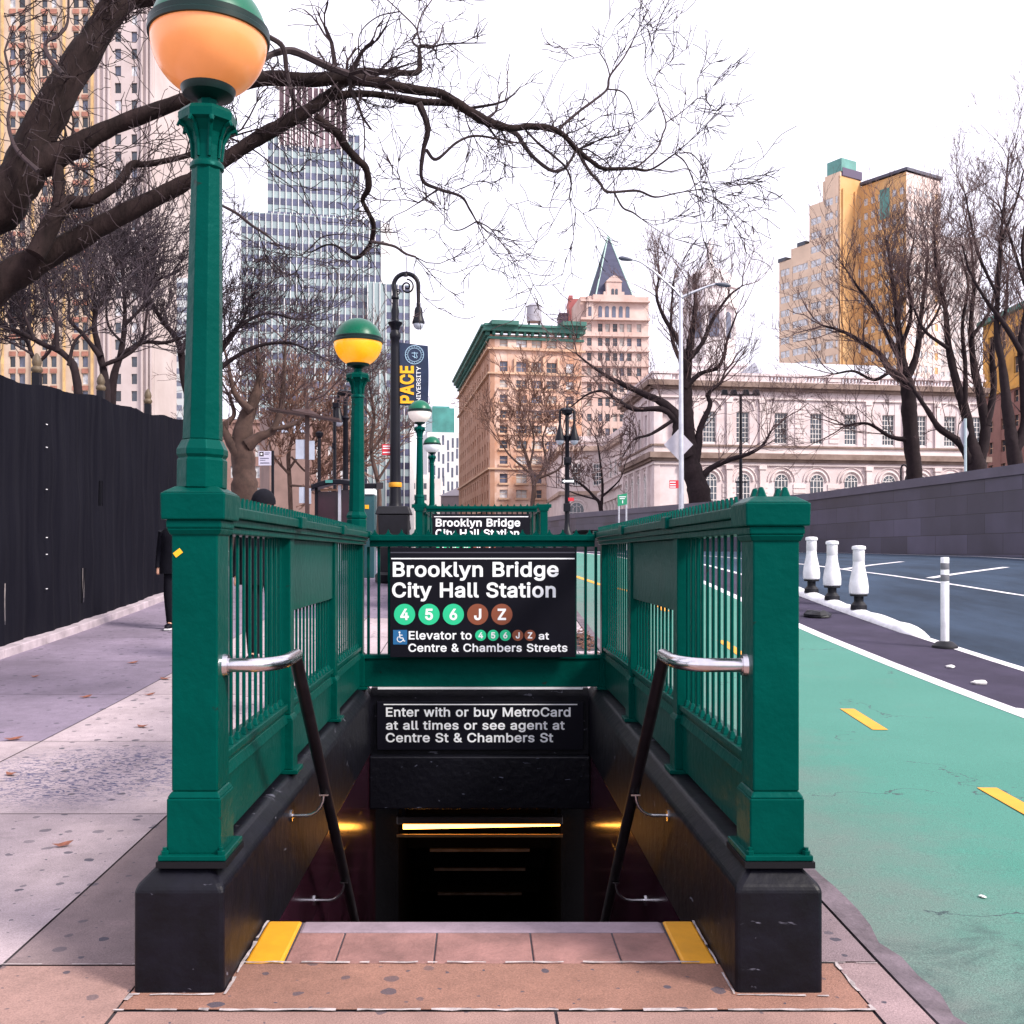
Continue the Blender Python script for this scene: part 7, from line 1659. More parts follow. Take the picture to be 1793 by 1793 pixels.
small('tall bare park tree in front of the dark brown brick building', 55, [
    [(1782, 985, 34), (1778, 815, 32), (1770, 760, 24), (1762, 700, 20), (1755, 640, 15), (1745, 580, 12), (1748, 500, 9), (1752, 420, 7), (1760, 340, 5), (1765, 280, 3)],
    [(1778, 790, 22), (1795, 740, 20), (1793, 660, 18), (1788, 600, 14), (1800, 520, 10), (1790, 440, 7), (1800, 360, 4)], [(1790, 620, 12), (1760, 570, 10), (1730, 530, 7), (1700, 480, 5), (1685, 430, 3)],
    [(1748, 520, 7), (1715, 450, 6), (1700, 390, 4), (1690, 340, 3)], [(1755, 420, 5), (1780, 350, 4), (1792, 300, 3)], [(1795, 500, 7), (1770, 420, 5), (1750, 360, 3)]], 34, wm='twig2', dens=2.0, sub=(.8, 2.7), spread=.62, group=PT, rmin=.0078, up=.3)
small('small bare tree in front of the tan block, its twigs reddish', 120, [
    [(930, 985, 12), (932, 890, 10), (935, 850, 9), (925, 810, 7), (915, 780, 5), (905, 750, 3)], [(934, 850, 7), (955, 810, 6), (950, 770, 4), (960, 740, 3)], [(930, 830, 6), (895, 800, 4), (880, 780, 3)], [(937, 840, 6), (980, 820, 4), (985, 790, 3)], [(928, 815, 5), (935, 770, 4), (925, 730, 3)]], 35, tm='barkred', wm='twigred', dens=.8, sub=(2, 5), group=PT, rmin=.035)
small('small arching bare tree in front of the far wing and its portico', 92, [
    [(1056, 985, 9), (1052, 892, 8), (1040, 870, 6), (1020, 850, 5), (1000, 838, 3)], [(1053, 890, 6), (1055, 850, 5), (1050, 800, 4), (1045, 770, 3)], [(1045, 875, 4), (1010, 865, 3), (985, 855, 2)], [(1054, 870, 5), (1085, 840, 3), (1095, 810, 2)]], 36, wm='twig2', dens=.8, sub=(1.2, 3.2), group=PT, rmin=.026)

# ================================================================ STREET LAMPS AND POLES
def lathe_post(mb, x, y, prof, n=16, ph=0): mb.lathe(prof, (x, y, 0), n, ph)
# bishop's crook with banner
Yc = 22.0
CX = XP(692, Yc); k = Yc / F; zc_ = lambda py: ZP(py, Yc)
T = thing('crook_lamp', (CX, Yc, gz(Yc)), 'black crook street lamp with hanging bell lantern and university banner', 'street lamp')
g0 = gz(Yc)
mb = MB(); lathe_post(mb, CX, Yc, [(.42, g0), (.42, g0 + .15), (.34, g0 + .22), (.30, g0 + .6), (.22, zc_(938)), (.33, zc_(926)), (.31, zc_(912)), (.22, zc_(902)), (.17, zc_(893)), (.125, zc_(880)), (.112, zc_(820)), (.105, zc_(700)), (.092, zc_(610)), (.088, zc_(596)), (.115, zc_(592)), (.115, zc_(585)), (.085, zc_(579)), (.105, zc_(572)), (.15, zc_(567)), (.155, zc_(565)), (.085, zc_(562)), (.072, zc_(556)), (.085, zc_(545)), (.068, zc_(538)), (.060, zc_(525)), (.085, zc_(522)), (.060, zc_(516)), (.055, zc_(508))], 16)
obj('post', mb, M['iron'], T, smooth=35)
mb = MB()
cxo = 711; R_ = 22
pts = [(CX, Yc, zc_(520)), (XP(689.5, Yc), Yc, zc_(500))]
for a in np.linspace(PI, 0, 15): pts.append((XP(cxo + 21.5 * math.cos(a), Yc), Yc, zc_(500 - R_ * math.sin(a) * .95)))
pts += [(XP(732.7, Yc), Yc, zc_(520)), (XP(732.8, Yc), Yc, zc_(540))]
mb.tube(pts, [.052] * 2 + [.047] * 15 + [.040, .038], 10)
mb.lathe([(.02, zc_(476)), (.055, zc_(479)), (.05, zc_(484))], (XP(710, Yc), Yc, 0), 8)
obj('crook_arm', mb, M['iron'], T, smooth=60)
mb = MB(); sp = []
for i in range(40):
    a = PI * .5 - i * .27; r = 15.5 - i * .33
    sp.append((XP(712.5 + r * math.cos(a) * .8, Yc), Yc, zc_(502 - r * math.sin(a) * .85)))
mb.tube(sp, .018, 6)
sp = [(XP(697 + (5.5 - .2 * i) * math.cos(i * .4), Yc), Yc, zc_(512 - (5.5 - .2 * i) * math.sin(i * .4))) for i in range(22)]
mb.tube(sp, .014, 6)
obj('scroll', mb, M['iron'], T, smooth=60)
mb = MB(); lathe_post(mb, XP(732.8, Yc), Yc, [(.03, zc_(529)), (.045, zc_(531)), (.045, zc_(537)), (.07, zc_(539)), (.085, zc_(544)), (.09, zc_(553)), (.12, zc_(561)), (.132, zc_(564)), (.128, zc_(567)), (.10, zc_(567.5))], 20)
ln = obj('lantern', mb, M['iron'], T, smooth=35)
mb = MB(); lathe_post(mb, XP(732.8, Yc), Yc, [(.112 * math.cos(a), zc_(567.2) - .12 * math.sin(a)) for a in np.linspace(1.5, 0, 8)], 20)
obj('lens', mb, pm('clear_lens', (.62, .66, .74), .1, trans=.2), ln, smooth=60)
# banner
B0 = Vector((XP(699, Yc), Yc + .02, zc_(600))); mb = MB(); V, fs = [], []
def bpt(i, j):       # i across 0..1, j down 0..1
    x = XP(699 + i * 50, Yc) + .02 * math.sin(j * 3) * i
    return Vector((x, Yc + .03 + .05 * math.sin(i * 2.6 + j * 2) * i, zc_(599 + 5.5 * i + j * (110 - 2 * i))))
n = 14
for j in range(n + 1):
    for i in range(n + 1): V.append(bpt(i / n, j / n))
for j in range(n):
    for i in range(n): fs.append((j * (n + 1) + i, j * (n + 1) + i + 1, (j + 1) * (n + 1) + i + 1, (j + 1) * (n + 1) + i))
mb.add(V, fs)
BN = tag(obj('banner', mb, M['navy'], smooth=180, origin=B0), 'navy university banner with yellow and white upright lettering on the crook lamp', 'banner')
def onb(mb):          # lay flat lettering on the hanging cloth
    out = []
    for x, y, z in mb.v:
        i = ((x / Yc * F + 840) - 699) / 50; q = bpt(i, max(0, min(1, (970 - (z - H) / Yc * F - 599 - 5.5 * i) / (110 - 2 * i)))); out.append((x, q.y - .012, z))
    mb.v = out
mb = MB(); letters(mb, 'PACE', at(724.5, 706, Yc), EZ, -EX, 25.5 * k, 66 * k, 13); onb(mb); obj('lettering', mb, M['bannery'], BN)
mb = MB(); letters(mb, 'UNIVERSITY', at(736.5, 712, Yc), EZ, -EX, 7.6 * k, 71 * k, 3); onb(mb); obj('lettering', mb, M['white'], BN)
mb = MB(); c_ = at(725.5, 620.5, Yc); disc(mb, c_, EX, EZ, 16.6 * k, 36, 15.6 * k); disc(mb, c_, EX, EZ, 12.2 * k, 36, 11.5 * k)
for i in range(20):
    a = 2 * PI * i / 20; q = c_ + EX * (13.9 * k * math.cos(a)) + EZ * (13.9 * k * math.sin(a)); disc(mb, q, EX, EZ, .75 * k, 5)
for q0, q1 in (((-5, 3), (6, 3)), ((0, 5), (0, -6)), ((-4, -2), (4, -6)), ((3, 1), (5, -5))):
    a, b = c_ + EX * q0[0] * k + EZ * q0[1] * k, c_ + EX * q1[0] * k + EZ * q1[1] * k; d = (b - a).normalized().cross(EY) * .5 * k
    mb.add([a - d, b - d, b + d, a + d], [(0, 1, 2, 3)])
onb(mb); obj('emblem', mb, M['bannerp'], BN)
# street sign and tape on the crook lamp
mb = MB(); mb.box(XP(669, Yc), XP(690, Yc), Yc - .02, Yc, zc_(797), zc_(778))
rs = tag(obj('parking_sign', mb, M['red'], bevel=.003), 'small red parking sign with white lines, mounted on the black crook lamp', 'sign')
mb = MB()
for y, w in ((780.5, 19), (784.5, 12), (791.5, 17)): mb.box(XP(670.5, Yc), XP(670.5 + w, Yc), Yc - .023, Yc - .0205, zc_(y + 1.7), zc_(y))
obj('white_lines', mb, M['white'], rs)
mb = MB(); lathe_post(mb, CX, Yc, [(.134, zc_(853)), (.138, zc_(852)), (.138, zc_(846)), (.134, zc_(845))], 16); tag(obj('warning_tape', mb, M['yline'], smooth=30), 'yellow tape band wrapped on the black crook lamp post', 'tape')
# dark box beside the lamp foot
mb = MB(); mb.frustum(XP(690, 21.2), 21.2, zc_(904), zc_(890), .36, .3, .30, .25); mb.frustum(XP(690, 21.2), 21.2, zc_(1000), zc_(904.5), .27, .25, .30, .28)
tag(obj('litter_bin', mb, M['rubber'], bevel=.02), 'dark lidded street bin at the foot of the crook lamp', 'bin')

def twin_or_single(px, Y, topy, label, arms):
    g = gz(Y); x = XP(px, Y); k = Y / F
    T = thing('lantern_post', (x, Y, g), label, 'street lamp')
    mb = MB(); lathe_post(mb, x, Y, [(.30, g), (.28, g + .8), (.15, g + 1.0), (.11, g + 1.3), (.09, ZP(topy + 60, Y)), (.14, ZP(topy + 56, Y)), (.08, ZP(topy + 52, Y)), (.085, ZP(topy + 20, Y)), (.22, ZP(topy + 16, Y)), (.25, ZP(topy + 10, Y)), (.06, ZP(topy + 6, Y)), (.03, ZP(topy, Y))], 14); obj('post', mb, M['iron'], T, smooth=35)
    for d in arms:
        mb = MB(); pts = [(x, Y, ZP(topy + 12, Y))]
        for a in np.linspace(0, 1, 8): pts.append((x + d * k * 12.5 * a, Y, ZP(topy + 12 - 4 * math.sin(a * PI), Y)))
        pts.append((x + d * k * 12.5, Y, ZP(topy + 34, Y))); mb.tube(pts, .055, 8); obj('arm', mb, M['iron'], T, smooth=60)
        mb = MB(); lathe_post(mb, x + d * k * 12.5, Y, [(.05, ZP(topy + 34, Y)), (.08, ZP(topy + 40, Y)), (.14, ZP(topy + 50, Y)), (.22, ZP(topy + 61, Y)), (.22, ZP(topy + 63, Y)), (.17, ZP(topy + 63.5, Y))][::-1], 14); l = obj('lantern', mb, M['iron'], T, smooth=35)
        mb = MB(); lathe_post(mb, x + d * k * 12.5, Y, [(.02, ZP(topy + 71, Y)), (.13, ZP(topy + 69, Y)), (.19, ZP(topy + 63.5, Y))], 14); obj('lens', mb, pm('lantern_lens', (.5, .54, .62), .2), l, smooth=60)
    return T
twin_or_single(993, 45, 708, 'black twin lantern post in front of the far hall wing', (-1, 1))
twin_or_single(605, 38, 676, 'black single lantern post behind the bus shelter', (-1,))
Ys = 44.9
mb = MB(); mb.box(XP(987, Ys), XP(1000, Ys), Ys - .2, Ys, ZP(814, Ys), ZP(801, Ys)); mb.box(XP(990, Ys), XP(997, Ys), Ys - .35, Ys - .2, ZP(812, Ys), ZP(803, Ys)); tag(obj('signal_box', mb, M['iron'], bevel=.02), 'black traffic signal box on the twin lantern post', 'signal')
mb = MB(); mb.box(XP(982, Ys), XP(1005, Ys), Ys - .36, Ys - .33, ZP(848, Ys), ZP(839, Ys)); ow = tag(obj('one_way_sign', mb, M['iron']), 'narrow black one way sign with a white arrow on the twin lantern post', 'sign')
mb = MB(); yy = Ys - .364
mb.add([(XP(a, Ys), yy, ZP(b, Ys)) for a, b in ((983, 843.5), (988, 840.4), (988, 842), (1003.5, 841.4), (1003.5, 845.6), (988, 845), (988, 846.6))], [(0, 6, 5, 4, 3, 2, 1)]); obj('arrow', mb, M['white'], ow)
mb = MB(); mb.box(XP(994, Ys), XP(1004, Ys), Ys - .3, Ys - .27, ZP(878, Ys), ZP(872, Ys)); tag(obj('red_sign', mb, M['red']), 'tiny red sign low on the twin lantern post', 'sign')
mb = MB(); mb.box(XP(986, Ys), XP(998, Ys), Ys - .3, Ys - .1, ZP(896, Ys), ZP(882, Ys)); tag(obj('walk_signal', mb, M['iron'], bevel=.02), 'black pedestrian signal under the tiny red sign', 'signal')

# white double armed street light
Yk = 35.0; xk = XP(1193, Yk)
T = thing('street_light', (xk, Yk, gz(Yk)), 'tall white metal street light with two unequal curved arms', 'street light')
mb = MB(); mb.tube([(xk, Yk, gz(Yk)), (xk, Yk, ZP(870, Yk)), (xk - .02, Yk, ZP(514, Yk))], [.10, .088, .060], 14); obj('pole', mb, M['galv'], T, smooth=60)
mb = MB(); mb.tube([at(x, y, Yk) for x, y in ((1192, 520), (1182, 508), (1160, 488), (1140, 471), (1122, 459), (1112, 455.5), (1104, 454))], [.045, .04, .036, .034, .03, .03, .03], 10); obj('arm', mb, M['galv'], T, smooth=60)
mb = MB(); mb.tube([at(x, y, Yk) for x, y in ((1193, 521), (1215, 511), (1240, 501), (1254, 497))], [.045, .04, .034, .03], 10); obj('arm', mb, M['galv'], T, smooth=60)
for x0, x1, y0, y1 in ((1107, 1083, 455, 451.5), (1252, 1279, 497, 500)):
    mb = MB(); a, b = at(x0, y0, Yk), at(x1, y1, Yk); mb.tube([a, a.lerp(b, .3), a.lerp(b, .75), b], [.035, .065, .08, .04], 8); obj('lamp_head', mb, pm('dark_lamp_head', (.06, .07, .10), .5), T, smooth=40)
Yd = 34.6
mb = MB(); c_ = at(1188, 778.5, Yd + .6); r = 26 * Yd / F
mb.add([c_ + EX * r, c_ + EZ * r * 1.05, c_ - EX * r, c_ - EZ * r * 1.05, c_ + EX * r + EY * .02, c_ + EZ * r * 1.05 + EY * .02, c_ - EX * r + EY * .02, c_ - EZ * r * 1.05 + EY * .02], [(0, 1, 2, 3), (7, 6, 5, 4), (0, 4, 5, 1), (1, 5, 6, 2), (2, 6, 7, 3), (3, 7, 4, 0)])
tag(obj('diamond_sign', mb, M['signback']), 'blank back of a large diamond road sign on the white street light pole', 'sign')
mb = MB(); mb.box(XP(1172, Yd), XP(1188, Yd), Yd - .02, Yd, ZP(855, Yd), ZP(841, Yd)); rs = tag(obj('parking_sign', mb, M['red'], bevel=.004), 'red and white regulation sign on the white street light pole', 'sign')
mb = MB()
for y in (843.5, 848, 852): mb.box(XP(1172.8, Yd), XP(1183, Yd), Yd - .023, Yd - .0205, ZP(y + 1.6, Yd), ZP(y, Yd))
obj('white_lines', mb, M['white'], rs)
Yh = 60.0
T = thing('direction_sign_post', (XP(1090, Yh), Yh, gz(Yh)), 'green highway sign on two posts before the hall portico', 'sign')
for x in (1084, 1097):
    mb = MB(); mb.tube([(XP(x, Yh), Yh + .05, gz(Yh)), (XP(x, Yh), Yh + .05, ZP(866, Yh))], .05, 8); obj('post', mb, M['galv'], T)
mb = MB(); a = (XP(1081.5, Yh), Yh); mb.hexa([(*a, ZP(886.5, Yh)), (XP(1098, Yh), Yh, ZP(883, Yh)), (XP(1098, Yh), Yh + .04, ZP(883, Yh)), (a[0], Yh + .04, ZP(886.5, Yh)), (*a, ZP(867, Yh)), (XP(1098, Yh), Yh, ZP(863.5, Yh)), (XP(1098, Yh), Yh + .04, ZP(863.5, Yh)), (a[0], Yh + .04, ZP(867, Yh))]); pn = obj('sign_panel', mb, M['hwygreen'], T)
mb = MB()
for x0, x1, y0, y1 in ((1084, 1096, 869.3, 870.6), (1085, 1094, 872.5, 873.8), (1089.4, 1090.8, 876, 881.5)): mb.box(XP(x0, Yh), XP(x1, Yh), Yh - .012, Yh - .004, ZP(y1, Yh), ZP(y0, Yh))
obj('white_legend', mb, M['white'], pn)

# floodlight pole
Yf = 72.0; xf = XP(1297, Yf); gf = gz(Yf) + 1.1
T = thing('floodlight_pole', (xf, Yf, gf), 'thin black pole with a crossbar of four floodlights before the hall', 'floodlight')
mb = MB(); mb.tube([(xf, Yf, gf), (xf, Yf, ZP(690, Yf))], [.13, .09], 10); obj('pole', mb, M['iron'], T, smooth=60)
mb = MB(); mb.box(XP(1276, Yf), XP(1330, Yf), Yf - .06, Yf + .06, ZP(693, Yf), ZP(690.5, Yf)); obj('crossbar', mb, M['iron'], T)
for x in (1268, 1284, 1305, 1323):
    mb = MB(); c_ = at(x, 687, Yf); mb.frustum(c_.x, c_.y - .1, c_.z - .2, c_.z + .16, .22, .2, .16, .15); obj('floodlight', mb, M['iron'], T, bevel=.02)
mb = MB(); mb.box(XP(1287, Yf), XP(1308, Yf), Yf - .08, Yf - .02, ZP(845.5, Yf), ZP(843, Yf)); obj('bracket', mb, M['iron'], T)
# small crook lamp and sign behind the wall
Yb = 66.0; k = Yb / F
T = thing('crook_lamp', (XP(1577, Yb), Yb, gz(Yb) + 1.1), 'small black crook lamp peeping over the granite wall beside a trunk', 'street lamp')
mb = MB(); mb.tube([(XP(1577.5, Yb), Yb, gz(Yb) + 1.1)] + [at(1577.5, 838, Yb), at(1577.5, 822, Yb)] + [at(1583 - 5.5 * math.cos(a), 822 - 8 * math.sin(a), Yb) for a in np.linspace(.2, PI, 9)] + [at(1588.5, 834, Yb)], .055, 8); obj('crook_arm', mb, M['iron'], T, smooth=60)
mb = MB(); lathe_post(mb, XP(1588.5, Yb), Yb, [(.17, ZP(840, Yb)), (.12, ZP(835, Yb)), (.05, ZP(831, Yb))], 10); obj('lantern', mb, M['iron'], T)
Yg = 58.0
T = thing('road_sign_post', (XP(1690, Yg), Yg, gz(Yg)), 'pale grey diamond sign seen from behind on a pale post above the wall', 'sign')
mb = MB(); mb.tube([(XP(1690, Yg), Yg - .05, gz(Yg)), (XP(1689.5, Yg), Yg - .05, ZP(733, Yg))], .075, 8); obj('post', mb, pm('pale_blue_post', (.42, .52, .56), .5), T)
mb = MB(); c_ = at(1687.5, 758, Yg); r = 12 * Yg / F
mb.add([c_ + EX * r * .75, c_ + EZ * r * 2, c_ - EX * r * .75, c_ - EZ * r * 2, c_ + EX * r * .75 + EY * .03, c_ + EZ * r * 2 + EY * .03, c_ - EX * r * .75 + EY * .03, c_ - EZ * r * 2 + EY * .03], [(0, 1, 2, 3), (7, 6, 5, 4), (0, 4, 5, 1), (1, 5, 6, 2), (2, 6, 7, 3), (3, 7, 4, 0)]); obj('sign_panel', mb, M['signback'], T)

# ---- bus stop things at left
Yp = 24.0; k = Yp / F
T = thing('bus_stop_sign', (XP(478, Yp), Yp, gz(Yp)), 'white bus stop notice with a dark star square on a slim dark post', 'sign')
mb = MB(); mb.tube([(XP(477.5, Yp), Yp, gz(Yp)), (XP(477.5, Yp), Yp, ZP(789, Yp))], .034, 10); obj('post', mb, M['iron'], T, smooth=60)
mb = MB(); mb.box(XP(453, Yp), XP(475.5, Yp), Yp - .02, Yp, ZP(815, Yp), ZP(790, Yp)); pn = obj('sign_panel', mb, pm('pale_lilac_sign', (.60, .58, .70), .5), T)
mb = MB(); mb.box(XP(454.5, Yp), XP(462, Yp), Yp - .025, Yp - .0205, ZP(799, Yp), ZP(791.3, Yp)); sq = obj('dark_square', mb, M['maroonp'], pn)
mb = MB(); c_ = at(458.2, 795.2, Yp) - EY * .028; st_ = [c_ + EX * (r_ * k * math.sin(a)) + EZ * (r_ * k * math.cos(a)) for i, a in enumerate(np.linspace(0, 2 * PI, 11)[:-1]) for r_ in [2.9 if i % 2 == 0 else 1.2]]
mb.add([c_] + st_, [(0, 1 + (i + 1) % 10, 1 + i) for i in range(10)]); obj('star', mb, M['white'], sq)
mb = MB()
for x0, x1, y0, y1 in ((464, 473, 792.5, 793.6), (464, 471, 795, 796), (455.5, 471, 802, 803.2), (455.5, 465, 805.5, 806.5), (456, 472, 810, 811.5)): mb.box(XP(x0, Yp), XP(x1, Yp), Yp - .024, Yp - .0205, ZP(y1, Yp), ZP(y0, Yp))
obj('printed_lines', mb, pm('sign_ink', (.06, .05, .12), .6), pn)

Yw = 28.0; k = Yw / F
T = thing('roofed_sign_post', (XP(538, Yw), Yw, gz(Yw)), 'brown steel post with a tilted little gabled roof bar and hung notice boards', 'sign post')
mb = MB(); mb.box(XP(534.5, Yw), XP(541.5, Yw), Yw - .05, Yw + .05, gz(Yw), ZP(712, Yw)); mb.frustum(XP(538, Yw), Yw, ZP(712, Yw), ZP(694, Yw), .035, .035, .008, .008); obj('post', mb, M['brownpost'], T)
mb = MB()
a, b, m_ = at(471, 716, Yw), at(596, 736, Yw), at(538, 725, Yw)
mb.hexa([a - EZ * .03 - EY * .3, b - EZ * .03 - EY * .3, b - EZ * .03 + EY * .3, a - EZ * .03 + EY * .3, a + EZ * .02 - EY * .3, b + EZ * .02 - EY * .3, b + EZ * .02 + EY * .3, a + EZ * .02 + EY * .3])
p0, p1, p2 = at(512, 720, Yw), at(564, 730, Yw), at(538, 714, Yw)
mb.add([p0 - EY * .25, p1 - EY * .25, p2, p0 + EY * .25, p1 + EY * .25], [(0, 1, 2), (1, 4, 2), (4, 3, 2), (3, 0, 2)]); obj('roof_bar', mb, M['brownpost'], T)
for x0, x1, y0, y1 in ((518, 534, 770, 804), (541.5, 551, 772, 805), (524, 534, 853, 881), (541.5, 545, 855, 882)):
    mb = MB(); mb.box(XP(x0, Yw), XP(x1, Yw), Yw - .03, Yw, ZP(y1, Yw), ZP(y0, Yw)); obj('notice_board', mb, pm('pale_board', (.40, .44, .54), .4, var=.1, vscale=4), T)
Yo = 46.0
T = thing('booth', (XP(505, Yo), Yo, gz(Yo)), 'brown booth with pale windows under its eaves, behind the roofed sign post', 'kiosk')
f = Fac((XP(472, Yo), Yo), (XP(540, Yo), Yo + .6))
mb = MB(); f.box(mb, 0, f.L, gz(Yo), f.z(724, 505), -3, 0); f.pbox(mb, 470, 543, 719, 724, -3.2, .3); obj('body', mb, pm('brown_booth', (.20, .125, .11), .7, var=.2, vscale=1), T)
for x0, x1 in ((477, 490), (493, 519), (523, 537)):
    mb = MB(); f.pbox(mb, x0, x1, 728, 758, -.05, .03); obj('window', mb, pm('booth_glass', (.42, .47, .60), .2, var=.15, vscale=1), T)
# bus shelter
Yt = 25.0; gt = gz(Yt); k = Yt / F
T = thing('bus_shelter', (XP(600, Yt), Yt, gt), 'dark bus shelter with curved black roof and maroon side panels', 'bus shelter')
mb = MB(); V, fs = [], []
for i in range(17):
    q_ = i / 16; x = XP(546 + 114 * q_, Yt); z = ZP(852 - 12.5 * math.sin(PI * min(1, q_ * 1.25 + .03)) ** .7 * (1 if q_ < .8 else 1) if q_ < .78 else 847, Yt)
    for yy, dz in ((Yt - .1, 0), (Yt + 1.6, .12), (Yt + 1.6, .0), (Yt - .1, -.12)): V.append((x, yy, z + dz))
    if i: o_, n_ = 4 * i - 4, 4 * i; fs += [(o_ + a_, n_ + a_, n_ + (a_ + 1) % 4, o_ + (a_ + 1) % 4) for a_ in range(4)]
fs += [(3, 2, 1, 0), (64, 65, 66, 67)]
mb.add(V, fs); obj('roof', mb, M['iron'], T, bevel=.02)
mb = MB(); mb.box(XP(571, Yt), XP(583.5, Yt), Yt - .13, Yt - .105, ZP(846, Yt), ZP(841, Yt)); obj('roof_plate', mb, M['teal'], T)
for x0, x1, y0 in ((554, 592, 860), (597, 614, 857), (616, 632, 857)):
    mb = MB(); mb.box(XP(x0, Yt), XP(x1, Yt), Yt + .1, Yt + .18, gt + .25, ZP(y0, Yt)); obj('panel', mb, M['maroonp'], T, bevel=.01)
for x in (553, 594, 633, 650):
    mb = MB(); mb.box(XP(x, Yt) - .035, XP(x, Yt) + .035, Yt + .05, Yt + .15, gt, ZP(849, Yt)); obj('post', mb, M['galv'] if x == 594 else M['iron'], T)
mb = MB(); mb.box(XP(560, Yt), XP(588, Yt), Yt + .09, Yt + .16, ZP(859, Yt), ZP(855.5, Yt)); obj('lit_strip', mb, pm('amber_plate', (.3, .15, .08), .5), T)
Yn = 23.0
T = thing('payphone_kiosk', (XP(646, Yn), Yn, gz(Yn)), 'narrow dark teal street kiosk with a white header and yellow sticker, behind the amber lamp', 'kiosk')
mb = MB(); mb.box(XP(636, Yn), XP(655, Yn), Yn, Yn + .5, gz(Yn), ZP(866, Yn)); obj('body', mb, pm('dark_teal', (.012, .07, .085), .3, var=.2, vscale=2), T, bevel=.01)
mb = MB(); mb.box(XP(635, Yn), XP(655.5, Yn), Yn - .03, Yn + .5, ZP(865.5, Yn), ZP(856, Yn)); obj('header', mb, M['white'], T)
mb = MB(); mb.box(XP(638, Yn), XP(646, Yn), Yn - .012, Yn - .002, ZP(891, Yn), ZP(884, Yn)); obj('sticker', mb, M['bannery'], T)
for px, Y, ty, lab in ((586, 36, 706, 'slim dark pole with a camera box beside the single lantern post'), (559, 38, 758, 'slim dark park lamp pole with a flared head beside the roofed sign post')):
    T = thing('pole', (XP(px, Y), Y, gz(Y)), lab, 'pole'); mb = MB(); mb.tube([(XP(px, Y), Y, gz(Y)), (XP(px, Y), Y, ZP(ty + 8, Y))], .06, 8); obj('shaft', mb, M['iron'], T, smooth=60)
    mb = MB()
    if px == 586: mb.box(XP(px - 3, Y), XP(px + 8, Y), Y - .12, Y + .1, ZP(ty + 8, Y), ZP(ty, Y)); mb.box(XP(px - 4, Y), XP(px + 2, Y), Y - .1, Y + .1, ZP(ty + 80, Y), ZP(ty + 70, Y))
    else: mb.lathe([(.05, ZP(ty + 10, Y)), (.12, ZP(ty + 6, Y)), (.15, ZP(ty, Y)), (.05, ZP(ty - 3, Y))], (XP(px, Y), Y, 0), 10)
    obj('head', mb, M['iron'], T, bevel=.01)
# dark van glimpsed between lamp foot and kiosk
# ================================================================ ROADSIDE: delineators, flexible post, debris
def barrier(loc, label):
    T = thing('delineator_post', loc, label, 'bollard', 'white paddle posts along the lane divider')
    b = MB(); b.lathe([(.13, -.04), (.125, .03), (.075, .09), (.075, .17), (.135, .175), (.135, .215), (.12, .22)], loc, 24); obj('foot', b, M['rubber'], T, smooth=35)
    b = MB(); b.lathe([(.125, .20), (.150, .225), (.154, .33), (.138, .45), (.103, .62), (.092, .70), (.092, .93), (.110, .935), (.112, .965), (.102, .99), (.04, 1.0)], loc, 28); obj('paddle', b, M['plasticw'], T, smooth=40)
    b = MB(); b.lathe([(.0928, .74), (.0935, .742), (.0935, .90), (.0928, .902)], loc, 28); obj('reflective_band', b, pm('white_sheeting', (.60, .60, .62), .35), T, smooth=40)
    return T
for x, y, l in ((6.17, 19.65, 'white bottle shaped lane post first of three from the green gate post'), (6.17, 18.5, 'white bottle shaped lane post, middle of the three'), (6.17, 17.2, 'white bottle shaped lane post at the divider end facing the striped flexible post')):
    barrier((x, y, gz(y) + .07), l)
mb = MB(); V, fs = [], []
Ls = np.arange(14.6, 24.0, .1)
for i, y in enumerate(Ls):
    h = .085 + .025 * abs(math.sin((y - 14.6) * 2.75)); h *= min(1, (y - 14.55) / .7); w = .17 * min(1, .35 + (y - 14.6) / .7)
    for q_ in range(9):
        a = PI * q_ / 8; V.append((6.17 + w * math.cos(a), y, gz(y) - .055 + h * math.sin(a)))
    if i: fs += [((i - 1) * 9 + q_, i * 9 + q_, i * 9 + q_ + 1, (i - 1) * 9 + q_ + 1) for q_ in range(8)]
mb.add(V, fs); tag(obj('lane_divider', mb, M['plasticw'], smooth=60), 'low humped white plastic divider under the white bottle posts', 'lane divider')
x, y = 6.0, 13.63
T = thing('flexible_post', (x, y, gz(y) - .05), 'slim white flexible post with two grey bands on a black foot', 'bollard')
b = MB(); b.lathe([(.16, -.055), (.155, -.03), (.10, .02), (.055, .03)], (x, y, gz(y)), 20); obj('foot', b, M['rubber'], T, smooth=35)
b = MB(); b.lathe([(.052, .03), (.052, 1.10), (.045, 1.11), (.01, 1.112)], (x, y, gz(y)), 20); obj('tube', b, M['plasticw'], T, smooth=40)
for z in (.80, .95):
    b = MB(); b.lathe([(.053, z), (.0535, z + .002), (.0535, z + .083), (.053, z + .085)], (x, y, gz(y)), 20); obj('grey_band', b, M['bandgrey'], T, smooth=40)
rd = random.Random(2)
def chunk(nm, x, y, s, m, lab, cat, group=None, dz=-.05, flat=.5):
    b = MB(); n = 8; V, fs = [], []
    for j, (r, z) in enumerate(((.9, 0), (1, .4), (.6, .9))):
        for i in range(n):
            a = 2 * PI * i / n; q_ = r * rd.uniform(.7, 1.2); V.append((x + s[0] * q_ * math.cos(a), y + s[1] * q_ * math.sin(a), gz(y) + dz + s[2] * (z + rd.uniform(-.1, .15) * (j > 0))))
    for j in range(2): fs += [(j * n + i, j * n + (i + 1) % n, (j + 1) * n + (i + 1) % n, (j + 1) * n + i) for i in range(n)]
    fs.append(tuple(range(2 * n, 3 * n))); b.add(V, fs)
    return tag(obj(nm, b, m, origin=(x, y, gz(y))), lab, cat, group)
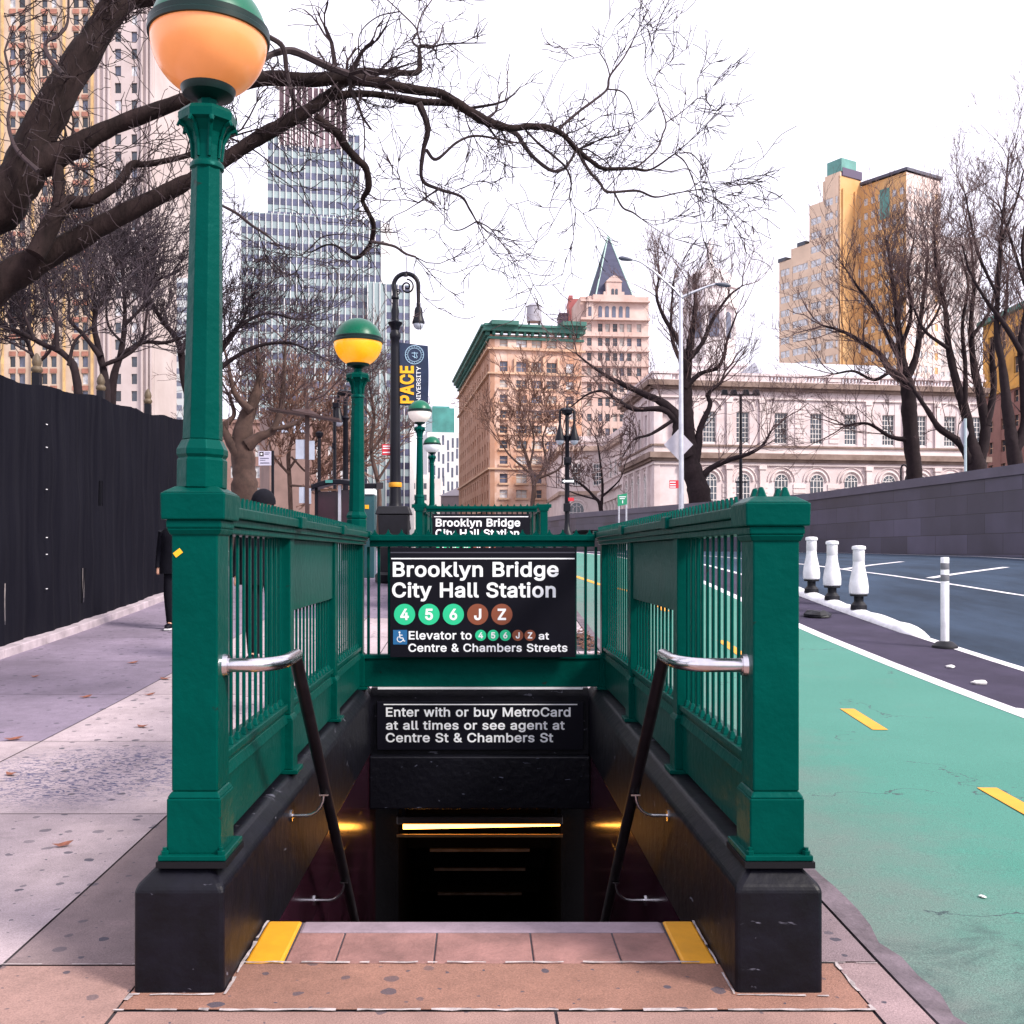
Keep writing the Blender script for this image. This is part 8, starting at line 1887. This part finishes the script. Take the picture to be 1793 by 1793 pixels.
chunk('rubber_scrap', 5.38, 16.9, (.22, .28, .10), M['rubber'], 'torn black rubber lump lying on the dark buffer strip', 'rubber scrap')
chunk('litter_scrap', 5.35, 12.0, (.05, .06, .03), M['paper'], 'crumpled white litter by the white lane line, nearer the flexible post', 'litter')
chunk('litter_scrap', 5.15, 10.9, (.09, .05, .04), M['paper'], 'small white crushed cup on the dark buffer strip', 'litter')
chunk('litter_scrap', 2.26, 4.75, (.016, .02, .006), M['paper'], 'tiny white paper scrap on the green bike lane near the kerb', 'litter')
b = MB()
for i in range(260):
    x, y = rd.gauss(1.36, .09), rd.gauss(13.75, .5)
    if not (1.19 < x < 1.48): continue
    a = rd.uniform(0, PI); s_ = rd.uniform(.02, .05); z = gz(y) + rd.uniform(.0, .07); c, q_ = math.cos(a) * s_, math.sin(a) * s_
    b.quad((x - c, y - q_, z), (x + q_ * .5, y - c * .5, z + rd.uniform(-.01, .02)), (x + c, y + q_, z + rd.uniform(-.02, .03)), (x - q_ * .5, y + c * .5, z))
tag(obj('leaf_litter', b, M['litter']), 'brown leaf litter in the tree pit by the kerb', 'leaves', None, 'stuff')
lv = [(20, 1358, 'on the edge of the rough etched pavement patch'), (250, 1274, 'on the pale slab just beyond the etched patch'), (62, 1186, 'on the grey strip, close to the fence kerb'), (232, 1162, 'on the grey strip, close to the walker'),
      (262, 1218, 'on the seam between grey strip and pale slab'), (24, 1296, 'on the cross joint beyond the etched patch'), (110, 1483, 'alone on the pale slab before the etched patch'), (150, 1222, 'in the middle of the grey strip'), (290, 1190, 'on the pale slab at the gate post edge')]
for i, (px, py, w) in enumerate(lv):
    ys_ = np.linspace(2.5, 30, 6000); pyy = 970 + F * (H - np.interp(ys_, _d, _z)) / ys_; y = float(ys_[np.argmax(pyy <= py)]); x = XP(px, y)
    b = MB(); a = rd.uniform(-.6, .6); s_ = rd.uniform(.045, .085); c, q_ = math.cos(a) * s_, math.sin(a) * s_; z = gz(y) + .008
    P_ = [(x - c, y - q_, z + .012), (x - c * .3 + q_ * .4, y - q_ * .3 - c * .4, z), (x + c * .5 + q_ * .3, y + q_ * .5 - c * .3, z + .004), (x + c, y + q_, z + .022), (x + c * .4 - q_ * .4, y + q_ * .4 + c * .4, z + .014), (x - c * .4 - q_ * .3, y - q_ * .4 + c * .3, z + .006), (x, y, z - .003)]
    b.add(P_, [(6, i_, (i_ + 1) % 6) for i_ in range(6)])
    tag(obj('fallen_leaf', b, M['leaf'], origin=(x, y, gz(y))), 'dry brown leaf ' + w, 'leaf', 'fallen leaves on the fence side pavement')

# ================================================================ PEOPLE
def person(nm, x, y, g, h, label, hood, face):
    """a standing walker: one continuous body grown from joints; coat, hood and shoes are worn over it"""
    s = h / 1.75
    T = thing(nm, (x, y, g), label, 'person')
    J = {'pel': (0, 0, .95), 'bel': (0, 0, 1.12), 'che': (0, .0, 1.32), 'nec': (0, .0, 1.48), 'chi': (0, -.02, 1.56), 'hed': (0, -.01, 1.64), 'top': (0, 0, 1.72),
         'lh': (-.09, 0, .92), 'lk': (-.10, -.06, .50), 'la': (-.10, .02, .10), 'lt': (-.11, -.13, .04), 'rh': (.09, 0, .92), 'rk': (.10, .08, .52), 'ra': (.10, .22, .12), 'rt': (.11, .10, .04),
         'ls': (-.19, 0, 1.40), 'le': (-.25, .05, 1.12), 'lw': (-.26, -.04, .88), 'lf': (-.26, -.07, .78), 'rs': (.19, 0, 1.40), 're': (.25, -.05, 1.12), 'rw': (.26, -.12, .89), 'rf': (.26, -.15, .79)}
    R = dict(pel=.13, bel=.12, che=.14, nec=.055, chi=.075, hed=.088, top=.05, lh=.09, lk=.06, la=.04, lt=.035, rh=.09, rk=.06, ra=.04, rt=.035, ls=.06, le=.045, lw=.03, lf=.03, rs=.06, re=.045, rw=.03, rf=.03)
    E2 = 'pel-bel bel-che che-nec nec-chi chi-hed hed-top pel-lh lh-lk lk-la la-lt pel-rh rh-rk rk-ra ra-rt che-ls ls-le le-lw lw-lf che-rs rs-re re-rw rw-rf'.split()
    ks = list(J); me = bpy.data.meshes.new('body')
    me.from_pydata([tuple(c * s for c in J[q]) for q in ks], [tuple(ks.index(a) for a in e.split('-')) for e in E2], [])
    o = bpy.data.objects.new('body', me); COL.objects.link(o); o.parent = T; ORG[o.name] = ORG[T.name]
    me.materials.append(M['skin'])
    sk = o.modifiers.new('skin', 'SKIN'); sub_ = o.modifiers.new('sub', 'SUBSURF'); sub_.levels = 1; sub_.render_levels = 2; sk.use_smooth_shade = True
    for i, q in enumerate(ks): me.skin_vertices[0].data[i].radius = (R[q] * s, R[q] * s)
    me.skin_vertices[0].data[0].use_root = True
    P = lambda a: (x + a[0] * s, y + a[1] * s, g + a[2] * s)
    b = MB()
    ring = [(.27, .17, .80), (.25, .165, .98), (.22, .155, 1.12), (.235, .165, 1.30), (.225, .15, 1.40), (.12, .10, 1.49), (.085, .085, 1.53)]
    n = 20; V, fs = [], []
    for rx, ry, z in ring:
        for i in range(n): V.append(P((rx * math.cos(2 * PI * i / n), ry * math.sin(2 * PI * i / n), z)))
    for j in range(len(ring) - 1): fs += [(j * n + i, j * n + (i + 1) % n, (j + 1) * n + (i + 1) % n, (j + 1) * n + i) for i in range(n)]
    b.add(V, fs)
    for a in ('l', 'r'): b.tube([P(J[a + 's']), P(J[a + 'e']), P(J[a + 'w'])], [.085 * s, .07 * s, .05 * s], 12)
    obj('coat', b, M['coat'], T, smooth=60)
    b = MB()
    for a in ('l', 'r'): b.tube([P(J[a + 'h']), P(J[a + 'k']), P((J[a + 'a'][0], J[a + 'a'][1], J[a + 'a'][2]))], [.105 * s, .082 * s, .065 * s], 12)
    obj('trousers', b, M['coat'], T, smooth=60)
    for a in ('l', 'r'):
        b = MB(); t_, k_ = J[a + 't'], J[a + 'a']; zb = k_[2] - .10
        b.tube([P((k_[0], k_[1] + .05, zb + .05)), P((k_[0], k_[1], zb + .06)), P((t_[0], t_[1], zb + .045)), P((t_[0], t_[1] - .05, zb + .035))], [.04 * s, .052 * s, .045 * s, .02 * s], 10)
        sh = obj('shoe', b, M['iron'], T, smooth=60)
        b = MB(); b.box(*(P((k_[0] - .045, 0, 0))[0], P((k_[0] + .045, 0, 0))[0]), P((0, t_[1] - .06, 0))[1], P((0, k_[1] + .09, 0))[1], g + zb * s, g + (zb + .025) * s); obj('sole', b, M['shoew'], sh, bevel=.008)
    b = MB(); prof = [(.125 * math.cos(a), 1.64 + .14 * math.sin(a)) for a in np.linspace(-.15, 1.55, 9)] if hood else [(.108 * math.cos(a), 1.66 + .095 * math.sin(a)) for a in np.linspace(-.05, 1.55, 9)]
    V0 = len(b.v); b.lathe([(r * s, z * s) for r, z in prof], (x, y + .01, g), 20); obj('hood' if hood else 'beanie', b, M['coat'], T, smooth=60)
    if face:
        b = MB(); 
        for q_ in (-.035, .035): b.lathe([(.001, -.008), (.011, 0), (.001, .008)], P((q_, -.098, 1.635)), 8)
        obj('eyes', b, M['iron'], T)
        b = MB(); b.frustum(x, y - .105 * s, g + 1.575 * s, g + 1.63 * s, .018, .02, .008, .008); obj('nose', b, M['skin'], T, bevel=.006)
        b = MB(); b.box(x - .025, x + .025, y - .103 * s, y - .085 * s, g + 1.548 * s, g + 1.556 * s); obj('mouth', b, pm('lips', (.35, .13, .11), .6), T, bevel=.003)
    return T
person('person', XP(311, 15.0), 15.0, gz(15.0), 1.74, 'walker in a long black coat half hidden behind the near gate post', False, True)
person('person', XP(461, 12.0), 12.0, gz(12.0), 1.95, 'passer by in a black hood seen over the lamp side railing', True, True)
